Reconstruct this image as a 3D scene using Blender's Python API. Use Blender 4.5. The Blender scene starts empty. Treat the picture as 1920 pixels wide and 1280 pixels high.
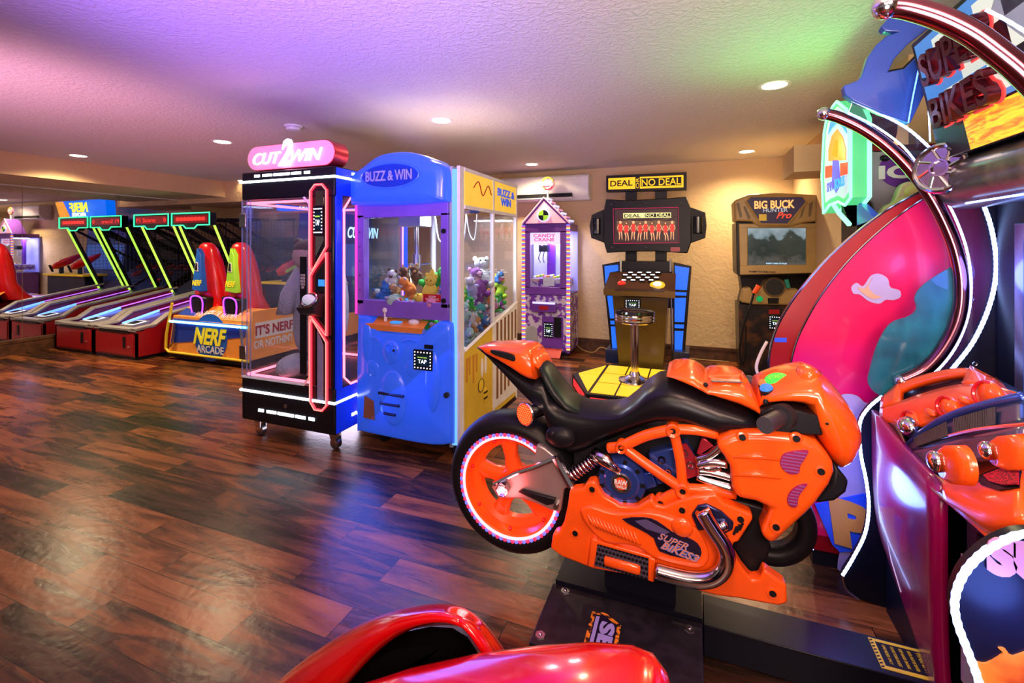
import bpy, math, random
from mathutils import Vector, Matrix
C = bpy.context.scene.collection
SC = bpy.context.scene
PI = math.pi
random.seed(7)

# ---------------------------------------------------------------- camera
YAW = math.radians(21.1)
CS, SN = math.cos(YAW), math.sin(YAW)
FPX, HZ, CH = 870.0, 462.0, 1.40            # focal length in px of the 1920 frame, horizon row, eye height
cam = bpy.data.cameras.new('camera')
cam.sensor_width = 36
cam.lens = FPX / 1920 * 36
cam.shift_y = -(640 - HZ) / 1920
cam.clip_start = 0.02
camo = bpy.data.objects.new('camera', cam); C.objects.link(camo)
camo.location = (0, 0, CH); camo.rotation_euler = (PI/2, 0, YAW)
SC.camera = camo
SC.view_settings.view_transform = 'Standard'
SC.view_settings.look = 'None'
SC.view_settings.gamma = 1
SC.view_settings.exposure = 0.12
SC.view_settings.use_curve_mapping = False

# ---------------------------------------------------------------- world: faint light of the rest of the hall
w = bpy.data.worlds.new('world'); SC.world = w; w.use_nodes = True
w.node_tree.nodes['Background'].inputs[0].default_value = (0.62, 0.52, 0.50, 1)
w.node_tree.nodes['Background'].inputs[1].default_value = 0.28

def light(name, kind, loc, col, power, size=0.1, target=None, angle=None, blend=0.6):
    l = bpy.data.lights.new(name, kind)
    l.color = col; l.energy = power
    if kind == 'AREA': l.shape = 'DISK'; l.size = size
    else: l.shadow_soft_size = size
    if kind == 'SPOT': l.spot_size = math.radians(angle); l.spot_blend = blend
    o = bpy.data.objects.new(name, l); C.objects.link(o); o.location = loc
    if target is not None:
        o.rotation_euler = (Vector(target) - Vector(loc)).to_track_quat('-Z', 'Y').to_euler()
    return o
# violet, magenta: machines behind and beside the camera; rose and warm lamps: added fill
light('violet_machine_glow', 'SPOT', (-1.35, -0.1, 1.1), (0.32, 0.16, 1.0), 620, 0.4, (-1.7, 1.7, 2.45), 74, 1.0)
light('magenta_machine_glow', 'SPOT', (-3.3, 0.2, 1.0), (1.0, 0.42, 0.72), 380, 0.4, (-4.5, 2.2, 2.45), 72, 1.0)
light('rose_ceiling_fill', 'SPOT', (0.05, -0.5, 1.0), (1.0, 0.80, 0.74), 300, 0.4, (0.2, 1.8, 2.45), 88, 1.0)  # added pinkish uplight without a source, lifts the ceiling centre
light('green_neon_glow', 'SPOT', (0.62, 2.95, 1.60), (0.14, 1.0, 0.16), 19, 0.10, (0.60, 2.55, 2.45), 140, 1.0)
light('front_warm_fill', 'AREA', (-0.5, -1.4, 2.2), (1.0, 0.74, 0.55), 32, 1.2, (0.0, 2.2, 0.6))  # added flat warm fill from behind the camera, mainly for the bike
light('dash_fill', 'AREA', (0.15, 0.75, 2.3), (1.0, 0.55, 0.42), 16, 0.4, (0.8, 1.5, 0.8))  # added lamp above the dash to brighten its orange covers
light('orange_bike_fill', 'AREA', (0.75, -0.7, 2.1), (1.0, 0.62, 0.50), 50, 0.8, (0.5, 1.8, 0.7))  # added fill from front right for the bike's orange fairing

# ---------------------------------------------------------------- picture ray -> points in the room
def ray(px, py):
    a = (px - 960) / FPX; b = (HZ - py) / FPX
    return Vector((CS*a - SN, SN*a + CS, b))
def YP(px, py, y):
    d = ray(px, py); return Vector((0, 0, CH)) + d * (y / d.y)
def XP(px, py, x):
    d = ray(px, py); return Vector((0, 0, CH)) + d * (x / d.x)
def ZP(px, py, z):
    d = ray(px, py); return Vector((0, 0, CH)) + d * ((z - CH) / d.z)

# ---------------------------------------------------------------- materials
M = {}
def mat(name, col, rough=0.5, metal=0.0, emit=None, es=0.0, coat=0.0, bump=None, spec=None, var=None):
    m = bpy.data.materials.new(name); m.use_nodes = True
    nt = m.node_tree; b = nt.nodes['Principled BSDF']
    c = tuple(col) + (1,)
    b.inputs['Base Color'].default_value = c
    b.inputs['Roughness'].default_value = rough
    b.inputs['Metallic'].default_value = metal
    if coat: b.inputs['Coat Weight'].default_value = coat; b.inputs['Coat Roughness'].default_value = 0.06
    if spec is not None: b.inputs['Specular IOR Level'].default_value = spec
    if emit is not None:
        b.inputs['Emission Color'].default_value = tuple(emit) + (1,)
        b.inputs['Emission Strength'].default_value = es
    tc = nt.nodes.new('ShaderNodeTexCoord')
    if bump:
        sc, st, ds = bump
        n = nt.nodes.new('ShaderNodeTexNoise'); n.inputs['Scale'].default_value = sc; n.inputs['Detail'].default_value = 4
        bp = nt.nodes.new('ShaderNodeBump'); bp.inputs['Strength'].default_value = st; bp.inputs['Distance'].default_value = ds
        nt.links.new(tc.outputs['Object'], n.inputs['Vector'])
        nt.links.new(n.outputs['Fac'], bp.inputs['Height']); nt.links.new(bp.outputs['Normal'], b.inputs['Normal'])
    sc, c2, lo, hi = var if var else (9.0, tuple(x*0.88 for x in col), 0.4, 0.7)
    n = nt.nodes.new('ShaderNodeTexNoise'); n.inputs['Scale'].default_value = sc; n.inputs['Detail'].default_value = 3
    r = nt.nodes.new('ShaderNodeValToRGB')
    r.color_ramp.elements[0].position = lo; r.color_ramp.elements[0].color = c
    r.color_ramp.elements[1].position = hi; r.color_ramp.elements[1].color = tuple(c2) + (1,)
    nt.links.new(tc.outputs['Object'], n.inputs['Vector']); nt.links.new(n.outputs['Fac'], r.inputs['Fac'])
    nt.links.new(r.outputs['Color'], b.inputs['Base Color'])
    M[name] = m; return m
def glass(name, tint=(0.93, 0.95, 1.0), refl=1.0, haze=0.0, hazecol=(0.6, 0.7, 0.9)):
    m = bpy.data.materials.new(name); m.use_nodes = True; nt = m.node_tree; nt.nodes.clear()
    out = nt.nodes.new('ShaderNodeOutputMaterial'); t = nt.nodes.new('ShaderNodeBsdfTransparent'); t.inputs[0].default_value = tint + (1,)
    g = nt.nodes.new('ShaderNodeBsdfGlossy'); g.inputs['Roughness'].default_value = 0.03
    lw = nt.nodes.new('ShaderNodeLayerWeight'); lw.inputs[0].default_value = 0.5
    pw = nt.nodes.new('ShaderNodeMath'); pw.operation = 'POWER'; pw.inputs[1].default_value = 4
    nt.links.new(lw.outputs['Facing'], pw.inputs[0])
    mu = nt.nodes.new('ShaderNodeMath'); mu.operation = 'MULTIPLY_ADD'; mu.inputs[1].default_value = 0.6*refl; mu.inputs[2].default_value = 0.025*refl
    nt.links.new(pw.outputs[0], mu.inputs[0])
    mx = nt.nodes.new('ShaderNodeMixShader'); nt.links.new(mu.outputs[0], mx.inputs[0])
    nt.links.new(t.outputs[0], mx.inputs[1]); nt.links.new(g.outputs[0], mx.inputs[2])
    last = mx
    if haze:
        d = nt.nodes.new('ShaderNodeBsdfDiffuse'); d.inputs[0].default_value = hazecol + (1,)
        no = nt.nodes.new('ShaderNodeTexNoise'); no.inputs['Scale'].default_value = 5; no.inputs['Detail'].default_value = 6
        mr = nt.nodes.new('ShaderNodeMapRange'); mr.inputs[1].default_value = 0.35; mr.inputs[2].default_value = 0.8
        mr.inputs[3].default_value = haze*0.5; mr.inputs[4].default_value = haze*1.5
        nt.links.new(no.outputs['Fac'], mr.inputs[0])
        m2 = nt.nodes.new('ShaderNodeMixShader'); nt.links.new(mr.outputs[0], m2.inputs[0])
        nt.links.new(mx.outputs[0], m2.inputs[1]); nt.links.new(d.outputs[0], m2.inputs[2]); last = m2
    nt.links.new(last.outputs[0], out.inputs[0]); M[name] = m; return m
def glow(name, col, s, body=None):
    return mat(name, body or tuple(0.04+0.25*x for x in col), 0.4, 0, col, s, spec=0.25)

mat('black', (0.009, 0.009, 0.012), 0.38, spec=0.22)
mat('black_gloss', (0.006, 0.006, 0.009), 0.15, coat=0.25, spec=0.3)
mat('rubber', (0.006, 0.006, 0.008), 0.42, spec=0.25)
mat('charcoal', (0.02, 0.02, 0.024), 0.5, spec=0.3)
mat('navy', (0.01, 0.018, 0.07), 0.3)
mat('chrome', (0.72, 0.70, 0.74), 0.12, 1.0)
mat('dark_chrome', (0.46, 0.43, 0.45), 0.2, 1.0)
mat('blue_chrome', (0.06, 0.13, 0.62), 0.2, 0.7)
mat('red_chrome', (0.62, 0.04, 0.08), 0.22, 0.7)
mat('steel', (0.45, 0.46, 0.48), 0.3, 1.0)
mat('orange_plastic', (1.0, 0.115, 0.008), 0.22, coat=0.5)
mat('red_plastic', (0.62, 0.004, 0.010), 0.25, coat=0.5)
mat('red_gloss', (0.60, 0.001, 0.004), 0.16, coat=0.5)
mat('red_paint', (0.40, 0.006, 0.012), 0.35)
mat('white', (0.78, 0.78, 0.78), 0.4)
mat('ac_white', (0.80, 0.80, 0.80), 0.4)
mat('grey', (0.35, 0.35, 0.36), 0.5)
mat('blue_plastic', (0.03, 0.12, 0.95), 0.28, emit=(0.02, 0.14, 1.0), es=0.30, coat=0.4)  # slight emission stands in for blue light on the claw machine plastic
mat('blue_matt', (0.03, 0.12, 0.95), 0.3)
mat('blue_panel', (0.01, 0.05, 0.85), 0.25, emit=(0.0, 0.03, 1.0), es=0.18)  # faint emission puts the blue light on the prize cabinet's side into the skin
mat('yellow', (0.85, 0.62, 0.03), 0.4)
mat('orange_art', (0.95, 0.32, 0.04), 0.4)
mat('purple', (0.13, 0.02, 0.33), 0.35)
mat('purple_frame', (0.20, 0.10, 0.55), 0.3)
mat('tan_plastic', (0.42, 0.27, 0.09), 0.42)
mat('wood_trim', (0.11, 0.045, 0.02), 0.4, var=(14, (0.06, 0.025, 0.012), 0.4, 0.6))
glow('white_led', (0.80, 0.88, 1.0), 6.0)
glow('blue_white_led', (0.34, 0.48, 1.0), 5.5)
glow('led_dot', (0.85, 0.88, 1.0), 1.6)
glow('red_neon', (1.0, 0.02, 0.04), 2.6)
glow('red_neon_core', (1.0, 0.20, 0.16), 2.0)
glow('pink_neon', (1.0, 0.16, 0.22), 3.5)
glow('green_neon', (0.04, 1.0, 0.40), 1.6)
glow('lime_neon', (0.50, 0.85, 0.08), 1.3)
glow('mint_neon', (0.18, 1.0, 0.40), 2.6)
glow('blue_neon', (0.10, 0.25, 1.0), 3.2)
glow('cyan_neon', (0.25, 0.8, 1.0), 3.5)
glow('blue_lightbox', (0.0, 0.14, 1.0), 1.0)
glow('yellow_lightbox', (1.0, 0.52, 0.0), 1.1)
glow('red_lightbox', (1.0, 0.02, 0.03), 0.9)
glow('warm_lamp', (1.0, 0.86, 0.62), 9.0)
glow('red_led', (1.0, 0.03, 0.02), 1.6, (0.2, 0, 0))
glow('purple_neon', (0.42, 0.05, 1.0), 2.2)
glass('glass'); glass('hazy_glass', haze=0.03); glass('edge_glass', (0.75, 0.85, 1.0), 1.6, 0.30, (0.55, 0.65, 1.0))
glass('acrylic', (0.62, 0.60, 0.72), 0.8, 0.03, (0.2, 0.3, 0.5))

# ---------------------------------------------------------------- objects
def wloc(o):
    v = Vector((0, 0, 0))
    while o is not None: v = v + Vector(o.location); o = o.parent
    return v
def tag(o, label=None, cat=None, group=None, kind=None):
    if label: o['label'] = label
    if cat: o['category'] = cat
    if group: o['group'] = group
    if kind: o['kind'] = kind
    return o
def thing(name, label, cat, loc=(0, 0, 0), group=None):
    o = bpy.data.objects.new(name, None); C.objects.link(o); o.empty_display_size = 0.1
    o.location = loc
    return tag(o, label, cat, group)
def copy_tree(o, parent=None):
    c = o.copy(); C.objects.link(c)
    if parent is not None: c.parent = parent
    for ch in list(o.children): copy_tree(ch, c)
    return c
def frame_of(d):
    d = Vector(d).normalized()
    a = Vector((0, 0, 1)) if abs(d.z) < 0.9 else Vector((1, 0, 0))
    u = d.cross(a).normalized(); v = d.cross(u).normalized()
    return d, u, v

class MB:
    def __init__(s): s.v = []; s.f = []; s.mi = []; s.m = 0
    def add(s, vs, fs):
        k = len(s.v); s.v += [Vector(p) for p in vs]
        for f in fs: s.f.append([i + k for i in f]); s.mi.append(s.m)
        return s
    def box(s, x0, y0, z0, x1, y1, z1):
        return s.add([(x0,y0,z0),(x1,y0,z0),(x1,y1,z0),(x0,y1,z0),(x0,y0,z1),(x1,y0,z1),(x1,y1,z1),(x0,y1,z1)],
                     [(0,3,2,1),(4,5,6,7),(0,1,5,4),(1,2,6,5),(2,3,7,6),(3,0,4,7)])
    def prism(s, pts, off):
        pts = [Vector(p) for p in pts]; off = Vector(off); n = len(pts)
        nn = Vector((0, 0, 0))
        for i in range(n): nn += pts[i].cross(pts[(i+1) % n])
        if nn.dot(off) > 0: pts = pts[::-1]
        return s.add(pts + [p + off for p in pts],
                     [tuple(range(n)), tuple(range(2*n-1, n-1, -1))] + [(i, (i+n), (i+1) % n + n, (i+1) % n) for i in range(n)])
    def py(s, pts, y0, y1):     # polygon given as (x, z), between two y
        return s.prism([(p[0], y0, p[-1]) for p in pts], (0, y1-y0, 0))
    def px(s, pts, x0, x1):     # polygon given as (y, z)
        return s.prism([(x0, p[0], p[-1]) for p in pts], (x1-x0, 0, 0))
    def pz(s, pts, z0, z1):
        return s.prism([(p[0], p[1], z0) for p in pts], (0, 0, z1-z0))
    def ringf(s, rings, closed=False, caps=True):
        n = len(rings[0]); k = len(rings); vs = [p for r in rings for p in r]; fs = []
        for j in range(k if closed else k-1):
            a, b = j*n, ((j+1) % k)*n
            for i in range(n): fs.append((a+i, a+(i+1) % n, b+(i+1) % n, b+i))
        if caps and not closed: fs += [tuple(range(n-1, -1, -1)), tuple(range((k-1)*n, k*n))]
        return s.add(vs, fs)
    def tube(s, path, r, n=8, closed=False):
        path = [Vector(p) for p in path]; k = len(path); rings = []; u = None
        for i, p in enumerate(path):
            a = path[(i-1) % k] if (closed or i > 0) else p; b = path[(i+1) % k] if (closed or i < k-1) else p
            d = (b - a).normalized()
            if u is None: _, u, _ = frame_of(d)
            u = (u - d*u.dot(d)).normalized(); v = d.cross(u)
            rr = r[i] if isinstance(r, (list, tuple)) else r
            rings.append([p + (u*math.cos(t) + v*math.sin(t))*rr for t in [2*PI*q/n for q in range(n)]])
        return s.ringf(rings, closed)
    def cyl(s, p0, p1, r0, r1=None, n=20):
        return s.tube([p0, p1], [r0, r0 if r1 is None else r1], n)
    def lathe(s, c, prof, axis=(0, 0, 1), n=24):
        d, u, v = frame_of(axis); c = Vector(c)
        hol = prof[0][0] > 0.005 and prof[-1][0] > 0.005 and len(prof) > 3
        if hol and prof[0] == prof[-1]: prof = prof[:-1]
        return s.ringf([[c + d*h + (u*math.cos(t) + v*math.sin(t))*r for t in [2*PI*q/n for q in range(n)]] for r, h in prof], hol)
    def torus(s, c, axis, R, r, n=40, k=8, squash=1):
        d, u, v = frame_of(axis); c = Vector(c)
        rings = []
        for i in range(n):
            t = 2*PI*i/n; e = u*math.cos(t) + v*math.sin(t)
            rings.append([c + e*(R + r*math.cos(q)) + d*r*squash*math.sin(q) for q in [2*PI*j/k for j in range(k)]])
        return s.ringf(rings, True)
    def sph(s, c, r, n=12, k=8, rot=None):
        if not isinstance(r, (tuple, list)): r = (r, r, r)
        c = Vector(c); rings = []
        for i in range(1, k):
            a = PI*i/k
            rings.append([Vector((math.sin(a)*math.cos(2*PI*j/n)*r[0], math.sin(a)*math.sin(2*PI*j/n)*r[1], -math.cos(a)*r[2])) for j in range(n)])
        vs = [p for g in rings for p in g] + [Vector((0, 0, -r[2])), Vector((0, 0, r[2]))]
        if rot is not None: vs = [rot @ p for p in vs]
        fs = []
        for j in range(k-2):
            for i in range(n): fs.append((j*n+i, j*n+(i+1) % n, (j+1)*n+(i+1) % n, (j+1)*n+i))
        b, t = (k-1)*n, (k-1)*n+1
        for i in range(n): fs += [(b, (i+1) % n, i), (t, (k-2)*n+i, (k-2)*n+(i+1) % n)]
        return s.add([c + p for p in vs], fs)
    def loft(s, secs, n=20, e=2.4):
        # secs: (centre point, half width vector, half height vector)
        rings = []
        for c, a, b in secs:
            c = Vector(c); a = Vector(a); b = Vector(b); g = []
            for i in range(n):
                t = 2*PI*i/n; co, si = math.cos(t), math.sin(t)
                g.append(c + a*(math.copysign(abs(co)**(2/e), co)) + b*(math.copysign(abs(si)**(2/e), si)))
            rings.append(g)
        return s.ringf(rings)
    def build(s, name, m, parent=None, bevel=0, seg=2, smooth=35, sub=0, label=None):
        o0 = wloc(parent) if parent is not None else Vector((0, 0, 0))
        me = bpy.data.meshes.new(name); me.from_pydata([p - o0 for p in s.v], [], s.f)
        mm = m if isinstance(m, (list, tuple)) else [m]
        for x in mm: me.materials.append(M[x] if isinstance(x, str) else x)
        me.polygons.foreach_set('material_index', s.mi)
        me.validate(); me.update()
        if smooth:
            me.shade_smooth()
            if smooth < 180: me.set_sharp_from_angle(angle=math.radians(smooth))
        o = bpy.data.objects.new(name, me); C.objects.link(o)
        if parent is not None: o.parent = parent
        if bevel:
            b = o.modifiers.new('bevel', 'BEVEL'); b.width = bevel; b.segments = seg; b.limit_method = 'ANGLE'; b.angle_limit = math.radians(40)
            b.use_clamp_overlap = True
        if sub:
            b = o.modifiers.new('sub', 'SUBSURF'); b.levels = sub; b.render_levels = sub
        if label: o['label'] = label
        return o
def smoothpath(pts, k=6, closed=False):
    pts = [Vector(p) for p in pts]; n = len(pts); out = []
    for i in range(n if closed else n-1):
        p0 = pts[(i-1) % n] if (closed or i > 0) else pts[i]; p1 = pts[i]; p2 = pts[(i+1) % n]
        p3 = pts[(i+2) % n] if (closed or i+2 < n) else p2
        for j in range(k):
            t = j/k
            out.append(0.5*((2*p1) + (p2-p0)*t + (2*p0-5*p1+4*p2-p3)*t*t + (3*p1-p0-3*p2+p3)*t**3))
    if not closed: out.append(pts[-1])
    return out
def patch(rows, name, m, par, thick=0.02, sub=1, smooth=180):
    # rows of world points -> thin solid curved sheet
    mb = MB(); n = len(rows[0]); mb.add([p for r in rows for p in r], [(j*n+i, j*n+i+1, (j+1)*n+i+1, (j+1)*n+i) for j in range(len(rows)-1) for i in range(n-1)])
    o = mb.build(name, m, par, smooth=smooth)
    s = o.modifiers.new('sub', 'SUBSURF'); s.levels = sub+1; s.render_levels = sub+1; s.boundary_smooth = 'PRESERVE_CORNERS'
    t = o.modifiers.new('solid', 'SOLIDIFY'); t.thickness = thick; t.offset = 0
    return o
def text(s, name, c, right, up, w_, h_, m, parent, depth=0.004, shear=0.0, bold=0.0, spacing=1.0, label=None):
    cu = bpy.data.curves.new('t', 'FONT'); cu.body = s; cu.resolution_u = 3; cu.extrude = 0.05; cu.shear = shear; cu.offset = bold
    cu.space_character = spacing; cu.align_x = 'CENTER'; cu.space_line = 0.85
    ob = bpy.data.objects.new('t', cu); C.objects.link(ob)
    dg = bpy.context.evaluated_depsgraph_get(); me = bpy.data.meshes.new_from_object(ob.evaluated_get(dg))
    bpy.data.objects.remove(ob); bpy.data.curves.remove(cu)
    xs = [v.co.x for v in me.vertices]; ys = [v.co.y for v in me.vertices]
    x0, x1, y0, y1 = min(xs), max(xs), min(ys), max(ys)
    right = Vector(right).normalized(); up = Vector(up).normalized(); nn = right.cross(up)
    o0 = wloc(parent); c = Vector(c)
    for v in me.vertices:
        v.co = c - o0 + right*((v.co.x-x0)/(x1-x0)-0.5)*w_ + up*((v.co.y-y0)/(y1-y0)-0.5)*h_ + nn*(depth if v.co.z > 0 else 0)
    me.materials.clear(); me.materials.append(M[m]); me.name = name
    o = bpy.data.objects.new(name, me); C.objects.link(o); o.parent = parent
    if label: o['label'] = label
    return o
XR, ZU = (1, 0, 0), (0, 0, 1)
# ================================================================ the room
def plank_floor():
    m = bpy.data.materials.new('plank_floor'); m.use_nodes = True; nt = m.node_tree; b = nt.nodes['Principled BSDF']
    N = nt.nodes.new; L = nt.links.new
    tc = N('ShaderNodeTexCoord')
    mp = N('ShaderNodeMapping'); L(tc.outputs['Object'], mp.inputs[0]); mp.inputs['Location'].default_value = (0.3, 0.06, 0)
    br = N('ShaderNodeTexBrick'); L(mp.outputs[0], br.inputs['Vector'])
    br.inputs['Scale'].default_value = 1.0; br.inputs['Brick Width'].default_value = 0.92; br.inputs['Row Height'].default_value = 0.152
    br.inputs['Mortar Size'].default_value = 0.0016; br.inputs['Mortar Smooth'].default_value = 0.1
    br.offset = 0.37; br.offset_frequency = 2; br.squash = 1
    br.inputs['Color1'].default_value = (0, 0, 0, 1); br.inputs['Color2'].default_value = (1, 1, 1, 1); br.inputs['Mortar'].default_value = (0.5, 0.5, 0.5, 1)
    # grain stretched along the plank, shifted per plank
    add = N('ShaderNodeVectorMath'); add.operation = 'MULTIPLY_ADD'
    L(br.outputs['Color'], add.inputs[0]); add.inputs[1].default_value = (13, 7, 5)
    sc = N('ShaderNodeVectorMath'); sc.operation = 'MULTIPLY'; sc.inputs[1].default_value = (1.3, 9.0, 1); L(mp.outputs[0], sc.inputs[0])
    L(sc.outputs[0], add.inputs[2])
    n1 = N('ShaderNodeTexNoise'); n1.inputs['Scale'].default_value = 1.3; n1.inputs['Detail'].default_value = 8; n1.inputs['Roughness'].default_value = 0.62; n1.inputs['Distortion'].default_value = 1.1
    L(add.outputs[0], n1.inputs['Vector'])
    mixf = N('ShaderNodeMath'); mixf.operation = 'MULTIPLY_ADD'; mixf.inputs[1].default_value = 0.30
    L(br.outputs['Color'], mixf.inputs[0]); 
    sub = N('ShaderNodeMath'); sub.operation = 'SUBTRACT'; sub.inputs[1].default_value = 0.15; L(n1.outputs['Fac'], sub.inputs[0]); L(sub.outputs[0], mixf.inputs[2])
    r = N('ShaderNodeValToRGB'); e = r.color_ramp.elements
    e[0].position = 0.31; e[0].color = (0.014, 0.006, 0.003, 1)
    e[1].position = 0.76; e[1].color = (0.33, 0.105, 0.028, 1)
    x = e.new(0.46); x.color = (0.060, 0.021, 0.009, 1)
    x = e.new(0.6); x.color = (0.20, 0.058, 0.013, 1)
    L(mixf.outputs[0], r.inputs[0])
    mo = N('ShaderNodeMixRGB'); mo.blend_type = 'MIX'; L(br.outputs['Fac'], mo.inputs[0]); L(r.outputs[0], mo.inputs[1]); mo.inputs[2].default_value = (0.006, 0.003, 0.002, 1)
    L(mo.outputs[0], b.inputs['Base Color'])
    b.inputs['Roughness'].default_value = 0.26; b.inputs['Specular IOR Level'].default_value = 0.32
    n2 = N('ShaderNodeTexNoise'); n2.inputs['Scale'].default_value = 26; L(tc.outputs['Object'], n2.inputs['Vector'])
    mr = N('ShaderNodeMapRange'); mr.inputs[3].default_value = 0.20; mr.inputs[4].default_value = 0.36; L(n1.outputs['Fac'], mr.inputs[0]); L(mr.outputs[0], b.inputs['Roughness'])
    bp = N('ShaderNodeBump'); bp.inputs['Strength'].default_value = 0.12; bp.inputs['Distance'].default_value = 0.01
    L(n2.outputs['Fac'], bp.inputs['Height']); L(bp.outputs[0], b.inputs['Normal'])
    return m
def plaster(name, col, sc, st, rough=0.75):
    m = bpy.data.materials.new(name); m.use_nodes = True; nt = m.node_tree; b = nt.nodes['Principled BSDF']; N = nt.nodes.new; L = nt.links.new
    tc = N('ShaderNodeTexCoord'); b.inputs['Base Color'].default_value = col + (1,); b.inputs['Roughness'].default_value = rough
    n = N('ShaderNodeTexNoise'); n.inputs['Scale'].default_value = sc; n.inputs['Detail'].default_value = 5; n.inputs['Distortion'].default_value = 0.8
    L(tc.outputs['Object'], n.inputs['Vector'])
    r = N('ShaderNodeValToRGB'); r.color_ramp.elements[0].position = 0.42; r.color_ramp.elements[1].position = 0.62; L(n.outputs['Fac'], r.inputs[0])
    bp = N('ShaderNodeBump'); bp.inputs['Strength'].default_value = st; bp.inputs['Distance'].default_value = 0.006
    L(r.outputs[0], bp.inputs['Height']); L(bp.outputs[0], b.inputs['Normal'])
    return m
M['floor'] = plank_floor(); M['ceiling'] = plaster('ceiling_plaster', (0.68, 0.64, 0.61), 38, 0.5); M['wall'] = plaster('wall_plaster', (0.62, 0.45, 0.25), 16, 0.35)
mirror = mat('mirror', (0.80, 0.82, 0.84), 0.015, 1.0)
CZ = 2.45; XL = -8.2; YB = 6.24; XR1 = 1.11
def struct(mb, name, m, **k):
    o = mb.build(name, m, **k); o['kind'] = 'structure'; return o
struct(MB().box(-8.4, -3.2, -0.08, 3.4, YB+0.1, 0), 'floor', 'floor', smooth=0)
struct(MB().box(-8.4, -3.2, CZ, 3.4, YB+0.1, CZ+0.1), 'ceiling', 'ceiling', smooth=0)
struct(MB().box(-8.4, YB, 0, XR1+0.15, YB+0.12, CZ), 'wall_back', 'wall', smooth=0)
struct(MB().box(-8.4, -3.2, 0, XL-0.02, YB, CZ), 'wall_left', 'wall', smooth=0)
struct(MB().box(XR1, 3.15, 0, XR1+0.15, YB, CZ), 'wall_right', 'wall', smooth=0)
struct(MB().box(XR1+0.15, 3.15, 0, 3.4, 3.3, CZ), 'wall_alcove', 'wall', smooth=0)
struct(MB().box(3.3, -3.2, 0, 3.4, 3.15, CZ), 'wall_far_right', 'wall', smooth=0)
# soffits
struct(MB().box(XL, -3.0, 2.20, -7.05, 5.35, CZ).box(XL, 5.35, 2.12, -6.55, YB, CZ), 'trim_1', 'wall', smooth=0)
struct(MB().box(0.80, 4.45, 2.02, XR1, 4.95, 2.24), 'trim_2', 'wall', smooth=0)
# mirror panes on the left wall
for i, (a, b) in enumerate(((-3.0, 0.03), (0.035, 1.15), (1.155, 2.26), (2.265, 3.37), (3.375, 4.475), (4.48, 5.58))):
    struct(MB().box(XL-0.02, a, 0.20, XL, b, 2.19), 'window_%d' % (i+1), 'mirror', smooth=0, label='tall mirror pane on the left wall')
struct(MB().px([(-3.0, 2.185), (5.58, 2.185), (5.58, 2.2), (-3.0, 2.2)], XL, XL+0.012), 'trim_3', 'ac_white', smooth=0)
def board(mb): return mb
struct(MB().box(XL, -3.0, 0, XL+0.022, 5.6, 0.15).box(XL, -3.0, 0.15, XL+0.03, 5.6, 0.185), 'baseboard_left', 'wood_trim', smooth=0)
struct(MB().box(XL, YB-0.02, 0, XR1, YB, 0.13).box(XL, YB-0.028, 0.13, XR1, YB, 0.16), 'baseboard_back', 'wood_trim', smooth=0)
struct(MB().box(XR1-0.02, 3.15, 0, XR1, YB-0.03, 0.15), 'baseboard_right', 'wood_trim', smooth=0)
# ceiling lamps
LAMPS = [(147, 292, 'leftmost round recessed ceiling light, above the ball alleys', 2.4), (417, 266, 'round recessed ceiling light left of the sign-topped glass prize cabinet', 1.3),
         (827, 226, 'round recessed ceiling light above the blue claw machine', 1), (997, 308, 'smallest recessed ceiling light, near the air conditioner', 1.4),
         (1452, 160, 'largest recessed ceiling light, nearest on the right', 1), (1400, 284, 'recessed ceiling light in front of the hunting cabinet', 1.4),
         (456, 339, 'recessed ceiling light at far left edge of the glass prize cabinet sign', 0.5)]
for px_, py_, lab, k in LAMPS:
    p = ZP(px_, py_, CZ)
    t = thing('ceiling_light', lab, 'ceiling light', (p.x, p.y, CZ), 'recessed ceiling lights')
    MB().lathe((p.x, p.y, CZ), [(0.074, -0.001), (0.095, -0.004), (0.098, 0.0), (0.074, 0.01)], n=32).build('trim_ring', 'white', t)
    MB().lathe((p.x, p.y, CZ), [(0.001, -0.003), (0.073, -0.003), (0.073, 0.004), (0.001, 0.004)], n=32).build('diffuser', 'warm_lamp', t)
    l = light('ceiling_light_beam', 'SPOT', (p.x, p.y, CZ-0.02), (1.0, 0.74, 0.42), 120*k, 0.07, (p.x, p.y, 0), 150, 0.8)
p = ZP(550, 236, CZ)
t = thing('smoke_detector', 'round white smoke detector on the ceiling', 'smoke detector', (p.x, p.y, CZ))
MB().lathe((p.x, p.y, CZ), [(0.075, 0), (0.075, -0.012), (0.062, -0.02), (0.055, -0.038), (0.03, -0.045), (0.001, -0.045)], n=28).build('housing', 'white', t)
MB().lathe((p.x, p.y, CZ), [(0.066, -0.014), (0.067, -0.02), (0.062, -0.02)], n=28).build('vent_ring', 'grey', t)
# air conditioner
p0 = YP(942, 326, 6.05); p1 = YP(1105, 352, 6.05); AX0, AX1 = p0.x - 0.02, YP(1105, 350, 6.05).x
ac = thing('air_conditioner', 'white wall-mounted air conditioner above the candy crane', 'air conditioner', (AX0, 6.05, 2.02))
prof = [(YB, 2.02), (6.10, 2.02), (6.03, 2.08), (6.0, 2.14), (5.99, 2.32), (6.02, 2.35), (YB, 2.36)]
MB().prism([(AX0, y, z) for y, z in prof], (AX1-AX0, 0, 0)).build('housing', 'ac_white', ac, bevel=0.012)
MB().box(AX0+0.05, 6.0, 2.065, AX1-0.22, 6.06, 2.11).build('air_outlet', 'black', ac)
MB().prism([(AX0+0.05, 5.985, 2.045), (AX0+0.05, 5.992, 2.052), (AX0+0.05, 6.045, 2.035), (AX0+0.05, 6.04, 2.028)], (AX1-AX0-0.27, 0, 0)).build('louver', 'ac_white', ac)
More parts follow.
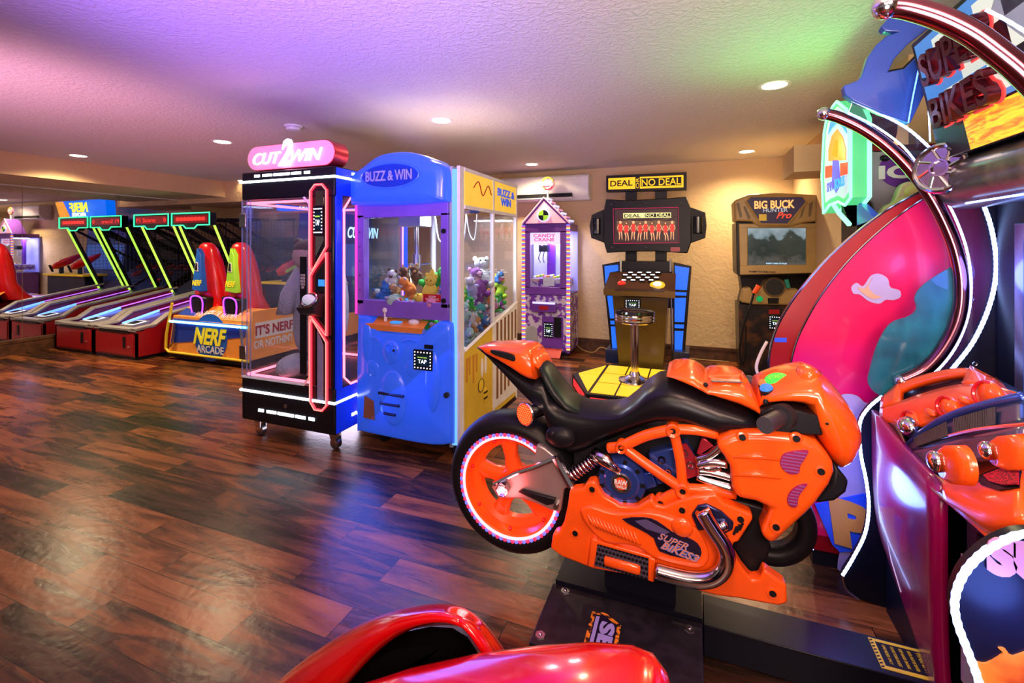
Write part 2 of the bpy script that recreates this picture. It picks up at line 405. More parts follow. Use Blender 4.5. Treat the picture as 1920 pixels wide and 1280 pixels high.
# ================================================================ ball alley machines
def alley(x0, x1, idx, label):
    y0 = 3.65; W = x1-x0; t = thing('ball_alley_machine', label, 'arcade machine', (x0, y0, 0), 'ball alley machines')
    X0, X1 = x0+0.01, x1-0.01
    side = [(y0, 0.04), (y0, 0.36), (y0+0.22, 0.38), (4.05, 0.50), (4.3, 0.54), (5.2, 0.70), (6.1, 0.75), (6.1, 0.04)]
    m = MB(); m.px(side, X0, X0+0.025); m.px(side, X1-0.025, X1); m.box(X0, y0, 0.04, X1, y0+0.025, 0.33); m.build('side_panel', 'red_paint', t)
    MB().box(X0+0.02, y0+0.01, 0.0, X1-0.02, 6.08, 0.05).build('plinth', 'black', t)
    f = MB().box(X0+0.05, y0-0.008, 0.06, X1-0.05, y0, 0.31).build('front_door', 'red_paint', t, bevel=0.003)
    MB().box(X1-0.24, y0-0.014, 0.14, X1-0.19, y0-0.008, 0.28).build('latch', 'black', f)
    MB().cyl((X1-0.13, y0-0.016, 0.16), (X1-0.13, y0-0.008, 0.16), 0.012).build('lock', 'chrome', f)
    MB().box(X0+0.12, y0-0.013, 0.325, X1-0.14, y0+0.03, 0.36).build('coin_ledge', 'black', t, bevel=0.004)
    m = MB()      # tops of the side rails
    for a, b in ((X0-0.002, X0+0.10), (X1-0.10, X1+0.002)):
        path = [(y0-0.01, 0.365), (y0+0.22, 0.385), (4.05, 0.505), (4.3, 0.545), (5.2, 0.705)]
        for (ya, za), (yb, zb) in zip(path, path[1:]):
            m.add([(a, ya, za), (b, ya, za), (b, yb, zb), (a, yb, zb), (a, ya, za+0.03), (b, ya, za+0.03), (b, yb, zb+0.03), (a, yb, zb+0.03)],
                  [(0,3,2,1),(4,5,6,7),(0,1,5,4),(1,2,6,5),(2,3,7,6),(3,0,4,7)])
    m.box(X0, y0-0.01, 0.345, X1, y0+0.09, 0.385)
    m.build('rail_cap', 'rail_grey', t, bevel=0.006)
    MB().add([(X0+0.1, y0+0.09, 0.34), (X1-0.1, y0+0.09, 0.34), (X1-0.1, 5.15, 0.63), (X0+0.1, 5.15, 0.63)], [(0, 1, 2, 3)]).build('lane', 'lane_purple', t, smooth=0)
    for a in (X0+0.125, X1-0.125):
        MB().tube([(a, y0+0.25, 0.375), (a, 4.35, 0.49)], 0.018, 8).build('light_strip', 'blue_neon', t)
        MB().tube([(a, 4.35, 0.50), (a, 5.1, 0.64)], 0.008, 6).build('light_strip', 'violet_neon', t)
    MB().add([(X0+0.30, y0+0.12, 0.392), (X1-0.30, y0+0.12, 0.392), (X1-0.30, y0+0.34, 0.42), (X0+0.30, y0+0.34, 0.42),
              (X0+0.30, y0+0.12, 0.35), (X1-0.30, y0+0.12, 0.35), (X1-0.30, y0+0.34, 0.36), (X0+0.30, y0+0.34, 0.36)], [(0,1,2,3),(4,7,6,5),(0,4,5,1),(1,5,6,2),(2,6,7,3),(3,7,4,0)]).build('button_box', 'rail_grey', t)
    s = MB().add([(X0+0.32, y0+0.15, 0.398), (X1-0.32, y0+0.15, 0.398), (X1-0.32, y0+0.31, 0.420), (X0+0.32, y0+0.31, 0.420)], [(0,1,2,3)]).build('card_screen', 'white_led_soft', t, smooth=0)
    MB().add([(X0+0.335, y0+0.165, 0.401), (X1-0.335, y0+0.165, 0.401), (X1-0.335, y0+0.295, 0.421), (X0+0.335, y0+0.295, 0.421)], [(0,1,2,3)]).build('display', 'black', s, smooth=0)
    # leaning masts with lime tubes
    for a in (X0+0.05, X1-0.05):
        q0, q1 = Vector((a, 4.72, 1.72)), Vector((a, 5.18, 0.66))
        d = Vector((0.045, 0, 0))
        MB().tube([q0, q1], 0.034, 4).build('mast', 'black', t)
        nrm = Vector((0, -0.917, -0.398))
        MB().tube([q0+nrm*0.036, q1+nrm*0.036], 0.016, 8).build('mast_light', 'lime_neon', t)
    # cage behind the masts
    m = MB()
    for a in (X0+0.032, X1-0.032):
        m.tube([(a, 4.72, 1.80), (a, 6.1, 1.86)], 0.014, 4); m.tube([(a, 6.1, 0.7), (a, 6.1, 1.86)], 0.014, 4)
        m.tube([(a, 4.75, 1.72), (a, 6.05, 0.95)], 0.02, 4)
        m.tube([(a, 4.85, 1.80), (a, 6.1, 1.25)], 0.03, 4)
    m.tube([(X0, 6.1, 1.86), (X1, 6.1, 1.86)], 0.014, 4)
    m.box(X0, 6.02, 0.68, X1, 6.10, 1.55)
    m.build('cage_frame', 'black', t)
    for a in (X0+0.03, X1-0.03):
        m = MB(); y = 4.8
        while y < 6.1:
            zl = max(0.66, 0.66 + (5.18-y)*2.3) if y < 5.18 else 0.70
            m.tube([(a, y, zl), (a, y, 1.82)], 0.0022, 3); y += 0.06
        z = 0.72
        while z < 1.82:
            ys = 4.72 + (1.72-min(z, 1.72))*0.434
            m.tube([(a, ys, z), (a, 6.1, z)], 0.0022, 3); z += 0.06
        m.build('net', 'net_grey', t)
    # target ramp and pockets
    m = MB(); m.add([(X0+0.03, 5.1, 0.62), (X1-0.03, 5.1, 0.62), (X1-0.03, 6.0, 1.15), (X0+0.03, 6.0, 1.15)], [(0,1,2,3)]); m.build('target_board', 'navy', t, smooth=0)
    for k, (yy, xx) in enumerate(((5.35, 0.5), (5.55, 0.5), (5.75, 0.5), (5.75, 0.22), (5.75, 0.78))):
        MB().torus((X0+W*xx, yy, 0.62+(yy-5.1)*0.59+0.02), (0, -0.5, 0.86), 0.07, 0.012, 20, 6).build('target_ring', 'ring_red', t)
    # score display with its green neon outline
    b = MB().box(X0+0.03, 4.60, 1.72, X1-0.03, 4.70, 1.87).build('score_box', 'black', t)
    out = [(X0+0.02, 1.71), (X0+0.02, 1.885), (X1-0.02, 1.885), (X1-0.02, 1.71), (X1-0.27, 1.71), (X1-0.33, 1.665), (X0+0.33, 1.665), (X0+0.27, 1.71)]
    MB().py(out, 4.605, 4.695).build('score_shield', 'black', b)
    MB().tube([(x, 4.592, z) for x, z in out], 0.010, 6, True).build('neon_outline', 'green_neon', b)
    MB().box(X0+0.06, 4.594, 1.745, X1-0.06, 4.598, 1.855).build('screen', 'led_dim', b)
    if idx == 0: text('P1 Score:     0', 'score_digits', ((X0+X1)/2, 4.593, 1.80), XR, ZU, W*0.8, 0.06, 'red_led', b, 0.001)
    else: text('88888888', 'score_digits', ((X0+X1)/2, 4.593, 1.80), XR, ZU, W*0.72, 0.055, 'red_led', b, 0.001, bold=0.03)
    return t
mat('rail_grey', (0.34, 0.32, 0.33), 0.35); mat('lane_purple', (0.10, 0.05, 0.22), 0.2); glow('violet_neon', (0.45, 0.12, 1.0), 2.0)
glow('white_led_soft', (0.85, 0.9, 1.0), 2.0); mat('net_grey', (0.07, 0.07, 0.08), 0.6); mat('ring_red', (0.5, 0.02, 0.03), 0.3); glow('led_dim', (0.5, 0.0, 0.01), 0.35, (0.08, 0, 0))
alley(-8.07, -7.215, 0, 'red ball alley machine nearest the mirror wall, score display reading P1')
alley(-7.20, -6.34, 1, 'red ball alley machine beside the blaster game, second from the mirror')
# ================================================================ blaster game (two seats, front panel, guns, screen)
ng = thing('blaster_arcade_game', 'two-seat blaster arcade game with red seats and orange and blue front panel', 'arcade machine', (-5.4, 3.85, 0))
NY = 3.86
mat('nerf_blue', (0.01, 0.05, 0.42), 0.35); mat('nerf_orange', (0.95, 0.36, 0.06), 0.35); mat('nerf_sky', (0.01, 0.13, 0.65), 0.3)
fl, fr_ = -6.03, -4.72
MB().pz([(fl, NY), (fr_, NY), (fr_, 6.0), (fl, 6.0)], 0.03, 0.10).build('base', 'black', ng)
m = MB(); m.py([(fl-0.06, 0.10), (fr_+0.02, 0.10), (fr_+0.02, 0.55), (fl+0.03, 0.55)], NY, NY+0.05); m.build('front_panel', 'nerf_orange', ng, bevel=0.01)
m = MB(); m.py([(fl-0.01, 0.20), (-5.35, 0.28), (fr_-0.05, 0.36), (fr_-0.02, 0.50), (fl+0.05, 0.50)], NY-0.004, NY); m.build('front_panel_art', 'nerf_blue', ng)
m = MB(); m.add([(fl+0.02, NY-0.01, 0.50), (fr_+0.02, NY-0.01, 0.50), (fr_+0.02, NY+0.22, 0.66), (fl+0.05, NY+0.22, 0.66), (fl+0.02, NY+0.1, 0.48), (fr_+0.02, NY+0.1, 0.48)],
                [(0,1,2,3), (0,4,5,1)]); m.build('sloped_top', 'nerf_orange', ng, smooth=0)
MB().add([(fl+0.02, NY-0.012, 0.505), (-5.5, NY-0.012, 0.505), (-5.85, NY+0.15, 0.62), (fl+0.05, NY+0.15, 0.62)], [(0,1,2,3)]).build('top_stripe', 'nerf_blue', ng, smooth=0)
MB().tube([(fl+0.0, NY-0.02, 0.475), (fr_, NY-0.02, 0.475)], 0.014, 8).build('light_strip', 'cyan_neon', ng)
m = MB(); m.tube([(fl+0.03, NY-0.01, 0.70), (fl-0.08, NY-0.01, 0.30), (fl-0.09, NY-0.01, 0.13), (fl-0.03, NY-0.01, 0.09), (fr_+0.02, NY-0.01, 0.09)], 0.016, 8); m.build('edge_trim', 'yellow', ng)
for sx, a in ((fl, 1), (fr_, -1)):
    MB().tube([(sx+a*0.10, NY-0.02, 0.47), (sx+a*0.06, NY-0.02, 0.22), (sx+a*0.0, NY-0.02, 0.16)], 0.014, 6).build('corner_guard', 'steel', ng)
nrm_up = Vector((0, 0.81, 0.58)).normalized()
text("IT'S NERF OR NOTHIN'!", 'slogan', (-5.32, NY+0.085, 0.583), XR, nrm_up, 0.72, 0.11, 'white', ng, 0.002, bold=0.01)
text('NERF', 'logo_lettering', (-5.33, NY-0.012, 0.33), XR, (0, 0, 1), 0.56, 0.20, 'logo_yellow', ng, 0.006, shear=0.3, bold=0.03) if mat('logo_yellow', (0.95, 0.85, 0.05), 0.4, emit=(0.9, 0.75, 0.0), es=0.15) else None
text('ARCADE', 'logo_caption', (-5.33, NY-0.010, 0.175), XR, (0, 0, 1), 0.46, 0.09, 'white', ng, 0.004, bold=0.02)
MB().lathe((-5.33, NY-0.003, 0.32), [(0.001, 0.0), (0.28, 0.0), (0.28, 0.003), (0.001, 0.003)], (0, -1, 0), 28).build('logo_splash', 'nerf_sky', ng).scale = (1, 1, 1)
def nseat(xc, acc, accmat, lab):
    s = MB()
    secs = []
    prof = [(0.52, 0.33, 0.20, 4.28), (0.62, 0.31, 0.17, 4.20), (0.80, 0.27, 0.12, 4.14), (1.0, 0.24, 0.12, 4.13), (1.2, 0.20, 0.11, 4.11), (1.36, 0.155, 0.08, 4.09), (1.42, 0.11, 0.06, 4.08), (1.45, 0.06, 0.03, 4.08)]
    for z, hw, hd, y in prof: secs.append(((xc, y+0.02, z), (hw*0.86, 0, 0), (0, hd, 0)))
    s.loft(secs, 20, 3); 
    ob = s.build('seat_back', 'red_plastic', ng, smooth=60)
    MB().loft([((xc+0.02, 4.22, 0.42), (0.33, 0, 0), (0, 0, 0.05)), ((xc+0.02, 4.30, 0.45), (0.35, 0, 0), (0, 0, 0.08)), ((xc+0.02, 4.75, 0.46), (0.34, 0, 0), (0, 0, 0.09)), ((xc+0.02, 4.92, 0.44), (0.28, 0, 0), (0, 0, 0.06))], 20, 3).build('seat_base', 'red_plastic', ng)
    yb = 4.00
    MB().py([(xc-0.10, 0.86), (xc+0.08, 0.84), (xc+0.05, 1.30), (xc-0.01, 1.38)], yb-0.035, yb+0.06).build('back_decal_board', accmat, ob, bevel=0.01)
    text('NERF', 'logo_lettering', (xc-0.0, yb-0.037, 0.95), XR, ZU, 0.17, 0.07, 'logo_yellow', ob, 0.003, shear=0.3, bold=0.03)
    MB().py([(xc-0.04, 1.10), (xc+0.025, 1.09), (xc+0.02, 1.20), (xc-0.015, 1.21)], yb-0.042, yb-0.034).build('grip_hole', 'white', ob)
    MB().py([(xc-0.03, 1.11), (xc+0.015, 1.10), (xc+0.012, 1.19), (xc-0.01, 1.20)], yb-0.045, yb-0.04).build('grip_slot', 'black', ob)
    sp = MB().py([(xc-0.16, 0.80), (xc+0.17, 0.77), (xc+0.12, 0.50), (xc-0.10, 0.46)], 3.96, 4.12).build('speaker_box', 'black', ob, bevel=0.02)
    ring = [(xc-0.10, 0.76), (xc, 0.79), (xc+0.10, 0.75), (xc+0.11, 0.62), (xc+0.06, 0.52), (xc-0.03, 0.51), (xc-0.09, 0.62)]
    MB().tube(smoothpath([(a, 3.955, b) for a, b in ring], 4, True), 0.009, 6, True).build('speaker_light', 'purple_neon', sp)
    MB().sph((xc+0.24, 4.0, 0.60), 0.022).build('rear_light', 'red_neon_core', ob)
    light('seat_rear_glow', 'POINT', (xc+0.24, 3.93, 0.60), (1, 0.05, 0.03), 0.5, 0.02)
nseat(-5.72, 0, 'nerf_sky', ''); nseat(-5.14, 0, 'lime_panel', '') if mat('lime_panel', (0.35, 0.85, 0.05), 0.3) else None
# side board with slogan (seen through the glass cabinet)
SX = fr_+0.02
m = MB(); m.px([(NY, 0.10), (NY, 0.50), (NY+0.02, 0.66), (4.55, 0.66), (4.75, 0.45), (5.7, 0.42), (5.7, 0.10)], SX, SX+0.03); m.build('side_board', 'nerf_orange', ng, bevel=0.004)
MB().px([(NY+0.05, 0.34), (NY+0.05, 0.52), (4.45, 0.52), (4.45, 0.34)], SX+0.03, SX+0.033).build('slogan_plate', 'white', ng)
text("IT'S NERF", 'slogan', (SX+0.034, 4.18, 0.43), (0, 1, 0), ZU, 0.54, 0.12, 'red_paint', ng, 0.002, bold=0.03)
text("OR NOTHIN'!", 'slogan', (SX+0.034, 4.16, 0.27), (0, 1, 0), ZU, 0.54, 0.10, 'white', ng, 0.002, bold=0.03)
# gun counter and blasters, screen and marquee
GY = 5.15
MB().box(-5.95, GY, 0.10, -4.75, GY+0.30, 0.84).build('counter', 'navy', ng, bevel=0.01)
MB().box(-6.0, GY-0.05, 0.84, -4.70, GY+0.35, 0.88).build('counter_top', 'yellow', ng, bevel=0.008)
for gx in (-5.65, -5.05):
    g = MB().loft([((gx, GY-0.05, 1.02), (0.05, 0, 0), (0, 0.02, 0.05)), ((gx+0.01, GY+0.05, 1.06), (0.07, 0, 0), (0, 0.03, 0.09)), ((gx+0.02, GY+0.25, 1.14), (0.07, 0, 0), (0, 0.03, 0.085)), ((gx+0.03, GY+0.40, 1.22), (0.045, 0, 0), (0, 0.02, 0.05))], 14, 3).build('blaster', 'red_plastic', ng)
    MB().loft([((gx+0.078, GY+0.03, 1.03), (0.008, 0, 0), (0, 0, 0.02)), ((gx+0.092, GY+0.3, 1.14), (0.008, 0, 0), (0, 0, 0.03))], 8).build('blaster_stripe', 'lime_panel', g)
    MB().cyl((gx, GY+0.08, 0.88), (gx, GY+0.08, 1.02), 0.035).build('mount', 'navy', g)
    MB().tube([(gx, GY-0.05, 0.92), (gx, GY-0.1, 1.05)], 0.02).build('handle', 'black', g)
m = MB(); m.px([(5.75, 0.1), (5.75, 1.0), (5.85, 1.95), (6.05, 1.95), (6.05, 0.1)], -6.0, -4.7); m.build('screen_cabinet', 'nerf_blue', ng, bevel=0.01)
MB().add([(-5.95, 5.74, 0.95), (-4.75, 5.74, 0.95), (-4.75, 5.84, 1.82), (-5.95, 5.84, 1.82)], [(0,1,2,3)]).build('screen', 'game_screen', ng, smooth=0) if glow('game_screen', (0.04, 0.10, 0.42), 0.6, (0.01, 0.02, 0.1)) else None
mq = MB(); mq.prism([(-6.05, 5.45, 1.96), (-4.65, 5.45, 1.96), (-4.55, 5.40, 2.30), (-6.10, 5.40, 2.30)], (0, 0.16, 0)); mqo = mq.build('marquee', 'marquee_blue', ng, bevel=0.01) if glow('marquee_blue', (0.0, 0.16, 1.0), 0.9, (0, 0.1, 0.6)) else None
MB().prism([(-4.56, 5.445, 1.965), (-4.90, 5.445, 1.965), (-4.75, 5.395, 2.29), (-4.5, 5.395, 2.29)], (0, -0.01, 0)).build('marquee_flame', 'marquee_orange', mqo) if glow('marquee_orange', (1.0, 0.35, 0.03), 1.0) else None
text('NERF', 'logo_lettering', (-5.3, 5.38, 2.16), XR, ZU, 0.62, 0.19, 'logo_glow', mqo, 0.01, shear=0.3, bold=0.03) if glow('logo_glow', (1.0, 0.9, 0.05), 1.2) else None
text('ARCADE', 'logo_caption', (-5.3, 5.39, 2.02), XR, ZU, 0.45, 0.07, 'white_led_soft', mqo, 0.01, bold=0.02)
mat('brown_slat', (0.22, 0.09, 0.02), 0.5); mat('honey', (0.55, 0.22, 0.03), 0.3)
# ================================================================ glass prize cabinet with neon (scissor game)
CX0, CX1, CY0, CY1 = -3.10, -2.235, 2.48, 3.34
cg = thing('prize_cutter_game', 'tall black and glass prize cabinet with red neon and CUT2WIN sign', 'arcade machine', ((CX0+CX1)/2, CY0, 0))
BZ0, BZ1, TZ0, TZ1 = 0.125, 0.50, 1.72, 1.945
b = MB().box(CX0, CY0, BZ0, CX1, CY1, BZ1-0.06).build('base', 'black', cg, bevel=0.012)
MB().box(CX1-0.001, CY0+0.015, BZ0+0.01, CX1+0.003, CY1-0.01, BZ1-0.07).build('side_skin', 'blue_panel', b)
b2 = MB().box(CX0, CY0, TZ0+0.02, CX1, CY1, TZ1).build('top_box', 'black', cg, bevel=0.012)
MB().box(CX1-0.001, CY0+0.015, TZ0+0.03, CX1+0.003, CY1-0.01, TZ1-0.01).build('side_skin', 'blue_panel', b2)
for z, o in ((0.345, b), (1.872, b2)):
    MB().tube([(CX0-0.002, CY1, z), (CX0-0.004, CY0-0.004, z), (CX1+0.004, CY0-0.004, z), (CX1+0.006, CY1, z)], 0.009, 6).build('light_strip', 'white_led', o)
for z, o in ((0.215, b), (1.912, b2)):
    xc = (CX0+CX1)/2 + (0.0 if z < 1 else -0.04); h = 0.010 if z < 1 else 0.009
    for dx, w_ in ((0, 0.075), (0.135, 0.045), (-0.135, 0.045), (0.235, 0.025), (-0.235, 0.025)):
        MB().box(xc+dx-w_, CY0-0.004, z-h, xc+dx+w_, CY0+0.001, z+h).build('light_dash', 'white_led', o)
    yc = (CY0+CY1)/2
    for dy, w_ in ((0, 0.07), (-0.14, 0.045), (-0.24, 0.025)):
        MB().box(CX1+0.002, yc+dy-w_, z-h, CX1+0.006, yc+dy+w_, z+h).build('light_dash', 'white_led', o)
MB().cyl(((CX0+CX1)/2-0.0, CY0-0.006, 0.275), ((CX0+CX1)/2, CY0, 0.275), 0.014).build('lock', 'steel', b)
# casters
def caster(x, y, par=None, top=0.125, m_='chrome'):
    p = MB().box(x-0.035, y-0.035, top-0.008, x+0.035, y+0.035, top+0.001).py([(x-0.03, top-0.008), (x+0.03, top-0.008), (x+0.035, 0.045), (x+0.0, 0.03)], y-0.028, y-0.022)
    p.py([(x-0.03, top-0.008), (x+0.03, top-0.008), (x+0.035, 0.045), (x+0.0, 0.03)], y+0.022, y+0.028)
    o = p.build('caster', m_, par)
    MB().cyl((x+0.012, y-0.018, 0.036), (x+0.012, y+0.018, 0.036), 0.036, n=20).build('wheel', 'steel' if m_ == 'chrome' else 'rubber', o)
for x in (CX0+0.08, CX1-0.08):
    for y in (CY0+0.09, CY1-0.09): caster(x, y, cg)
# right front column with neon loops and payment units
KX = CX1-0.210
col = MB().box(KX, CY0, BZ1-0.061, CX1-0.01, CY0+0.07, TZ0+0.021).build('front_column', 'black_gloss', cg, bevel=0.006)
MB().box(CX1-0.03, CY0+0.015, BZ1-0.07, CX1+0.003, CY0+0.075, TZ0+0.03).build('corner_post', 'blue_panel', cg, bevel=0.004)
MB().box(CX1-0.03, CY1-0.06, BZ1-0.07, CX1+0.003, CY1, TZ0+0.03).build('corner_post', 'blue_panel', cg, bevel=0.004)
yf = CY0-0.012
a0, a1 = KX+0.015, CX1-0.055
loops = [[(a0+0.04, 1.82), (a1-0.04, 1.82), (a1, 1.78), (a1, 1.40), (a0+0.02, 1.235), (a0, 1.26), (a0, 1.78)],
         [(a1, 1.36), (a1, 0.80), (a0, 0.93), (a0, 1.20), (a0+0.02, 1.23)],
         [(a0+0.01, 0.90), (a0+0.02, 0.905), (a1, 0.755), (a1, 0.33), (a1-0.04, 0.29), (a0+0.04, 0.29), (a0, 0.34), (a0, 0.87)]]
for i, L_ in enumerate(loops):
    MB().tube([(x, yf, z) for x, z in L_], 0.0095, 8, True).build('neon_loop', 'red_neon', col)
    MB().tube([(x, yf-0.009, z) for x, z in L_], 0.0045, 6, True).build('neon_core', 'red_neon_core', col)
MB().py([(a0+0.035, 1.78), (a1-0.04, 1.78), (a1-0.035, 1.44), (a0+0.035, 1.33)], CY0-0.004, CY0+0.001).build('window', 'dark_chrome', col)
MB().py([(a0+0.05, 0.83), (a1-0.04, 0.73), (a1-0.04, 0.36), (a0+0.05, 0.34)], CY0-0.004, CY0+0.001).build('window', 'blue_window', col) if mat('blue_window', (0.25, 0.3, 0.5), 0.2) else None
def card_reader(c, right, up, w_, h_, par, txt='TAP', portrait=False):
    c = Vector(c); right = Vector(right).normalized(); up = Vector(up).normalized(); n = right.cross(up)
    def quad(a, b_, off, th):
        pts = [c + right*(-a) + up*(-b_), c + right*a + up*(-b_), c + right*a + up*b_, c + right*(-a) + up*b_]
        return [p + n*off for p in pts], n*th
    m = MB(); m.prism(*quad(w_*0.62, h_*0.66, 0.0, 0.012)); o = m.build('card_reader', 'black_gloss', par, bevel=0.003)
    m = MB(); nx = max(5, int(w_/0.022)); nz = max(5, int(h_/0.022)); r = 0.0058*max(1, w_/0.14)
    pts = [(i/nx-0.5, s) for i in range(nx+1) for s in (-0.5, 0.5)] + [(s, j/nz-0.5) for j in range(1, nz) for s in (-0.5, 0.5)]
    for i, (a, b_) in enumerate(pts):
        MB().sph(c + right*a*w_ + up*b_*h_ + n*0.014, r*0.85, 6, 4).build('indicator_lamp', 'led_dot', o)
    MB().prism(*quad(w_*0.40, h_*0.36, 0.012, 0.003)).build('display', 'screen_dark', o)
    text(txt, 'display_text', c + n*0.0165 - up*h_*0.08, right, up, w_*0.55, h_*0.24, 'white_led_soft', o, 0.001)
    text('HOLD CARD TO READER', 'display_caption', c + n*0.0165 + up*h_*0.18, right, up, w_*0.6, h_*0.06, 'lime_neon', o, 0.001)
    return o
glow('screen_dark', (0.0, 0.03, 0.05), 0.3, (0.005, 0.01, 0.02))
card_reader((a0+0.075, CY0-0.012, 1.575), XR, ZU, 0.065, 0.16, col)
MB().box(a0+0.06, CY0-0.006, 1.13, a1-0.03, CY0-0.001, 1.175).build('lcd', 'lcd_blue', col) if glow('lcd_blue', (0.02, 0.25, 1.0), 1.2) else None
bt = MB().add([(a0-0.045, CY0-0.10, 0.985), (a1-0.03, CY0-0.10, 1.00), (a1-0.03, CY0, 1.08), (a0-0.03, CY0, 1.08), (a0-0.03, CY0-0.08, 0.945), (a1-0.05, CY0-0.08, 0.955), (a1-0.05, CY0, 0.92), (a0-0.01, CY0, 0.92)],
    [(0,1,2,3), (0,4,5,1), (4,7,6,5), (1,5,6,2), (0,3,7,4)]).build('button_shelf', 'charcoal', col, bevel=0.006)
MB().sph((a0+0.045, CY0-0.075, 1.045), (0.052, 0.03, 0.036), 20, 10).build('push_button', 'button_white', bt) if glow('button_white', (0.55, 0.65, 0.85), 0.35, (0.7, 0.7, 0.75)) else None
MB().torus((a0+0.045, CY0-0.068, 1.04), (0, -0.75, 0.65), 0.052, 0.010, 24, 8).build('button_ring', 'dark_chrome', bt)
# door with clear panels
DX1 = KX-0.006
fr = [(CX0+0.01, BZ1-0.055), (DX1-0.05, BZ1-0.09+0.035), (DX1, BZ1), (DX1, TZ0-0.03), (DX1-0.05, TZ0+0.02), (CX0+0.01, TZ0+0.02)]
MB().tube([(x, CY0-0.002, z) for x, z in fr[0:5]], 0.010, 4).build('door_edge', 'white', cg)
MB().box(CX0+0.004, CY0+0.0, BZ1-0.06, DX1, CY0+0.008, TZ0+0.02).build('front_glass', 'hazy_glass', cg)
MB().box(CX0, CY0+0.012, BZ1-0.06, CX0+0.008, CY1-0.01, TZ0+0.02).build('left_glass', 'hazy_glass', cg)
MB().box(CX0+0.01, CY1-0.02, BZ1-0.06, CX1-0.07, CY1-0.012, TZ0+0.02).build('back_glass', 'hazy_glass', cg)
MB().box(CX1-0.012, CY0+0.078, BZ1-0.06, CX1-0.004, CY1-0.065, TZ0+0.02).build('right_glass', 'hazy_glass', cg)
for x in (CX0+0.006, CX0+0.055, CX0+0.09): MB().box(x, CY0-0.006, BZ1-0.055, x+0.010, CY0-0.001, TZ0+0.015).build('edge_strip', 'edge_glass', cg)
for z in (0.62, 1.59):
    MB().box(CX0-0.008, CY0-0.014, z-0.05, CX0+0.055, CY0-0.007, z+0.05).build('hinge', 'dark_chrome', cg, bevel=0.004)
hb = MB().box(DX1-0.075, CY0-0.012, 0.52, DX1-0.02, CY0-0.005, 1.33).build('instruction_strip', 'black', cg)
text('CUT THE ROPE\nWIN THE PRIZE\nPRESS BUTTON\nTO MOVE THE\nSCISSORS', 'instructions', (DX1-0.048, CY0-0.013, 1.16), XR, ZU, 0.042, 0.10, 'white', hb, 0.001)
text('WARNING', 'instructions', (DX1-0.048, CY0-0.013, 0.98), XR, ZU, 0.042, 0.02, 'white', hb, 0.001)
# pink light rail round the inside floor and ceiling
q = 0.03
for z in (BZ1-0.045, TZ0+0.0):
    MB().tube([(DX1-0.02, CY0+q, z), (CX0+q, CY0+q, z), (CX0+q, CY1-0.05, z), (CX1-0.09, CY1-0.05, z)], 0.010, 6).build('inner_light', 'pink_neon', cg)
R_ = [(CY0+0.20, BZ1-0.02), (CY0+0.26, BZ1-0.065), (CY1-0.07, BZ1-0.065)]
sd = [(CX1+0.006, y, z) for y, z in ((CY0+0.15, TZ0+0.02), (CY0+0.085, TZ0-0.06), (CY0+0.085, BZ1+0.0), (CY0+0.15, BZ1-0.06), (CY1-0.08, BZ1-0.06), (CY1-0.08, TZ0+0.02))]
MB().tube(sd, 0.008, 6, True).build('side_neon', 'pink_neon', cg)
text('CUT2WIN', 'side_lettering', (CX1-0.003, CY0+0.30, 1.50), (0, 1, 0), ZU, 0.34, 0.08, 'cyan_white', cg, 0.002, shear=0.25, bold=0.02) if glow('cyan_white', (0.45, 0.75, 1.0), 1.4) else None
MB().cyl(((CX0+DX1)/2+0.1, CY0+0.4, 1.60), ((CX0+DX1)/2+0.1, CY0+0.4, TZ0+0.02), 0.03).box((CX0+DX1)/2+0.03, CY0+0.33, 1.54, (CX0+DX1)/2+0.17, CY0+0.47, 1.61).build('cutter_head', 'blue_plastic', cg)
# sign on top
sg = MB()
SXa, SXb, SZa, SZb = CX0+0.03, CX1-0.02, 1.955, 2.135
r = (SZb-SZa)/2; pts = [(SXb-r+math.cos(t)*r, (SZa+SZb)/2+math.sin(t)*r) for t in [PI*(-0.5+i/12) for i in range(13)]] + [(SXa+r+math.cos(t)*r, (SZa+SZb)/2+math.sin(t)*r) for t in [PI*(0.5+i/12) for i in range(13)]]
s1 = sg.py(pts, CY0+0.03, CY0+0.16).build('sign_box', 'red_metal', cg) if mat('red_metal', (0.55, 0.03, 0.05), 0.3, 0.7) else None
MB().py([((x-(SXa+SXb)/2)*0.985+(SXa+SXb)/2, (z-(SZa+SZb)/2)*0.95+(SZa+SZb)/2) for x, z in pts], CY0+0.022, CY0+0.03).build('sign_face', 'pink_face', s1) if glow('pink_face', (1.0, 0.18, 0.34), 0.95, (0.9, 0.3, 0.4)) else None
text('CUT', 'sign_lettering', (SXa+0.215, CY0+0.012, 2.035), XR, ZU, 0.27, 0.085, 'sign_white', s1, 0.012, shear=0.35, bold=0.01) if glow('sign_white', (1.0, 0.95, 1.0), 1.3) else None
text('2', 'sign_lettering', ((SXa+SXb)/2-0.01, CY0+0.008, 2.065), XR, ZU, 0.13, 0.19, 'sign_white', s1, 0.014, shear=0.35, bold=0.03)
text('WIN', 'sign_lettering', (SXb-0.23, CY0+0.012, 2.035), XR, ZU, 0.28, 0.085, 'sign_white', s1, 0.012, shear=0.35, bold=0.01)
light('pink_sign_glow', 'AREA', ((SXa+SXb)/2, CY0-0.02, 2.05), (1.0, 0.3, 0.5), 2.5, 0.2, ((SXa+SXb)/2, CY0-1.0, 1.6))
light('cabinet_white_glow', 'AREA', ((CX0+CX1)/2, (CY0+CY1)/2, 0.115), (0.85, 0.75, 1.0), 5, 0.5, ((CX0+CX1)/2, CY0+0.3, 0))
light('cabinet_inner_lamp', 'AREA', ((CX0+DX1)/2, CY0+0.4, TZ0+0.01), (0.7, 0.75, 1.0), 3.0, 0.25, ((CX0+DX1)/2, CY0+0.4, 0))
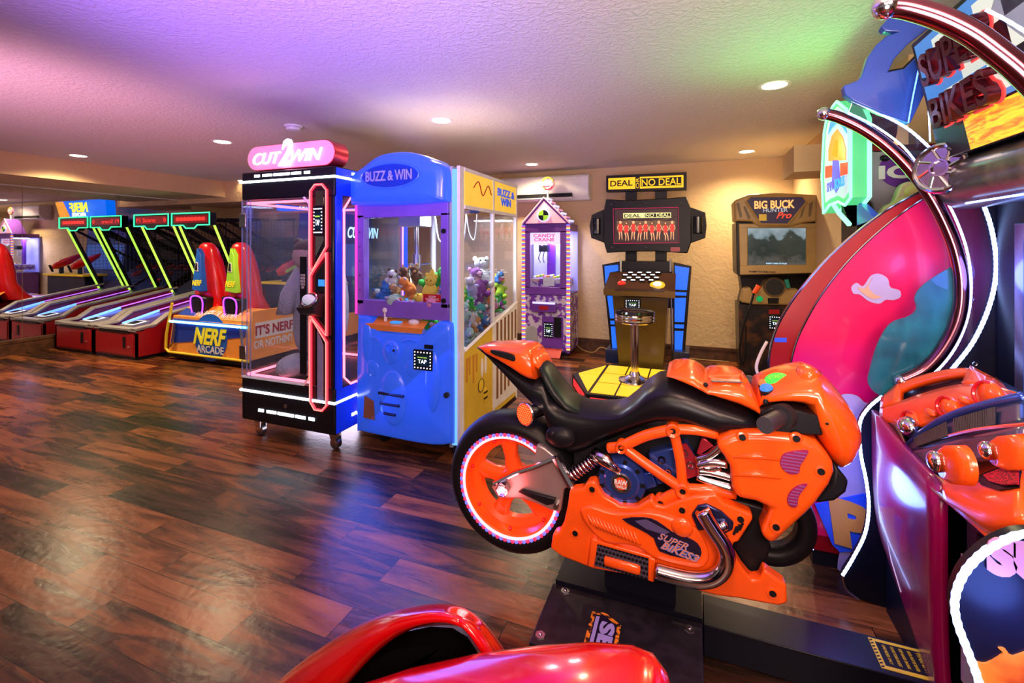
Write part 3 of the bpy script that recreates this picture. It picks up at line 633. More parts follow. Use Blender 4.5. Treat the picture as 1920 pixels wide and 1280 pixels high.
# giant plush bear hanging inside
mat('grey_fur', (0.50, 0.52, 0.60), 0.95, bump=(60, 1.0, 0.02)); mat('brown_fur', (0.10, 0.05, 0.03), 0.95, bump=(60, 1.0, 0.02)); mat('cream_fur', (0.65, 0.45, 0.34), 0.95, bump=(60, 1, 0.02))
bx, by = -2.66, 2.80
pb = thing('plush_bear', 'giant light grey plush bear with brown hair hanging inside the glass prize cabinet', 'plush toy', (bx, by, BZ1-0.05))
MB().loft([((bx-0.02, by, 0.56), (0.14, 0, 0), (0, 0.15, 0)), ((bx, by, 0.75), (0.22, 0, 0), (0, 0.20, 0)), ((bx+0.02, by, 1.0), (0.21, 0, 0), (0, 0.19, 0)), ((bx+0.03, by, 1.22), (0.17, 0, 0), (0, 0.15, 0)), ((bx+0.03, by, 1.36), (0.11, 0, 0), (0, 0.10, 0))], 18, 2).build('body', 'grey_fur', pb, sub=1, smooth=180)
MB().sph((bx-0.08, by-0.16, 0.52), (0.11, 0.16, 0.085), 16, 10).build('foot', 'grey_fur', pb, smooth=180)
MB().sph((bx+0.14, by-0.14, 0.53), (0.10, 0.14, 0.08), 16, 10).build('foot', 'grey_fur', pb, smooth=180)
for sx in (-1, 1):
    MB().loft([((bx+sx*0.13, by-0.04, 1.24), (0.06, 0, 0), (0, 0.06, 0)), ((bx+sx*0.18, by-0.12, 1.05), (0.07, 0, 0), (0, 0.065, 0)), ((bx+sx*0.15, by-0.2, 0.9), (0.06, 0, 0), (0, 0.055, 0))], 14, 2).build('arm', 'grey_fur', pb, smooth=180)
hd = MB().sph((bx-0.06, by-0.05, 1.33), (0.12, 0.12, 0.12), 16, 10).build('head', 'cream_fur', pb, smooth=180)
MB().sph((bx-0.06, by-0.03, 1.38), (0.13, 0.13, 0.08), 16, 10).build('hair', 'brown_fur', hd, smooth=180)
for sx in (-1, 1): MB().sph((bx-0.06+sx*0.10, by-0.05, 1.43), 0.035, 10, 8).build('ear', 'brown_fur', hd, smooth=180)
# ================================================================ blue claw machine
BX0, BX1, BY0, BY1 = -2.20, -1.385, 2.67, 3.70
FX1 = BX1-0.075
bw = thing('claw_machine', 'blue bee-themed claw machine marked BUZZ & WIN, filled with plush toys', 'arcade machine', ((BX0+BX1)/2, BY0, 0))
def o3(pts, ctr, k): return [((x-ctr[0])*k+ctr[0], (z-ctr[1])*k+ctr[1]) for x, z in pts]
# marquee dome
cx = (BX0+FX1)/2
dome = [(BX0-0.005, 1.70), (BX0-0.012, 1.74), (BX0, 1.88), (BX0+0.10, 1.945), (cx-0.14, 2.015), (cx-0.02, 2.03), (cx+0.10, 2.025), (cx+0.22, 1.99), (FX1-0.10, 1.955), (FX1-0.02, 1.925), (FX1+0.01, 1.87), (FX1+0.012, 1.71), (FX1-0.02, 1.685), (cx, 1.675), (BX0+0.03, 1.685)]
dm = MB(); n = len(dome)
def rings(pts, ctr, specs):
    return [[Vector((( x-ctr[0])*k+ctr[0], y, (z-ctr[1])*k+ctr[1])) for x, z in pts] for k, y in specs]
dsm = [(p.x, p.z) for p in smoothpath([(x, 0, z) for x, z in dome], 4, True)]
dm.ringf(rings(dsm, (cx, 1.83), [(0.96, BY0+0.22), (1.0, BY0+0.20), (1.0, BY0-0.02), (0.985, BY0-0.06), (0.94, BY0-0.085), (0.80, BY0-0.10), (0.45, BY0-0.11)]))
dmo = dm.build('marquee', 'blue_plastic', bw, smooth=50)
el = [(cx-0.02+0.225*math.cos(t), 1.865+0.082*math.sin(t)) for t in [2*PI*i/32 for i in range(32)]]
MB().py(el, BY0-0.118, BY0-0.09).build('name_plate', 'blue_deep', dmo) if mat('blue_deep', (0.01, 0.05, 0.42), 0.3) else None
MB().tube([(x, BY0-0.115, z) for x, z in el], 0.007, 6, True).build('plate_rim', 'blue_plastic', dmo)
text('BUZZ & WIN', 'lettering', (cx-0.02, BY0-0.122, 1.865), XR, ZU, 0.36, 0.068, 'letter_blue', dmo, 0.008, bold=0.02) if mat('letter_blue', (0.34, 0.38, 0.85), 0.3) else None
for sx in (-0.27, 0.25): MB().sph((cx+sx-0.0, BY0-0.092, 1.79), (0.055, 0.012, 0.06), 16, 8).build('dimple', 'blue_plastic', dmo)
# window frame
F = (BX0+0.0, FX1, 0.97, 1.70)
m = MB()
m.box(F[0], BY0-0.03, 1.60, F[1], BY0+0.03, 1.70); m.box(F[0], BY0-0.03, 0.92, F[1], BY0+0.03, 1.03); m.box(F[0], BY0-0.03, 1.0, F[0]+0.075, BY0+0.03, 1.62); m.box(F[1]-0.055, BY0-0.03, 1.0, F[1], BY0+0.03, 1.62)
wf = m.build('window_frame', 'purple_frame', bw, bevel=0.004)
MB().box(F[0]+0.004, BY0-0.034, 0.93, F[0]+0.022, BY0-0.028, 1.69).build('magenta_edge', 'magenta_paint', wf) if glow('magenta_paint', (1.0, 0.05, 0.45), 0.9, (0.8, 0.05, 0.4)) else None
for z in (1.05, 1.5): MB().cyl((F[1]-0.03, BY0-0.04, z), (F[1]-0.03, BY0-0.03, z), 0.016).build('lock', 'black', wf)
for i in range(7): MB().sph((F[0]+0.042, BY0-0.031, 1.0+i*0.1), 0.005, 6, 4).build('screw', 'charcoal', wf)
MB().box(F[0]+0.075, BY0, 1.03, F[1]-0.055, BY0+0.006, 1.60).build('front_glass', 'glass', bw)
st = MB().box(F[1]-0.20, BY0-0.006, 1.035, F[1]-0.065, BY0-0.001, 1.085).build('red_sticker', 'red_paint', bw)
text('REDEEM\nYOUR TICKETS', 'sticker_text', (F[1]-0.132, BY0-0.0065, 1.06), XR, ZU, 0.10, 0.03, 'white', st, 0.0005)
# vertical lit corner post
MB().box(FX1, BY0-0.01, 0.10, FX1+0.022, BY0+0.05, 1.92).build('corner_post', 'grey', bw)
MB().box(BX1-0.022, BY0-0.01, 0.10, BX1, BY0+0.05, 1.92).build('corner_post', 'white', bw)
MB().box(FX1+0.020, BY0-0.014, 0.12, BX1-0.020, BY0+0.04, 1.90).build('light_post', 'blue_tube', bw) if glow('blue_tube', (0.13, 0.42, 1.0), 1.25) else None
# moulded lower front
def bp(px_, py_): p = YP(px_, py_, BY0-0.06); return (p.x, p.z)
lower = [bp(669, 600), bp(672, 592), bp(690, 594), bp(700, 606), bp(712, 622), bp(795, 626), bp(806, 614), bp(822, 603), bp(840, 606), bp(845, 618), bp(846, 700), bp(846, 820), bp(842, 834), bp(810, 836), bp(760, 828), bp(712, 818), bp(672, 809), bp(667, 800), bp(667, 700)]
lsm = [(p.x, p.z) for p in smoothpath([(x, 0, z) for x, z in lower], 2, True)]
ctr = (cx, 0.55)
lo = MB(); lo.ringf(rings(lsm, ctr, [(1.0, BY0+0.10), (1.0, BY0-0.03), (0.985, BY0-0.05), (0.95, BY0-0.06), (0.5, BY0-0.07)]))
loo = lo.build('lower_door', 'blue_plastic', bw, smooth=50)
def relief(px_, py_, rx, rz, d=0.022, nm='bee_relief', m_='blue_plastic', sec=None):
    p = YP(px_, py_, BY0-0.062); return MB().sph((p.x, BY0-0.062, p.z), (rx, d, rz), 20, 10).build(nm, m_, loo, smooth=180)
# bee: body, head, wings, antennae in relief
relief(735, 660, 0.075, 0.085, 0.035); relief(738, 745, 0.115, 0.19, 0.04); relief(700, 690, 0.06, 0.06, 0.02); relief(772, 690, 0.05, 0.06, 0.02)
relief(812, 715, 0.06, 0.20, 0.03); relief(688, 640, 0.05, 0.14, 0.02)
for pts in (((715, 640), (705, 632), (695, 634)), ((755, 640), (768, 636), (780, 640))):
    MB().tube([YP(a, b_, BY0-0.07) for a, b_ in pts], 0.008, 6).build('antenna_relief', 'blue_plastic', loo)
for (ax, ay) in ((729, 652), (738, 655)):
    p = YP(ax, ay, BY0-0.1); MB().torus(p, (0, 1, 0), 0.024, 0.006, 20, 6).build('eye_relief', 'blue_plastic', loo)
p = YP(738, 657, BY0-0.10); MB().sph(p, 0.009, 8, 6).build('lock', 'charcoal', loo)
for (xa, ya, xb, yb) in ((710, 736, 757, 743), (713, 755, 749, 761), (720, 774, 742, 778)):
    MB().tube([YP(xa, ya, BY0-0.096), YP(xb, yb, BY0-0.096)], 0.010, 6).build('speaker_slot', 'navy', loo)
# prize chute
q = [bp(686, 741), bp(703, 751), bp(704, 786), bp(684, 781)]
MB().py(q, BY0-0.076, BY0-0.055).build('prize_chute', 'orange_dark', loo) if mat('orange_dark', (0.25, 0.09, 0.05), 0.5) else None
# control deck
d0, d1 = YP(697, 618, BY0-0.03), YP(795, 622, BY0-0.03)
dk = MB().add([(d0.x-0.02, BY0-0.075, 0.875), (d1.x+0.02, BY0-0.075, 0.865), (d1.x, BY0+0.03, 0.90), (d0.x, BY0+0.03, 0.91), (d0.x, BY0-0.06, 0.83), (d1.x, BY0-0.06, 0.83)], [(0,1,2,3), (0,4,5,1)]).build('control_deck', 'orange_art', bw)
jx = YP(723, 610, BY0-0.02).x
MB().cyl((jx, BY0-0.02, 0.89), (jx, BY0-0.02, 0.955), 0.012).sph((jx, BY0-0.02, 0.965), 0.022, 12, 8).build('joystick', 'white', dk)
MB().sph((YP(776, 615, BY0-0.02).x, BY0-0.02, 0.895), (0.04, 0.03, 0.022), 14, 8).build('push_button', 'white', dk)
MB().box(jx+0.06, BY0-0.055, 0.885, jx+0.13, BY0-0.01, 0.895).build('lcd', 'lcd_blue', dk)
MB().box(F[0]+0.12, BY0+0.03, 0.85, F[1]-0.14, BY0+0.04, 0.97).build('plush_guard', 'glass', bw)
p = YP(795, 674, BY0-0.075); cr = card_reader((p.x, BY0-0.08, p.z), XR, ZU, 0.115, 0.10, loo)
p = YP(804, 650, BY0-0.075); MB().box(p.x-0.03, BY0-0.082, p.z-0.012, p.x+0.03, BY0-0.07, p.z+0.012).build('coin_slot', 'black', loo)
p = YP(838, 740, BY0-0.075); MB().cyl((p.x, BY0-0.09, p.z), (p.x, BY0-0.07, p.z), 0.018).build('lock', 'charcoal', loo)
# side body
YM = 3.20
MB().px([(BY0+0.05, 0.10), (BY0+0.05, 0.70), (YM, 0.80), (BY1, 0.86), (BY1, 0.12)], BX1-0.02, BX1-0.001).build('side_panel', 'bee_yellow', bw) if mat('bee_yellow', (0.72, 0.50, 0.04), 0.4) else None
MB().px([(YM, 0.18), (YM, 0.86), (BY1, 0.92), (BY1, 0.18)], BX1-0.001, BX1+0.004).build('slat_panel', 'white', bw)
for zc in ((0.24, 0.50), (0.58, 0.82)):
    for i in range(6):
        y = YM+0.05+i*0.078
        MB().box(BX1+0.003, y, zc[0]+0.01*i, BX1+0.007, y+0.032, zc[1]+0.01*i).build('slat', 'brown_slat', bw)

MB().tube([(BX1, BY0+0.05, 0.715), (BX1, BY1, 0.93)], 0.014, 4).build('trim_rail', 'white', bw)
for y in (YM, BY1-0.015): MB().box(BX1-0.02, y-0.012, 0.12, BX1+0.006, y+0.012, 1.90).build('corner_post', 'white', bw)
MB().box(BX0, BY1-0.03, 0.12, BX0+0.03, BY1, 1.90).build('corner_post', 'white', bw)
MB().box(BX0, BY0+0.04, 0.10, BX0+0.02, BY1-0.03, 0.93).build('side_panel', 'bee_yellow', bw)
MB().box(BX1-0.012, BY0+0.05, 0.70, BX1-0.006, BY1-0.02, 1.66).build('side_glass', 'glass', bw)
MB().box(BX0+0.004, BY0+0.05, 0.93, BX0+0.010, BY1-0.03, 1.66).build('side_glass', 'glass', bw)
MB().box(BX0+0.03, BY1-0.012, 0.90, BX1-0.03, BY1-0.006, 1.66).build('back_glass', 'hazy_glass', bw)
MB().box(BX0+0.02, BY0+0.04, 0.62, BX1-0.03, BY1-0.02, 0.66).build('inner_floor', 'white', bw)
MB().box(BX0+0.0, BY0+0.02, 0.10, BX1-0.0, BY1, 0.14).build('bottom_panel', 'black', bw)
MB().box(BX0, BY0+0.05, 1.89, BX1, BY1, 1.92).build('roof', 'white', bw)
m = MB(); m.box(BX1-0.02, BY0+0.05, 1.66, BX1+0.003, BY1, 1.91); hs = m.build('header_panel', 'header_yellow', bw) if glow('header_yellow', (1.0, 0.62, 0.05), 0.45, (0.8, 0.55, 0.1)) else None
for y0_, y1_, z in ((BY0+0.05, BY1, 1.66), (BY0+0.05, BY1, 1.905)): MB().box(BX1-0.004, y0_, z-0.012, BX1+0.008, y1_, z+0.012).build('trim_rail', 'white', bw)
text('BUZZ &\nWIN', 'header_lettering', (BX1+0.004, 3.45, 1.785), (0, 1, 0), ZU, 0.36, 0.13, 'blue_plastic', hs, 0.004, bold=0.03)
MB().tube(smoothpath([(BX1+0.006, BY0+0.18, 1.80), (BX1+0.006, BY0+0.26, 1.85), (BX1+0.006, BY0+0.33, 1.76), (BX1+0.006, BY0+0.42, 1.84), (BX1+0.006, BY0+0.48, 1.78)], 5), 0.004, 5).build('header_swirl', 'red_paint', hs)
# bee picture on the side panel
by_, bz_ = 2.98, 0.42
bee = MB().sph((BX1, by_, bz_), (0.004, 0.045, 0.05), 14, 8).build('bee_picture', 'yellow', bw)
MB().sph((BX1+0.001, by_+0.07, bz_-0.09), (0.004, 0.03, 0.06), 14, 8).build('bee_body', 'yellow', bee)
for dy, dz in ((0.02, 0.12), (0.08, 0.13)): MB().sph((BX1, by_+dy, bz_+dz), (0.003, 0.022, 0.07), 12, 8).build('bee_wing', 'white', bee)
for i in range(2): MB().box(BX1+0.002, by_+0.045, bz_-0.075-i*0.04, BX1+0.007, by_+0.10, bz_-0.062-i*0.04).build('bee_stripe', 'black', bee)
MB().torus((BX1+0.002, by_, bz_), (1, 0, 0), 0.046, 0.003, 20, 4).build('bee_outline', 'black', bee)
for y, l_ in ((2.76, 0.12), (2.80, 0.08), (2.86, 0.15), (2.91, 0.09)): MB().px([(y-0.014, 0.66), (y+0.014, 0.66), (y+0.008, 0.62-l_), (y-0.008, 0.62-l_)], BX1-0.001, BX1+0.002).build('honey_drip', 'honey', bee)
for x in (BX0+0.13, BX1-0.10):
    for y in (BY0+0.12, BY1-0.10): caster(x, y, bw, 0.10, 'charcoal')
# claw and trolley
clx, cly = BX0+0.26, BY0+0.35
cl = MB().box(clx-0.11, cly-0.08, 1.55, clx+0.08, cly+0.08, 1.66).build('claw_trolley', 'grey', bw, bevel=0.005)
MB().box(BX0+0.03, cly-0.01, 1.64, BX1-0.03, cly+0.01, 1.66).build('claw_rail', 'steel', bw)
MB().cyl((clx, cly, 1.30), (clx, cly, 1.56), 0.018).cyl((clx, cly, 1.24), (clx, cly, 1.34), 0.03).build('claw_hub', 'chrome', cl)
for i in range(3):
    a = i*2*PI/3+0.5; ux, uy = math.cos(a), math.sin(a)
    MB().tube([(clx, cly, 1.26), (clx+ux*0.10, cly+uy*0.10, 1.27), (clx+ux*0.13, cly+uy*0.13, 1.18), (clx+ux*0.07, cly+uy*0.07, 1.08)], 0.006, 6).build('claw_finger', 'chrome', cl)
for k in range(4):
    x0 = BX0+0.36+k*0.09
    MB().tube(smoothpath([(x0, cly+0.1, 1.64), (x0+0.02, cly+0.12, 1.46+0.03*(k % 2)), (x0+0.06, cly+0.12, 1.46), (x0+0.09, cly+0.1, 1.64)], 5), 0.005, 6).build('coiled_cable', 'white', bw)
light('claw_machine_lamp', 'AREA', (clx+0.35, BY0+0.45, 1.885), (0.92, 0.97, 1.0), 0.1, 0.3, (clx+0.35, BY0+0.45, 0.6))
light('claw_machine_tube', 'AREA', ((BX0+BX1)/2, BY0+0.5, 1.65), (0.90, 0.96, 1.0), 24, 0.45, ((BX0+BX1)/2, BY0+0.5, 0.6))
light('blue_front_fill', 'AREA', ((BX0+BX1)/2, BY0-0.14, 0.55), (0.08, 0.16, 1.0), 11, 0.9, ((BX0+BX1)/2+0.5, BY0-1, 0.0))  # added blue area lamp before the claw machine, tints the floor
# plush toys
COL = {'green': (0.03, 0.45, 0.05), 'yellow': (0.9, 0.66, 0.06), 'pink': (0.72, 0.30, 0.55), 'orange': (0.85, 0.25, 0.04), 'tan': (0.62, 0.33, 0.13), 'white': (0.75, 0.75, 0.78), 'blue': (0.03, 0.20, 0.60),
       'teal': (0.05, 0.42, 0.38), 'purple': (0.22, 0.05, 0.30), 'grey': (0.30, 0.30, 0.33), 'brown': (0.14, 0.06, 0.03), 'lime': (0.45, 0.75, 0.04), 'mint': (0.40, 0.65, 0.55), 'lavender': (0.45, 0.38, 0.70), 'red': (0.6, 0.02, 0.03)}
for k_, c_ in COL.items(): mat('plush_'+k_, c_, 0.9, bump=(80, 0.6, 0.01))
mat('plush_zebra', (0.75, 0.75, 0.75), 0.9)
zt = M['plush_zebra'].node_tree; wv = zt.nodes.new('ShaderNodeTexWave'); wv.inputs['Scale'].default_value = 14; wv.inputs['Distortion'].default_value = 2
rp = zt.nodes.new('ShaderNodeValToRGB'); rp.color_ramp.elements[0].position = 0.45; rp.color_ramp.elements[1].position = 0.5; rp.color_ramp.elements[0].color = (0.02, 0.02, 0.03, 1); rp.color_ramp.elements[1].color = (0.8, 0.8, 0.8, 1)
zt.links.new(wv.outputs['Color'], rp.inputs[0]); tcz = zt.nodes.new('ShaderNodeTexCoord'); zt.links.new(tcz.outputs['Object'], wv.inputs['Vector']); zt.links.new(rp.outputs[0], zt.nodes['Principled BSDF'].inputs['Base Color'])
proto = {}
def toy(x, y, z, s, col, label, rot, kind='bear', acc='white'):
    key = (col, kind, acc)
    def parts():
        out = []
        mb = MB(); mb.sph((0, 0, 0), (0.8, 0.7, 0.95), 12, 8)
        if kind == 'bear':
            for sx in (-1, 1):
                mb.sph((sx*0.62, -0.35, 0.35), (0.25, 0.42, 0.25), 8, 6); mb.sph((sx*0.5, -0.5, -0.7), (0.28, 0.45, 0.28), 8, 6)
        if kind == 'dino':
            mb.loft([((0, 0.5, -0.5), (0.4, 0, 0), (0, 0, 0.4)), ((0, 1.2, -0.6), (0.25, 0, 0), (0, 0, 0.22)), ((0.1, 1.8, -0.4), (0.08, 0, 0), (0, 0, 0.07))], 10)
            for sx in (-1, 1): mb.sph((sx*0.6, -0.4, -0.6), (0.28, 0.45, 0.25), 8, 6)
        out.append(('body', mb, 'plush_'+col))
        hb_ = MB().sph((0, -0.15, 1.25), (0.62, 0.58, 0.55), 12, 8)
        if kind == 'dino': hb_.sph((0, -0.65, 1.15), (0.4, 0.45, 0.28), 10, 6)
        if kind == 'cone': hb_.loft([((0, 0, 1.3), (0.6, 0, 0), (0, 0.6, 0)), ((0, 0, 1.8), (0.4, 0, 0), (0, 0.4, 0)), ((0, 0, 2.4), (0.08, 0, 0), (0, 0.08, 0))], 12, 2)
        out.append(('head', hb_, 'plush_'+col))
        for sx in (-1, 1): out.append(('ear', MB().sph((sx*0.48, -0.05, 1.72), (0.22, 0.12, 0.24 if kind != 'bunny' else 0.6), 8, 6), 'plush_'+(acc if kind != 'dino' else col)))
        if kind != 'cone': out.append(('snout', MB().sph((0, -0.68, 1.12), (0.26, 0.16, 0.2), 8, 6), 'plush_'+acc))
        for sx in (-1, 1): out.append(('eye', MB().sph((sx*0.22, -0.70, 1.36), 0.07, 6, 4), 'black'))
        return out
    if key not in proto:
        t_ = thing('plush_toy', label, 'plush toy', (0, 0, 0), 'plush toys in the blue claw machine')
        for nm, mb, m_ in parts(): mb.build(nm, m_, t_, smooth=180)
        proto[key] = t_
    else: t_ = copy_tree(proto[key])
    t_.location = (x, y, z); t_.scale = (s, s, s); t_.rotation_euler = rot; t_['label'] = label
    t_['group'] = 'plush toys in the blue claw machine'
    return t_
def at(px_, py_, y): p = YP(px_, py_, y); return p.x, p.y, p.z
FR = BY0+0.12
spec = [(735, 528, FR+0.05, .052, 'white', 'small white plush dog with dark ears in the claw machine window', (0.4, 0.2, 0.3), 'bear', 'brown'),
        (760, 520, FR+0.12, .05, 'brown', 'dark brown plush toy behind the white plush dog', (0.3, 0.5, -0.5), 'bear', 'tan'),
        (783, 520, FR+0.12, .05, 'brown', 'plush doll with dark brown hair behind the tan plush toys', (0.2, -0.3, 0.4), 'bear', 'tan'),
        (812, 530, FR+0.10, .085, 'green', 'large green plush dinosaur leaning at the right of the claw machine window', (0.2, 0.9, 0.5), 'dino', 'yellow'),
        (742, 545, FR+0.04, .045, 'tan', 'small tan plush puppy below the white plush dog', (0.9, 0.2, 0.1), 'bear', 'white'),
        (768, 541, FR+0.02, .058, 'orange', 'orange tan plush puppy in the middle of the claw machine window', (0.7, 0.1, -0.3), 'bear', 'white'),
        (806, 548, FR-0.02, .065, 'yellow', 'yellow cone-shaped plush toy under the green dinosaur', (0.1, 0.15, 0.2), 'cone', 'yellow'),
        (790, 560, FR-0.03, .05, 'yellow', 'small yellow plush arm piece beside the yellow cone toy', (1.2, 0.9, 0.2), 'bear', 'yellow'),
        (745, 565, FR-0.02, .075, 'mint', 'pale mint plush toy lying at bottom left of the claw machine window', (1.3, 0.2, 0.3), 'bear', 'lavender'),
        (722, 560, FR+0.02, .065, 'blue', 'blue plush toy at the bottom left corner of the claw machine window', (0.2, 0.3, 0.2), 'bear', 'blue'),
        (752, 568, FR-0.06, .035, 'red', 'small red plush ball toy with yellow trim at the bottom of the window', (1.0, 0.2, 0.3), 'bear', 'yellow'),
        (776, 571, FR-0.05, .045, 'grey', 'small grey plush mouse beside the pink plush pig', (1.2, -0.5, 0.2), 'bear', 'pink'),
        (802, 566, FR-0.05, .072, 'pink', 'large pink spotted plush pig at the bottom right of the window', (1.5, 0.3, 0.9), 'bear', 'pink'),
        (828, 558, FR-0.0, .045, 'lavender', 'lavender plush toy behind the red sticker', (0.3, 0.3, 0.2), 'bear', 'blue'),
        (832, 545, FR+0.08, .05, 'orange', 'orange plush toy at the right edge of the front window', (0.3, 0.3, 0.2), 'bear', 'white'),
        (698, 545, FR+0.25, .075, 'teal', 'dim teal plush toy at the far left inside the claw machine', (0.3, 0.1, 0.7), 'bear', 'teal'),
        (705, 560, FR+0.12, .06, 'grey', 'dim grey plush toy at the lower left inside the claw machine', (0.8, 0.1, 0.7), 'bear', 'blue')]
for px_, py_, y, s, c_, lab, rot, kd, acc in spec:
    x, yy, z = at(px_, py_, y); toy(x, yy, z, s*1.05, c_, lab, rot, kd, acc)
# toys against the right-hand glass
sx_ = BX1-0.10
side = [(885, 545, .06, 'lavender', 'lavender plush toy by the side glass next to the purple plush', 'bear', 'white'), (896, 540, .085, 'purple', 'large dark purple plush toy against the side glass', 'bear', 'pink'),
        (905, 523, .095, 'zebra', 'black and white striped plush zebra on top of the pile by the side glass', 'bear', 'white'), (875, 570, .065, 'green', 'green plush frog low against the side glass by the lit post', 'bear', 'lime'),
        (915, 562, .06, 'orange', 'orange plush toy below the striped zebra', 'bear', 'black' if False else 'brown'), (903, 565, .06, 'grey', 'grey plush toy under the striped zebra', 'bear', 'grey'),
        (893, 575, .055, 'purple', 'small purple plush toy low against the side glass', 'bear', 'purple'), (934, 545, .075, 'lime', 'lime yellow plush toy near the rear corner of the claw machine', 'bear', 'yellow'),
        (930, 562, .07, 'green', 'bright green plush toy under the lime one at the rear corner', 'bear', 'green'), (933, 525, .05, 'blue', 'navy and white plush toy above the lime one at the rear corner', 'bear', 'white'),
        (932, 585, .065, 'purple', 'magenta purple plush toy under the bright green one', 'bear', 'pink'), (940, 575, .06, 'white', 'white plush toy at the rear corner beside the bright green one', 'bear', 'white')]
for px_, py_, s, c_, lab, kd, acc in side:
    p = XP(px_, py_, sx_); toy(p.x, p.y, p.z, s, c_, lab, (random.uniform(-.5, .8), random.uniform(-.5, .5), random.uniform(0.6, 1.8)), kd, acc)
fillc = ['mint', 'white', 'teal', 'lavender', 'pink', 'green', 'grey', 'tan', 'blue', 'orange', 'white', 'mint']
i = 0
for px_, y0_ in ((868, 592), (880, 596), (892, 590), (904, 592), (915, 588), (924, 580), (870, 612), (882, 618), (894, 612), (906, 608), (917, 602), (869, 632), (880, 640), (893, 632), (905, 626), (917, 618), (933, 600), (945, 590)):
    c_ = fillc[i % len(fillc)]; i += 1; p = XP(px_, y0_, BX1-0.10)
    toy(p.x, min(p.y, BY1-0.10), max(p.z, 0.73), .062, c_, '%s plush toy packed low in the pile behind the side glass' % c_, (random.uniform(-1, 1), random.uniform(-1, 1), random.uniform(0, 3)), 'bear', 'white' if c_ != 'white' else 'grey')
for (x, y, z) in [(BX0+0.12+0.14*a, BY0+0.14+0.17*b_, 0.78+0.03*((a*3+b_) % 3)+0.02*b_) for a in range(4) for b_ in range(5)]:
    c_ = fillc[i % len(fillc)]; i += 1
    toy(x, y, z, .075, c_, '%s plush toy deep inside the claw machine pile' % c_, (random.uniform(-1, 1), random.uniform(-1, 1), random.uniform(0, 3)), 'bear', 'white' if c_ != 'white' else 'grey')
# ================================================================ candy crane
KX0, KX1, KY0, KY1 = -2.06, -1.435, 5.73, 6.20
cc = thing('candy_crane', 'narrow purple candy crane with pointed pink roof and lollipop topper', 'claw machine', ((KX0+KX1)/2, KY0, 0))
mat('candy_purple', (0.16, 0.045, 0.36), 0.3); mat('candy_art', (0.55, 0.50, 0.60), 0.4, var=(14, (0.16, 0.03, 0.36), 0.47, 0.53)); mat('red_mat', (0.50, 0.008, 0.012), 0.5)
glow('lilac_light', (0.55, 0.55, 1.0), 1.3); glow('pink_roof', (1.0, 0.40, 0.62), 0.35, (0.8, 0.4, 0.5))
MB().box(KX0+0.02, KY0+0.02, 0.05, KX1, KY1, 0.80).build('lower_body', 'candy_purple', cc, bevel=0.004)
MB().box(KX0, KY0, 1.60, KX1, KY1, 1.69).build('upper_body', 'candy_purple', cc, bevel=0.004)
MB().box(KX0, KY1-0.02, 0.8, KX1, KY1, 1.6).build('rear_wall', 'lilac_back', cc) if glow('lilac_back', (0.30, 0.30, 1.0), 0.45, (0.4, 0.4, 0.8)) else None  # rear wall made to glow, added to brighten the crane's inside
m = MB(); m.box(KX0+0.03, KY0-0.005, 0.78, KX1-0.03, KY0+0.02, 0.88); m.box(KX0+0.03, KY0-0.005, 1.58, KX1-0.03, KY0+0.02, 1.64)
m.box(KX0+0.03, KY0-0.005, 0.86, KX0+0.10, KY0+0.02, 1.60); m.box(KX1-0.12, KY0-0.005, 0.86, KX1-0.03, KY0+0.02, 1.60); m.build('door_frame', 'candy_purple', cc, bevel=0.004)
MB().box(KX0+0.1, KY0+0.005, 0.88, KX1-0.12, KY0+0.009, 1.58).build('front_glass', 'glass', cc)
MB().box(KX1-0.006, KY0+0.03, 0.80, KX1-0.002, KY1-0.02, 1.60).build('side_glass', 'glass', cc)
MB().box(KX0+0.002, KY0+0.03, 0.80, KX0+0.006, KY1-0.02, 1.60).build('side_glass', 'glass', cc)
for x in (KX0+0.012, KX1-0.012):
    o = MB().box(x-0.018, KY0-0.012, 0.05, x+0.018, KY0+0.012, 1.68).build('light_column', 'candy_purple', cc)
    for i, (cn, cl_) in enumerate((('stripe_yellow', (1.0, 0.8, 0.15)), ('stripe_red', (1.0, 0.08, 0.12)), ('stripe_blue', (0.12, 0.15, 1.0)))):
        if cn not in M: glow(cn, cl_, 1.3)
        sm = MB()
        for k in range(27):
            z = 0.09 + k*0.059 + i*0.0195
            sm.box(x-0.021, KY0-0.017, z, x+0.021, KY0+0.012, z+0.0165)
        sm.build('light_stripes', cn, o)['kind'] = 'stuff'
# roof
xm = (KX0+KX1)/2 - 0.02
rf = MB().py([(KX0-0.01, 1.69), (KX1+0.01, 1.69), (xm, 2.03)], KY0-0.01, 5.965).build('roof', 'candy_purple', cc)
MB().py([(KX0+0.04, 1.70), (KX1-0.04, 1.70), (xm, 1.985)], KY0-0.014, KY0-0.009).build('gable_panel', 'pink_roof', rf)
MB().tube([(KX0-0.01, KY0-0.014, 1.695), (xm, KY0-0.014, 2.03), (KX1+0.01, KY0-0.014, 1.695)], 0.012, 6).build('gable_trim', 'pink_roof', rf)
for i in range(7):
    f = (i+0.5)/7; x = xm + (KX1+0.01-xm)*f; z = 2.03 - 0.34*f
    MB().tube([(x+0.008, KY0+0.02, z+0.016), (x+0.008, 5.96, z+0.016)], 0.014, 6).build('roof_tube', ('lilac_light', 'pink_roof')[i % 2], rf)
dc = (xm, KY0-0.02, 1.80)
MB().lathe(dc, [(0.001, 0), (0.085, 0), (0.085, 0.012), (0.001, 0.012)], (0, -1, 0), 28).build('round_plate', 'lilac_light', rf)
for k in range(4):
    a0_ = k*PI/2; MB().py([(xm, 1.80)] + [(xm+0.068*math.cos(a0_+j*PI/12), 1.80+0.068*math.sin(a0_+j*PI/12)) for j in range(7)], KY0-0.037, KY0-0.032).build('quarter', ('black', 'lime_panel')[k % 2], rf)
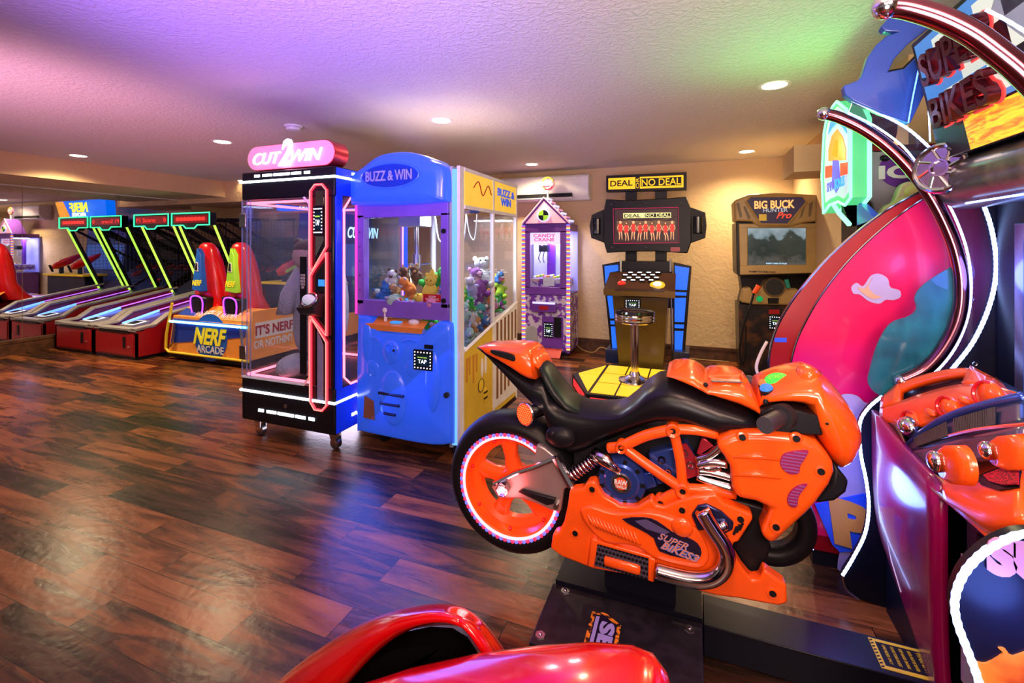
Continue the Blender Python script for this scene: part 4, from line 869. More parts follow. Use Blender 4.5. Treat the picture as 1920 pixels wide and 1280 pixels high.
# lollipop
MB().cyl((xm+0.02, KY0+0.1, 2.0), (xm+0.02, KY0+0.1, 2.13), 0.012).build('lollipop_stick', 'white', cc)
lp = MB().lathe((xm+0.02, KY0+0.1, 2.22), [(0.001, -0.012), (0.09, -0.012), (0.09, 0.012), (0.001, 0.012)], (0, -1, 0), 28).build('lollipop', 'rose', cc) if mat('rose', (0.55, 0.12, 0.25), 0.3) else None
for k, cn in enumerate(('yellow', 'lime_panel', 'red_paint', 'white')):
    MB().tube([(xm+0.02+0.082*math.cos(t)*(1-0.09*k), KY0+0.085, 2.22+0.082*math.sin(t)*(1-0.09*k)) for t in [k*1.5+j*0.25 for j in range(12)]], 0.008, 6).build('swirl', cn, lp)
MB().box(xm-0.065, KY0+0.078, 2.19, xm+0.105, KY0+0.086, 2.25).build('name_bar', 'rose', lp)
text('WINNER\nEVERYTIME', 'lettering', (xm+0.02, KY0+0.076, 2.22), XR, ZU, 0.15, 0.05, 'white', lp, 0.002, bold=0.02)
# interior
pl = MB().py([(KX0+0.1, 1.58), (KX1-0.12, 1.58), (KX1-0.12, 1.44), (KX1-0.2, 1.415), (KX1-0.28, 1.44), (KX0+0.26, 1.41), (KX0+0.18, 1.44), (KX0+0.1, 1.42)], KY0+0.012, KY0+0.018).build('candy_banner', 'banner', cc) if glow('banner', (0.85, 0.75, 1.0), 0.9, (0.7, 0.6, 0.8)) else None
text('CANDY\nCRANE', 'lettering', (xm, KY0+0.011, 1.515), XR, ZU, 0.30, 0.10, 'stripe_pink', pl, 0.002, bold=0.03) if glow('stripe_pink', (1.0, 0.15, 0.35), 0.8) else None
MB().box(xm-0.12, KY0+0.15, 1.33, xm+0.0, KY0+0.25, 1.42).build('claw_head', 'black', cc)
for sx in (-0.11, -0.06, -0.01): MB().tube([(xm+sx, KY0+0.2, 1.33), (xm+sx*1.3, KY0+0.2, 1.24), (xm+sx, KY0+0.2, 1.18)], 0.008, 6).build('claw_finger', 'steel', cc)
MB().box(xm-0.05, KY0+0.3, 0.9, xm+0.06, KY0+0.34, 1.58).build('inner_column', 'purple', cc)
MB().box(KX0+0.1, KY0+0.03, 0.86, KX1-0.05, KY1-0.04, 0.98).build('candy_tray', 'candy_art', cc)
text('PLAY UNTIL YOU WIN', 'sign_text', (xm-0.16, KY0+0.028, 0.96), XR, ZU, 0.17, 0.02, 'orange_art', cc, 0.002)
MB().box(xm-0.02, KY0+0.022, 0.89, xm+0.13, KY0+0.03, 1.0).build('price_card', 'white', cc)
light('candy_crane_lamp', 'AREA', (xm, (KY0+KY1)/2, 1.59), (0.75, 0.72, 1.0), 22, 0.35, (xm, (KY0+KY1)/2, 0.6))
# lower front art, drawer, door
MB().box(KX0+0.035, KY0+0.008, 0.07, KX1-0.035, KY0+0.02, 0.77).build('front_art', 'candy_art', cc)
MB().box(xm-0.16, KY0-0.05, 0.56, xm+0.17, KY0+0.01, 0.68).build('prize_drawer', 'candy_purple', cc, bevel=0.006)
MB().box(xm-0.14, KY0-0.054, 0.665, xm+0.16, KY0-0.046, 0.69).build('light_bar', 'lilac_light', cc)
st = MB().box(xm-0.05, KY0-0.054, 0.59, xm+0.07, KY0-0.05, 0.64).build('red_sticker', 'red_paint', cc)
MB().box(xm-0.03, KY0-0.002, 0.10, KX1-0.08, KY0+0.01, 0.50).build('service_door', 'candy_purple', cc, bevel=0.003)
card_reader((xm+0.06, KY0-0.004, 0.33), XR, ZU, 0.10, 0.15, cc)
MB().box(xm+0.14, KY0-0.04, 0.25, xm+0.23, KY0, 0.50).build('bill_acceptor', 'black', cc, bevel=0.004)
MB().loft([((xm-0.17, KY0-0.01, 0.13), (0.03, 0, 0), (0, 0.01, 0)), ((xm-0.17, KY0-0.01, 0.17), (0.085, 0, 0), (0, 0.012, 0)), ((xm-0.17, KY0-0.01, 0.32), (0.085, 0, 0), (0, 0.012, 0)), ((xm-0.17, KY0-0.01, 0.37), (0.03, 0, 0), (0, 0.01, 0))], 16).build('round_flap', 'grey', cc)
MB().box(KX1-0.001, KY0+0.03, 0.08, KX1+0.003, KY1-0.01, 0.78).build('side_art', 'candy_art', cc)
MB().box(KX0+0.03, KY0+0.03, 0.0, KX1-0.03, KY1-0.03, 0.05).build('plinth', 'black', cc)
rm = tag(MB().prism([(KX0+0.04, KY0-0.02, 0.10), (KX1-0.09, KY0-0.02, 0.10), (KX1-0.09, KY0-0.13, 0.006), (KX0+0.04, KY0-0.13, 0.006)], (0, 0.004, -0.006)).build('kick_ramp', 'red_mat'), 'sloping red plastic step in front of the candy crane', 'step')
# candies piled on the tray
ci = 0
for a in range(9):
    for b_ in range(2):
        x = KX0+0.14+a*0.045; y = KY0+0.08+b_*0.08; z = 1.0+0.01*((a*7+b_*3) % 3)
        cn = ('white', 'yellow', 'lime_panel', 'rose', 'orange_art')[(a+b_*2) % 5]
        o = MB().sph((x, y, z), (0.026, 0.018, 0.018), 8, 6).build('candy', cn); ci += 1
        tag(o, {'white': 'white', 'yellow': 'yellow', 'lime_panel': 'green', 'rose': 'pink', 'orange_art': 'orange'}[cn]+' wrapped candy on the pile inside the candy crane', 'candy', 'candies in the candy crane')
# ================================================================ deal game
dg_ = thing('briefcase_game', 'tall black game marked DEAL OR NO DEAL with blue lit side panels', 'arcade machine', (-0.50, 5.3, 0))
def P5(x, y): return 1100+x/6.735, 310+y/6.735
def P6(x, y): return 1110+x/5.565, 470+y/5.565
def yz(P, pts, y): return [(lambda q: (q.x, q.z))(YP(*P(a, b_), y)) for a, b_ in pts]
MB().py(yz(P5, [(245, 130), (1262, 83), (1262, 308), (245, 335)], 5.75), 5.75, 5.86).build('marquee', 'black', dg_, bevel=0.004)
mk = MB().py(yz(P5, [(275, 163), (1222, 122), (1222, 276), (275, 304)], 5.745), 5.742, 5.75).build('marquee_face', 'yellow_lightbox', dg_)
def txt5(s, a, b_, y, col, par, **k):
    p0 = YP(*P5(*a), y); p1 = YP(*P5(*b_), y)
    return text(s, 'lettering', ((p0.x+p1.x)/2, y, (p0.z+p1.z)/2), XR, ZU, abs(p1.x-p0.x), abs(p0.z-p1.z), col, par, 0.003, **k)
txt5('DEAL', (298, 195), (580, 255), 5.739, 'black', mk, bold=0.02)
MB().py(yz(P5, [(615, 145), (672, 143), (672, 300), (615, 302)], 5.742), 5.737, 5.742).build('divider', 'black', mk)
q = YP(*P5(643, 222), 5.734); text('OR', 'lettering', (q.x, 5.735, q.z), ZU, (-1, 0, 0), 0.13, 0.036, 'yellow_lightbox', mk, 0.002)
MB().py(yz(P5, [(684, 165), (1196, 145), (1196, 248), (684, 268)], 5.742), 5.737, 5.742).build('divider', 'black', mk)
txt5('NO DEAL', (694, 175), (1188, 240), 5.735, 'yellow_lightbox', mk, bold=0.01)
for a, b_ in ((490, 630), (865, 1010)):
    x0 = YP(*P5(a, 380), 5.85).x; x1 = YP(*P5(b_, 380), 5.85).x
    MB().box(x0, 5.84, 0.95, x1, 5.90, 2.15).build('support_post', 'black', dg_, bevel=0.003)
ms = MB().py(yz(P5, [(240, 425), (500, 440), (1010, 415), (1260, 392), (1320, 560), (1325, 960), (1272, 1110), (870, 1085), (490, 1090), (255, 1105), (210, 950), (215, 570)], 5.60), 5.60, 5.82).build('monitor', 'black', dg_, bevel=0.01)
for pts, c0 in (([(60, 620), (215, 555), (215, 975), (55, 915), (35, 770)], (125, 770)), ([(1305, 525), (1500, 590), (1515, 760), (1500, 915), (1305, 985)], (1405, 750))):
    o = MB().py(yz(P5, pts, 5.66), 5.66, 5.78).build('speaker_wing', 'charcoal', ms, bevel=0.008)
    p = YP(*P5(*c0), 5.66); MB().loft([((p.x, 5.66, p.z-0.10), (0.045, 0, 0), (0, 0.03, 0)), ((p.x, 5.65, p.z-0.09), (0.05, 0, 0), (0, 0.04, 0)), ((p.x, 5.65, p.z+0.09), (0.05, 0, 0), (0, 0.04, 0)), ((p.x, 5.66, p.z+0.10), (0.045, 0, 0), (0, 0.03, 0))], 16, 4).build('speaker', 'black_gloss', ms)
sc_ = MB().py(yz(P5, [(355, 560), (1145, 550), (1150, 970), (355, 970)], 5.595), 5.593, 5.60).build('screen', 'deal_screen', ms) if glow('deal_screen', (0.05, 0.02, 0.02), 0.9, (0.02, 0.01, 0.01)) else None
pts = [(335, 550), (1155, 530), (1165, 975), (345, 985)]
MB().tube([YP(*P5(a, b_), 5.59) for a, b_ in pts], 0.005, 6, True).build('screen_border', 'rose_line', sc_) if glow('rose_line', (0.6, 0.02, 0.10), 0.7) else None
bb = MB().py(yz(P5, [(462, 603), (1065, 595), (1065, 658), (462, 668)], 5.59), 5.588, 5.593).build('title_bar', 'title_pale', sc_) if glow('title_pale', (1.0, 0.9, 0.35), 1.0) else None
MB().py(yz(P5, [(735, 608), (1056, 603), (1056, 650), (735, 655)], 5.587), 5.586, 5.588).build('title_block', 'black', bb)
txt5('DEAL', (475, 615), (680, 655), 5.585, 'black', bb, bold=0.02); txt5('NO DEAL', (745, 612), (1048, 645), 5.584, 'title_pale', bb, bold=0.01)
# stage and row of presenters on the screen
MB().tube(smoothpath([YP(*P5(a, b_), 5.589) for a, b_ in ((350, 655), (550, 700), (750, 710), (950, 690), (1145, 640))], 4), 0.003, 4).build('stage_line', 'dark_chrome', sc_)
MB().py(yz(P5, [(380, 700), (1120, 700), (1120, 830), (380, 830)], 5.592), 5.590, 5.592).build('stage_wall', 'stage_brown', sc_) if glow('stage_brown', (0.16, 0.07, 0.03), 0.9) else None
if 'skin_glow' not in M: glow('skin_glow', (1.0, 0.45, 0.22), 0.95); glow('dress_red', (1.0, 0.03, 0.02), 0.9); glow('hair_dark', (0.10, 0.04, 0.02), 0.5)
for i, (fx, lean) in enumerate(((425, 5), (500, 10), (590, -5), (675, -10), (745, 0), (825, 12), (910, -6), (995, 16), (1080, 0))):
    y0_ = 705 + (8 if i % 2 else -4)
    f = MB().py(yz(P5, [(fx-26, y0_+48), (fx-12, y0_+38), (fx+12, y0_+38), (fx+26, y0_+50), (fx+18, y0_+90), (fx+28, y0_+140), (fx-26, y0_+140), (fx-18, y0_+92)], 5.588), 5.586, 5.588).build('presenter_figure', 'dress_red', sc_)
    p = YP(*P5(fx, y0_+18), 5.587); r_ = 0.012
    MB().sph((p.x, 5.588, p.z), (r_*1.3, 0.002, r_*1.6), 10, 6).build('hair', 'hair_dark' if i % 2 else 'skin_glow', f)
    MB().sph((p.x, 5.587, p.z), (r_*0.8, 0.002, r_), 10, 6).build('face', 'skin_glow', f)
    for s_ in (-1, 1):
        MB().tube([YP(*P5(fx+s_*14, y0_+138), 5.587), YP(*P5(fx+s_*14+lean, y0_+185), 5.587), YP(*P5(fx+s_*18+lean, y0_+235), 5.587)], [0.008, 0.006, 0.004], 6).build('leg', 'skin_glow', f)
        MB().tube([YP(*P5(fx+s_*24, y0_+52), 5.586), YP(*P5(fx+s_*38, y0_+90), 5.586), YP(*P5(fx+s_*24, y0_+110), 5.586)], 0.004, 5).build('arm', 'skin_glow', f)
for a, b_ in ((310, 490), (738, 480), (1185, 467), (318, 1035), (745, 1035)):
    p = YP(*P5(a, b_), 5.595); MB().sph((p.x, 5.60, p.z), 0.008, 8, 6).build('screw', 'steel', ms)
o = MB().py(yz(P5, [(1060, 1032), (1178, 1032), (1178, 1088), (1060, 1088)], 5.595), 5.594, 5.60).build('red_sticker', 'red_paint', ms)
# lower cabinet: gold body, blue lit wings, console
MB().prism([YP(*P6(215, 475), 5.16), YP(*P6(795, 490), 5.16), YP(*P6(742, 1240), 5.16), YP(*P6(280, 1215), 5.16)], (0, 0.50, 0)).build('body', 'gold_brown', dg_, bevel=0.004) if mat('gold_brown', (0.09, 0.055, 0.008), 0.22) else None
for pts, inner in (([(105, 145), (290, 110), (300, 470), (265, 1060), (195, 1040), (140, 480)], [[(130, 160), (272, 145), (275, 210), (185, 225), (150, 350), (140, 350)], [(158, 470), (212, 470), (232, 705), (190, 705)], [(190, 730), (232, 730), (236, 768), (194, 768)], [(196, 790), (240, 790), (262, 1040), (214, 1035)]]),
                   ([(850, 120), (1040, 160), (965, 1118), (850, 1098), (845, 480)], [[(865, 155), (1015, 180), (990, 410), (865, 405)], [(865, 430), (988, 435), (984, 468), (865, 465)], [(862, 492), (982, 492), (962, 745), (862, 742)], [(862, 768), (960, 770), (957, 810), (862, 806)], [(862, 835), (955, 838), (935, 1088), (862, 1082)]])):
    o = MB().py(yz(P6, pts, 5.48), 5.48, 5.56).build('light_wing', 'black', dg_, bevel=0.004)
    for q in inner: MB().py(yz(P6, q, 5.475), 5.474, 5.48).build('blue_panel', 'blue_lightbox', o)
MB().prism([YP(*P6(290, 110), 5.5), YP(*P6(830, 115), 5.5), YP(*P6(850, 600), 5.5), YP(*P6(260, 600), 5.5)], (0, 0.3, 0)).build('console_back', 'black', dg_)
for a in (300, 820):
    MB().tube([YP(*P6(a, 90), 5.40), YP(*P6(a, 220), 5.36)], 0.012, 8).build('rod', 'steel', dg_)
MB().tube([YP(*P6(825, 500), 5.40), YP(*P6(835, 1160), 5.40)], 0.010, 8).build('rod', 'steel', dg_)
cons = [YP(*P6(118, 405), 4.98), YP(*P6(360, 392), 4.96), YP(*P6(640, 405), 4.96), YP(*P6(868, 425), 4.98), YP(*P6(875, 235), 5.30), YP(*P6(190, 222), 5.30)]
ks = MB().prism(cons, (0, 0, -0.02)).build('control_panel', 'brown_gloss', dg_, smooth=0) if mat('brown_gloss', (0.045, 0.018, 0.010), 0.25) else None
fr = [YP(*P6(a, b_), 4.97) for a, b_ in ((118, 405), (360, 395), (640, 407), (868, 428), (868, 498), (640, 480), (360, 470), (122, 462))]
MB().prism(fr, (0, 0.12, 0)).build('front_edge', 'gold_trim', ks) if mat('gold_trim', (0.16, 0.09, 0.02), 0.25, 0.5) else None
pn = (cons[5]-cons[0]).cross(cons[3]-cons[0]).normalized();
if pn.z < 0: pn = -pn
def onp(a, b_, off=0.0):   # point where the picture ray meets the sloping console top
    d = ray(*P6(a, b_)); o_ = Vector((0, 0, CH)); t_ = (cons[0]-o_).dot(pn)/d.dot(pn); return o_ + d*t_ + pn*off
for r_, (yy, x0) in enumerate(((237, 403), (262, 348), (290, 388), (317, 333))):
    for k in range(4):
        a = x0 + k*(95-r_*0); c1 = onp(a, yy, 0.004); u_ = Vector((1, 0, 0)); v_ = pn.cross(u_).normalized()
        b1 = MB().prism([c1+u_*s_*0.033+v_*t_*0.017 for s_, t_ in ((-1, -1), (1, -1), (1, 1), (-1, 1))], pn*0.010).build('case_button', 'charcoal', ks)
        MB().prism([c1+u_*s_*0.022+v_*t_*0.008+pn*0.010 for s_, t_ in ((-1, -1), (1, -1), (1, 1), (-1, 1))], pn*0.003).build('button_light', 'white_led_soft', b1)
for (a, b_, cn) in ((310, 350, 'red_button'), (682, 358, 'white_button')):
    if cn not in M: glow(cn, (1.0, 0.03, 0.02) if cn[0] == 'r' else (0.7, 0.8, 0.8), 0.6, (0.7, 0.02, 0.02) if cn[0] == 'r' else (0.7, 0.7, 0.7))
    c1 = onp(a, b_, 0.0); MB().lathe(c1, [(0.001, 0.006), (0.075, 0.006), (0.078, 0), ], pn, 24).build('button_surround', 'yellow', ks)
    MB().sph(c1+pn*0.012, (0.045, 0.045, 0.03), 16, 8).build('push_button', cn, ks)
for a in (455, 530):
    c1 = onp(a, 353, 0.001); MB().prism([c1+Vector((1,0,0))*s_*0.028+pn.cross(Vector((1,0,0)))*t_*0.008 for s_, t_ in ((-1,-1),(1,-1),(1,1),(-1,1))], pn*0.004).build('label_strip', 'gold_trim', ks)
q = YP(*P6(425, 558), 5.155); card_reader((q.x, 5.150, q.z), XR, ZU, 0.135, 0.085, dg_)
for a, b_, c2, d2 in ((140, 1040, 270, 1165), (850, 1065, 1015, 1210)):
    p0 = YP(*P6(a, d2), 5.35); p1 = YP(*P6(c2, b_), 5.35)
    MB().box(p0.x, 5.35, max(0, p0.z), p1.x, 5.75, p1.z).build('foot', 'navy', dg_, bevel=0.004)
light('deal_blue_glow', 'AREA', (-0.5, 5.44, 0.6), (0.05, 0.2, 1.0), 1.2, 0.3, (-0.5, 4.6, 0.0))
# lit platform
pf = thing('light_up_platform', 'low octagonal platform with glowing yellow top tiles and red sides', 'platform', (-0.5, 4.7, 0))
tp = [ZP(1073, 700, 0.125), ZP(1099, 738, 0.125), ZP(1205, 752, 0.125)]
xl, yl = tp[0].x, tp[0].y; xf, yf_ = tp[1].x, tp[1].y
xr_ = -0.5 + (-0.5 - xl); xf2 = -0.5 + (-0.5 - xf)
top = [(xl, yl), (xf, yf_), (xf2, yf_), (xr_, yl), (xf2, 5.06), (xf, 5.06)]
MB().pz(top, 0.012, 0.125).build('frame', 'black', pf)
ys = [yf_+0.035, (yf_+0.035)*0.66+5.03*0.34, (yf_+0.035)*0.33+5.03*0.67, 5.03]
xs = [xf+0.02, xf+0.02+(xf2-xf-0.04)*0.333, xf+0.02+(xf2-xf-0.04)*0.667, xf2-0.02]
for i in range(3):
    for j in range(3): MB().box(xs[i]+0.008, ys[j]+0.012, 0.120, xs[i+1]-0.008, ys[j+1]-0.012, 0.129).build('light_tile', 'yellow_lightbox', pf)
for sx, xa, xb in ((1, xl, xf), (-1, xr_, xf2)):
    MB().pz([(xa+sx*0.06, yl+0.02), (xb+sx*0.0, yl+0.02), (xb+sx*0.0, yf_+0.07)], 0.12, 0.129).build('light_tile', 'yellow_lightbox', pf)
    MB().pz([(xa+sx*0.06, yl+0.035), (xb+sx*0.0, yl+0.035), (xb, 5.0)], 0.12, 0.129).build('light_tile', 'yellow_lightbox', pf)
for i in range(3): MB().box(xs[i]+0.015, yf_-0.004, 0.03, xs[i+1]-0.015, yf_+0.003, 0.098).build('side_tile', 'red_lightbox', pf)
for sx, a, b_ in ((1, (xl, yl), (xf, yf_)), (-1, (xr_, yl), (xf2, yf_))):
    A = Vector((a[0], a[1], 0)); B = Vector((b_[0], b_[1], 0)); d = (B-A); nn = Vector((-0.7*sx, -0.7, 0)).normalized()
    m = MB(); m.prism([A+d*0.12+Vector((0,0,0.03)), A+d*0.88+Vector((0,0,0.03)), A+d*0.88+Vector((0,0,0.098)), A+d*0.12+Vector((0,0,0.098))], nn*0.004); m.build('side_tile', 'red_lightbox', pf)
MB().pz([(x_*0.97+(-0.5)*0.03, y_+0.01) for x_, y_ in top], 0, 0.013).build('underside', 'black', pf)
# stool
sp_ = ZP(1190, 713, 0.13); sx0, sy0 = sp_.x, sp_.y
so = thing('bar_stool', 'round backless bar stool with chrome-banded black seat on the lit platform', 'stool', (sx0, sy0, 0.129))
MB().lathe((sx0, sy0, 0), [(0.001, 0.129), (0.155, 0.129), (0.15, 0.142), (0.10, 0.155), (0.055, 0.18), (0.04, 0.215), (0.001, 0.215)], n=32).build('base', 'chrome', so)
MB().cyl((sx0, sy0, 0.2), (sx0, sy0, 0.70), 0.036).build('pole', 'chrome', so)
MB().lathe((sx0, sy0, 0), [(0.001, 0.68), (0.165, 0.68), (0.178, 0.69), (0.182, 0.705), (0.176, 0.712), (0.182, 0.72), (0.182, 0.735), (0.176, 0.742), (0.182, 0.75), (0.18, 0.762), (0.001, 0.762)], n=36).build('seat_band', 'chrome', so)
MB().lathe((sx0, sy0, 0), [(0.001, 0.762), (0.175, 0.762), (0.185, 0.775), (0.178, 0.795), (0.14, 0.808), (0.001, 0.812)], n=36).build('seat', 'black_gloss', so)
# ================================================================ hunting cabinet
hb = thing('hunting_game_cabinet', 'tan and black shooting game cabinet marked BIG BUCK HUNTER PRO', 'arcade machine', (0.75, 5.4, 0))
def P7(x, y): return 1360+x/3.46, 350+y/3.46
HY = 5.14
MB().py(yz(P7, [(55, 90), (150, 50), (330, 38), (520, 48), (605, 52), (595, 225), (500, 235), (410, 262), (225, 262), (170, 225), (62, 222)], HY), HY, HY+0.35).build('marquee_hood', 'tan_plastic', hb, bevel=0.02, seg=3)
ma = MB().py(yz(P7, [(165, 62), (500, 60), (528, 100), (405, 245), (228, 243), (132, 95)], HY-0.012), HY-0.012, HY+0.002).build('marquee_art', 'hunt_dark', hb) if glow('hunt_dark', (0.03, 0.02, 0.05), 0.6, (0.03, 0.02, 0.03)) else None
MB().tube([YP(*P7(a, b_), HY-0.012) for a, b_ in ((165, 62), (132, 95), (228, 243), (405, 245), (528, 100), (500, 60))], 0.012, 6, True).build('marquee_rim', 'tan_plastic', ma)
def t7(s, a, b_, col, par, y=HY-0.016, **k):
    p0 = YP(*P7(*a), y); p1 = YP(*P7(*b_), y)
    return text(s, 'lettering', ((p0.x+p1.x)/2, y, (p0.z+p1.z)/2), XR, ZU, abs(p1.x-p0.x), abs(p0.z-p1.z), col, par, 0.003, **k)
if 'hunt_orange' not in M: glow('hunt_orange', (1.0, 0.42, 0.12), 1.3); glow('hunt_red', (0.9, 0.06, 0.02), 0.9)
t7('BIG BUCK', (188, 92), (450, 138), 'hunt_orange', ma, bold=0.03); t7('HUNTER', (245, 142), (405, 162), 'grey_glow', ma, bold=0.01) if glow('grey_glow', (0.5, 0.5, 0.55), 0.8) else None
t7('Pro', (330, 165), (430, 205), 'hunt_red', ma, shear=0.4, bold=0.02)
MB().py(yz(P7, [(218, 178), (268, 178), (268, 220), (218, 220)], HY-0.016), HY-0.018, HY-0.013).build('yellow_notice', 'yellow', ma)
for q in ([(70, 110), (90, 100), (110, 190), (95, 205)], [(115, 130), (130, 125), (165, 200), (150, 215)], [(500, 150), (520, 120), (500, 190), (480, 210)], [(545, 110), (570, 95), (555, 190), (540, 195)]):
    MB().py(yz(P7, q, HY-0.004), HY-0.004, HY+0.004).build('hood_slot', 'tan_dark', hb) if ('tan_dark' in M or mat('tan_dark', (0.16, 0.10, 0.045), 0.5)) else None
MB().py(yz(P7, [(70, 228), (602, 225), (602, 570), (90, 580), (75, 560)], HY+0.05), HY+0.06, 5.70).build('monitor_case', 'black', hb, bevel=0.006)
bz = MB(); 
for q in ([(88, 240), (590, 235), (590, 268), (88, 268)], [(95, 510), (590, 505), (590, 560), (95, 572)], [(88, 262), (146, 262), (146, 514), (95, 514)], [(525, 262), (590, 262), (590, 512), (525, 512)]): bz.py(yz(P7, q, HY+0.03), HY+0.03, HY+0.08)
bz.build('bezel', 'tan_plastic', hb, bevel=0.008)
def forest():
    m = bpy.data.materials.new('forest_screen'); m.use_nodes = True; nt = m.node_tree; b = nt.nodes['Principled BSDF']; N = nt.nodes.new; L = nt.links.new
    tc = N('ShaderNodeTexCoord'); sep = N('ShaderNodeSeparateXYZ'); L(tc.outputs['Object'], sep.inputs[0])
    n = N('ShaderNodeTexNoise'); n.inputs['Scale'].default_value = 9; n.inputs['Detail'].default_value = 7; L(tc.outputs['Object'], n.inputs['Vector'])
    ma_ = N('ShaderNodeMath'); ma_.operation = 'MULTIPLY_ADD'; ma_.inputs[1].default_value = 0.45; L(n.outputs['Fac'], ma_.inputs[0]); L(sep.outputs['Z'], ma_.inputs[2])
    r = N('ShaderNodeValToRGB'); e = r.color_ramp.elements; mr = N('ShaderNodeMapRange'); mr.inputs[1].default_value = 1.25; mr.inputs[2].default_value = 1.85; L(ma_.outputs[0], mr.inputs[0])
    e[0].position = 0.0; e[0].color = (0.05, 0.06, 0.05, 1); e[1].position = 1.0; e[1].color = (0.35, 0.45, 0.50, 1)
    for p_, c_ in ((0.35, (0.10, 0.10, 0.09, 1)), (0.5, (0.02, 0.035, 0.03, 1)), (0.75, (0.03, 0.05, 0.045, 1)), (0.82, (0.22, 0.30, 0.33, 1))):
        x = e.new(p_); x.color = c_
    L(mr.outputs[0], r.inputs[0]); L(r.outputs[0], b.inputs['Emission Color']); b.inputs['Emission Strength'].default_value = 0.8; b.inputs['Base Color'].default_value = (0.01, 0.01, 0.01, 1); b.inputs['Roughness'].default_value = 0.15
    return m
M['forest_screen'] = forest()
hsn = MB().py(yz(P7, [(144, 266), (527, 262), (527, 512), (146, 514)], HY+0.06), HY+0.055, HY+0.062).build('screen', 'forest_screen', hb)
t7('INSERT CARD TO PLAY', (265, 492), (400, 503), 'cyan_white', hsn, y=HY+0.05)
t7('PUMP TO RELOAD', (155, 545), (328, 558), 'black', hb, y=HY+0.025, bold=0.02)
MB().py(yz(P7, [(95, 575), (585, 570), (560, 760), (90, 760), (110, 680)], 5.45), 5.45, 5.75).build('neck', 'black', hb)
# control console
cnl = MB().py(yz(P7, [(100, 750), (120, 660), (165, 650), (180, 700), (240, 650), (260, 605), (320, 592), (385, 612), (410, 660), (470, 660), (520, 770), (180, 765)], 5.28), 5.28, 5.5).build('control_console', 'tan_plastic', hb, bevel=0.02, seg=3)
p = YP(*P7(318, 650), 5.27); MB().lathe((p.x, 5.27, p.z), [(0.001, 0.0), (0.085, 0.0), (0.095, 0.008), (0.10, -0.01)], (0, -1, 0), 28).build('speaker_ring', 'tan_dark', cnl)
MB().lathe((p.x, 5.262, p.z), [(0.001, 0.0), (0.08, 0.0), (0.08, 0.004), (0.001, 0.004)], (0, -1, 0), 28).build('speaker_grille', 'charcoal', cnl)
p = YP(*P7(223, 728), 5.27); MB().cyl((p.x, 5.28, p.z), (p.x, 5.255, p.z), 0.03, 0.024).build('start_button', 'green_button', cnl) if glow('green_button', (0.0, 0.5, 0.15), 0.4, (0.0, 0.35, 0.1)) else None
MB().py(yz(P7, [(275, 722), (348, 722), (345, 758), (278, 758)], 5.27), 5.268, 5.28).build('coin_plate', 'black', cnl)
MB().py(yz(P7, [(85, 762), (530, 770), (530, 1225), (180, 1225), (95, 1200)], 5.36), 5.36, 5.80).build('lower_cabinet', 'hunt_body', hb, bevel=0.006) if mat('hunt_body', (0.012, 0.010, 0.014), 0.35, var=(7, (0.09, 0.035, 0.015), 0.52, 0.66)) else None
q = YP(*P7(325, 880), 5.35); card_reader((q.x, 5.35, q.z), XR, ZU, 0.10, 0.11, hb)
MB().py(yz(P7, [(283, 795), (352, 795), (350, 826), (283, 826)], 5.355), 5.352, 5.36).build('red_sticker', 'red_paint', hb)
gun = MB().tube([YP(*P7(218, 640), 5.2), YP(*P7(185, 690), 5.2)], [0.028, 0.022], 10).build('toy_gun_grip', 'orange_plastic', hb)
MB().tube(smoothpath([YP(*P7(a, b_), 5.22) for a, b_ in ((185, 690), (165, 760), (130, 850), (105, 960), (92, 1060), (108, 1150), (128, 1080), (132, 900))], 5), 0.010, 6).build('gun_cable', 'black', hb)
MB().tube([YP(*P7(410, 655), 5.25), YP(*P7(395, 600), 5.25)], 0.02, 8).build('toy_gun_grip', 'teal_plastic', hb) if mat('teal_plastic', (0.02, 0.30, 0.24), 0.4) else None
# loose cables on the floor
tag(MB().tube(smoothpath([(-1.42, 6.05, 0.10), (-1.35, 6.1, 0.03), (-1.2, 6.05, 0.012), (-1.1, 6.08, 0.08), (-0.98, 6.1, 0.04), (-0.85, 6.0, 0.012)], 6), 0.008, 6).build('power_cable', 'tan_plastic'), 'tan power cable looping along the baseboard beside the candy crane', 'cable')
tag(MB().tube(smoothpath([(-0.1, 6.08, 0.04), (0.1, 6.12, 0.02), (0.42, 6.13, 0.02)], 6), 0.006, 6).build('power_cable', 'tan_plastic'), 'tan power cable by the baseboard left of the hunting cabinet', 'cable')
# ================================================================ machines along the right wall
mat('magenta_panel', (0.72, 0.0, 0.085), 0.3, coat=0.15, var=(1.2, (0.60, 0.002, 0.24), 0.45, 0.65)); mat('dark_red', (0.30, 0.0, 0.006), 0.35)
mat('lavender', (0.42, 0.36, 0.62), 0.4); mat('gold_letter', (0.75, 0.36, 0.08), 0.35); mat('sign_grey', (0.34, 0.30, 0.38), 0.45); mat('maroon', (0.10, 0.01, 0.02), 0.4)
MY = 2.38
def q2(pts, y): return [(lambda q: (q.x, q.z))(YP(a, b_, y)) for a, b_ in pts]
am = thing('arched_side_game', 'large arcade machine with tall curved magenta and dark red side panel', 'arcade machine', (0.75, MY, 0))
arc_o = [(1525, 1085), (1505, 965), (1475, 860), (1452, 780), (1442, 710), (1443, 660), (1456, 615), (1482, 568), (1515, 525), (1555, 480), (1600, 440), (1650, 402), (1700, 372), (1760, 345), (1830, 325)]
po = q2(arc_o, MY); po = [(p.x, p.z) for p in smoothpath([(x, 0, z) for x, z in po[:-0 or None]], 3)]
po = [(x, max(z, 0.07)) for x, z in po]
xr = 1.25
sp = MB().py(po + [(xr, po[-1][1]), (xr, 0.07)], MY, MY+0.03).build('side_panel', 'dark_red', am)
MB().tube([(x, MY-0.002, z) for x, z in po], 0.005, 6).build('edge_trim', 'chrome', sp)
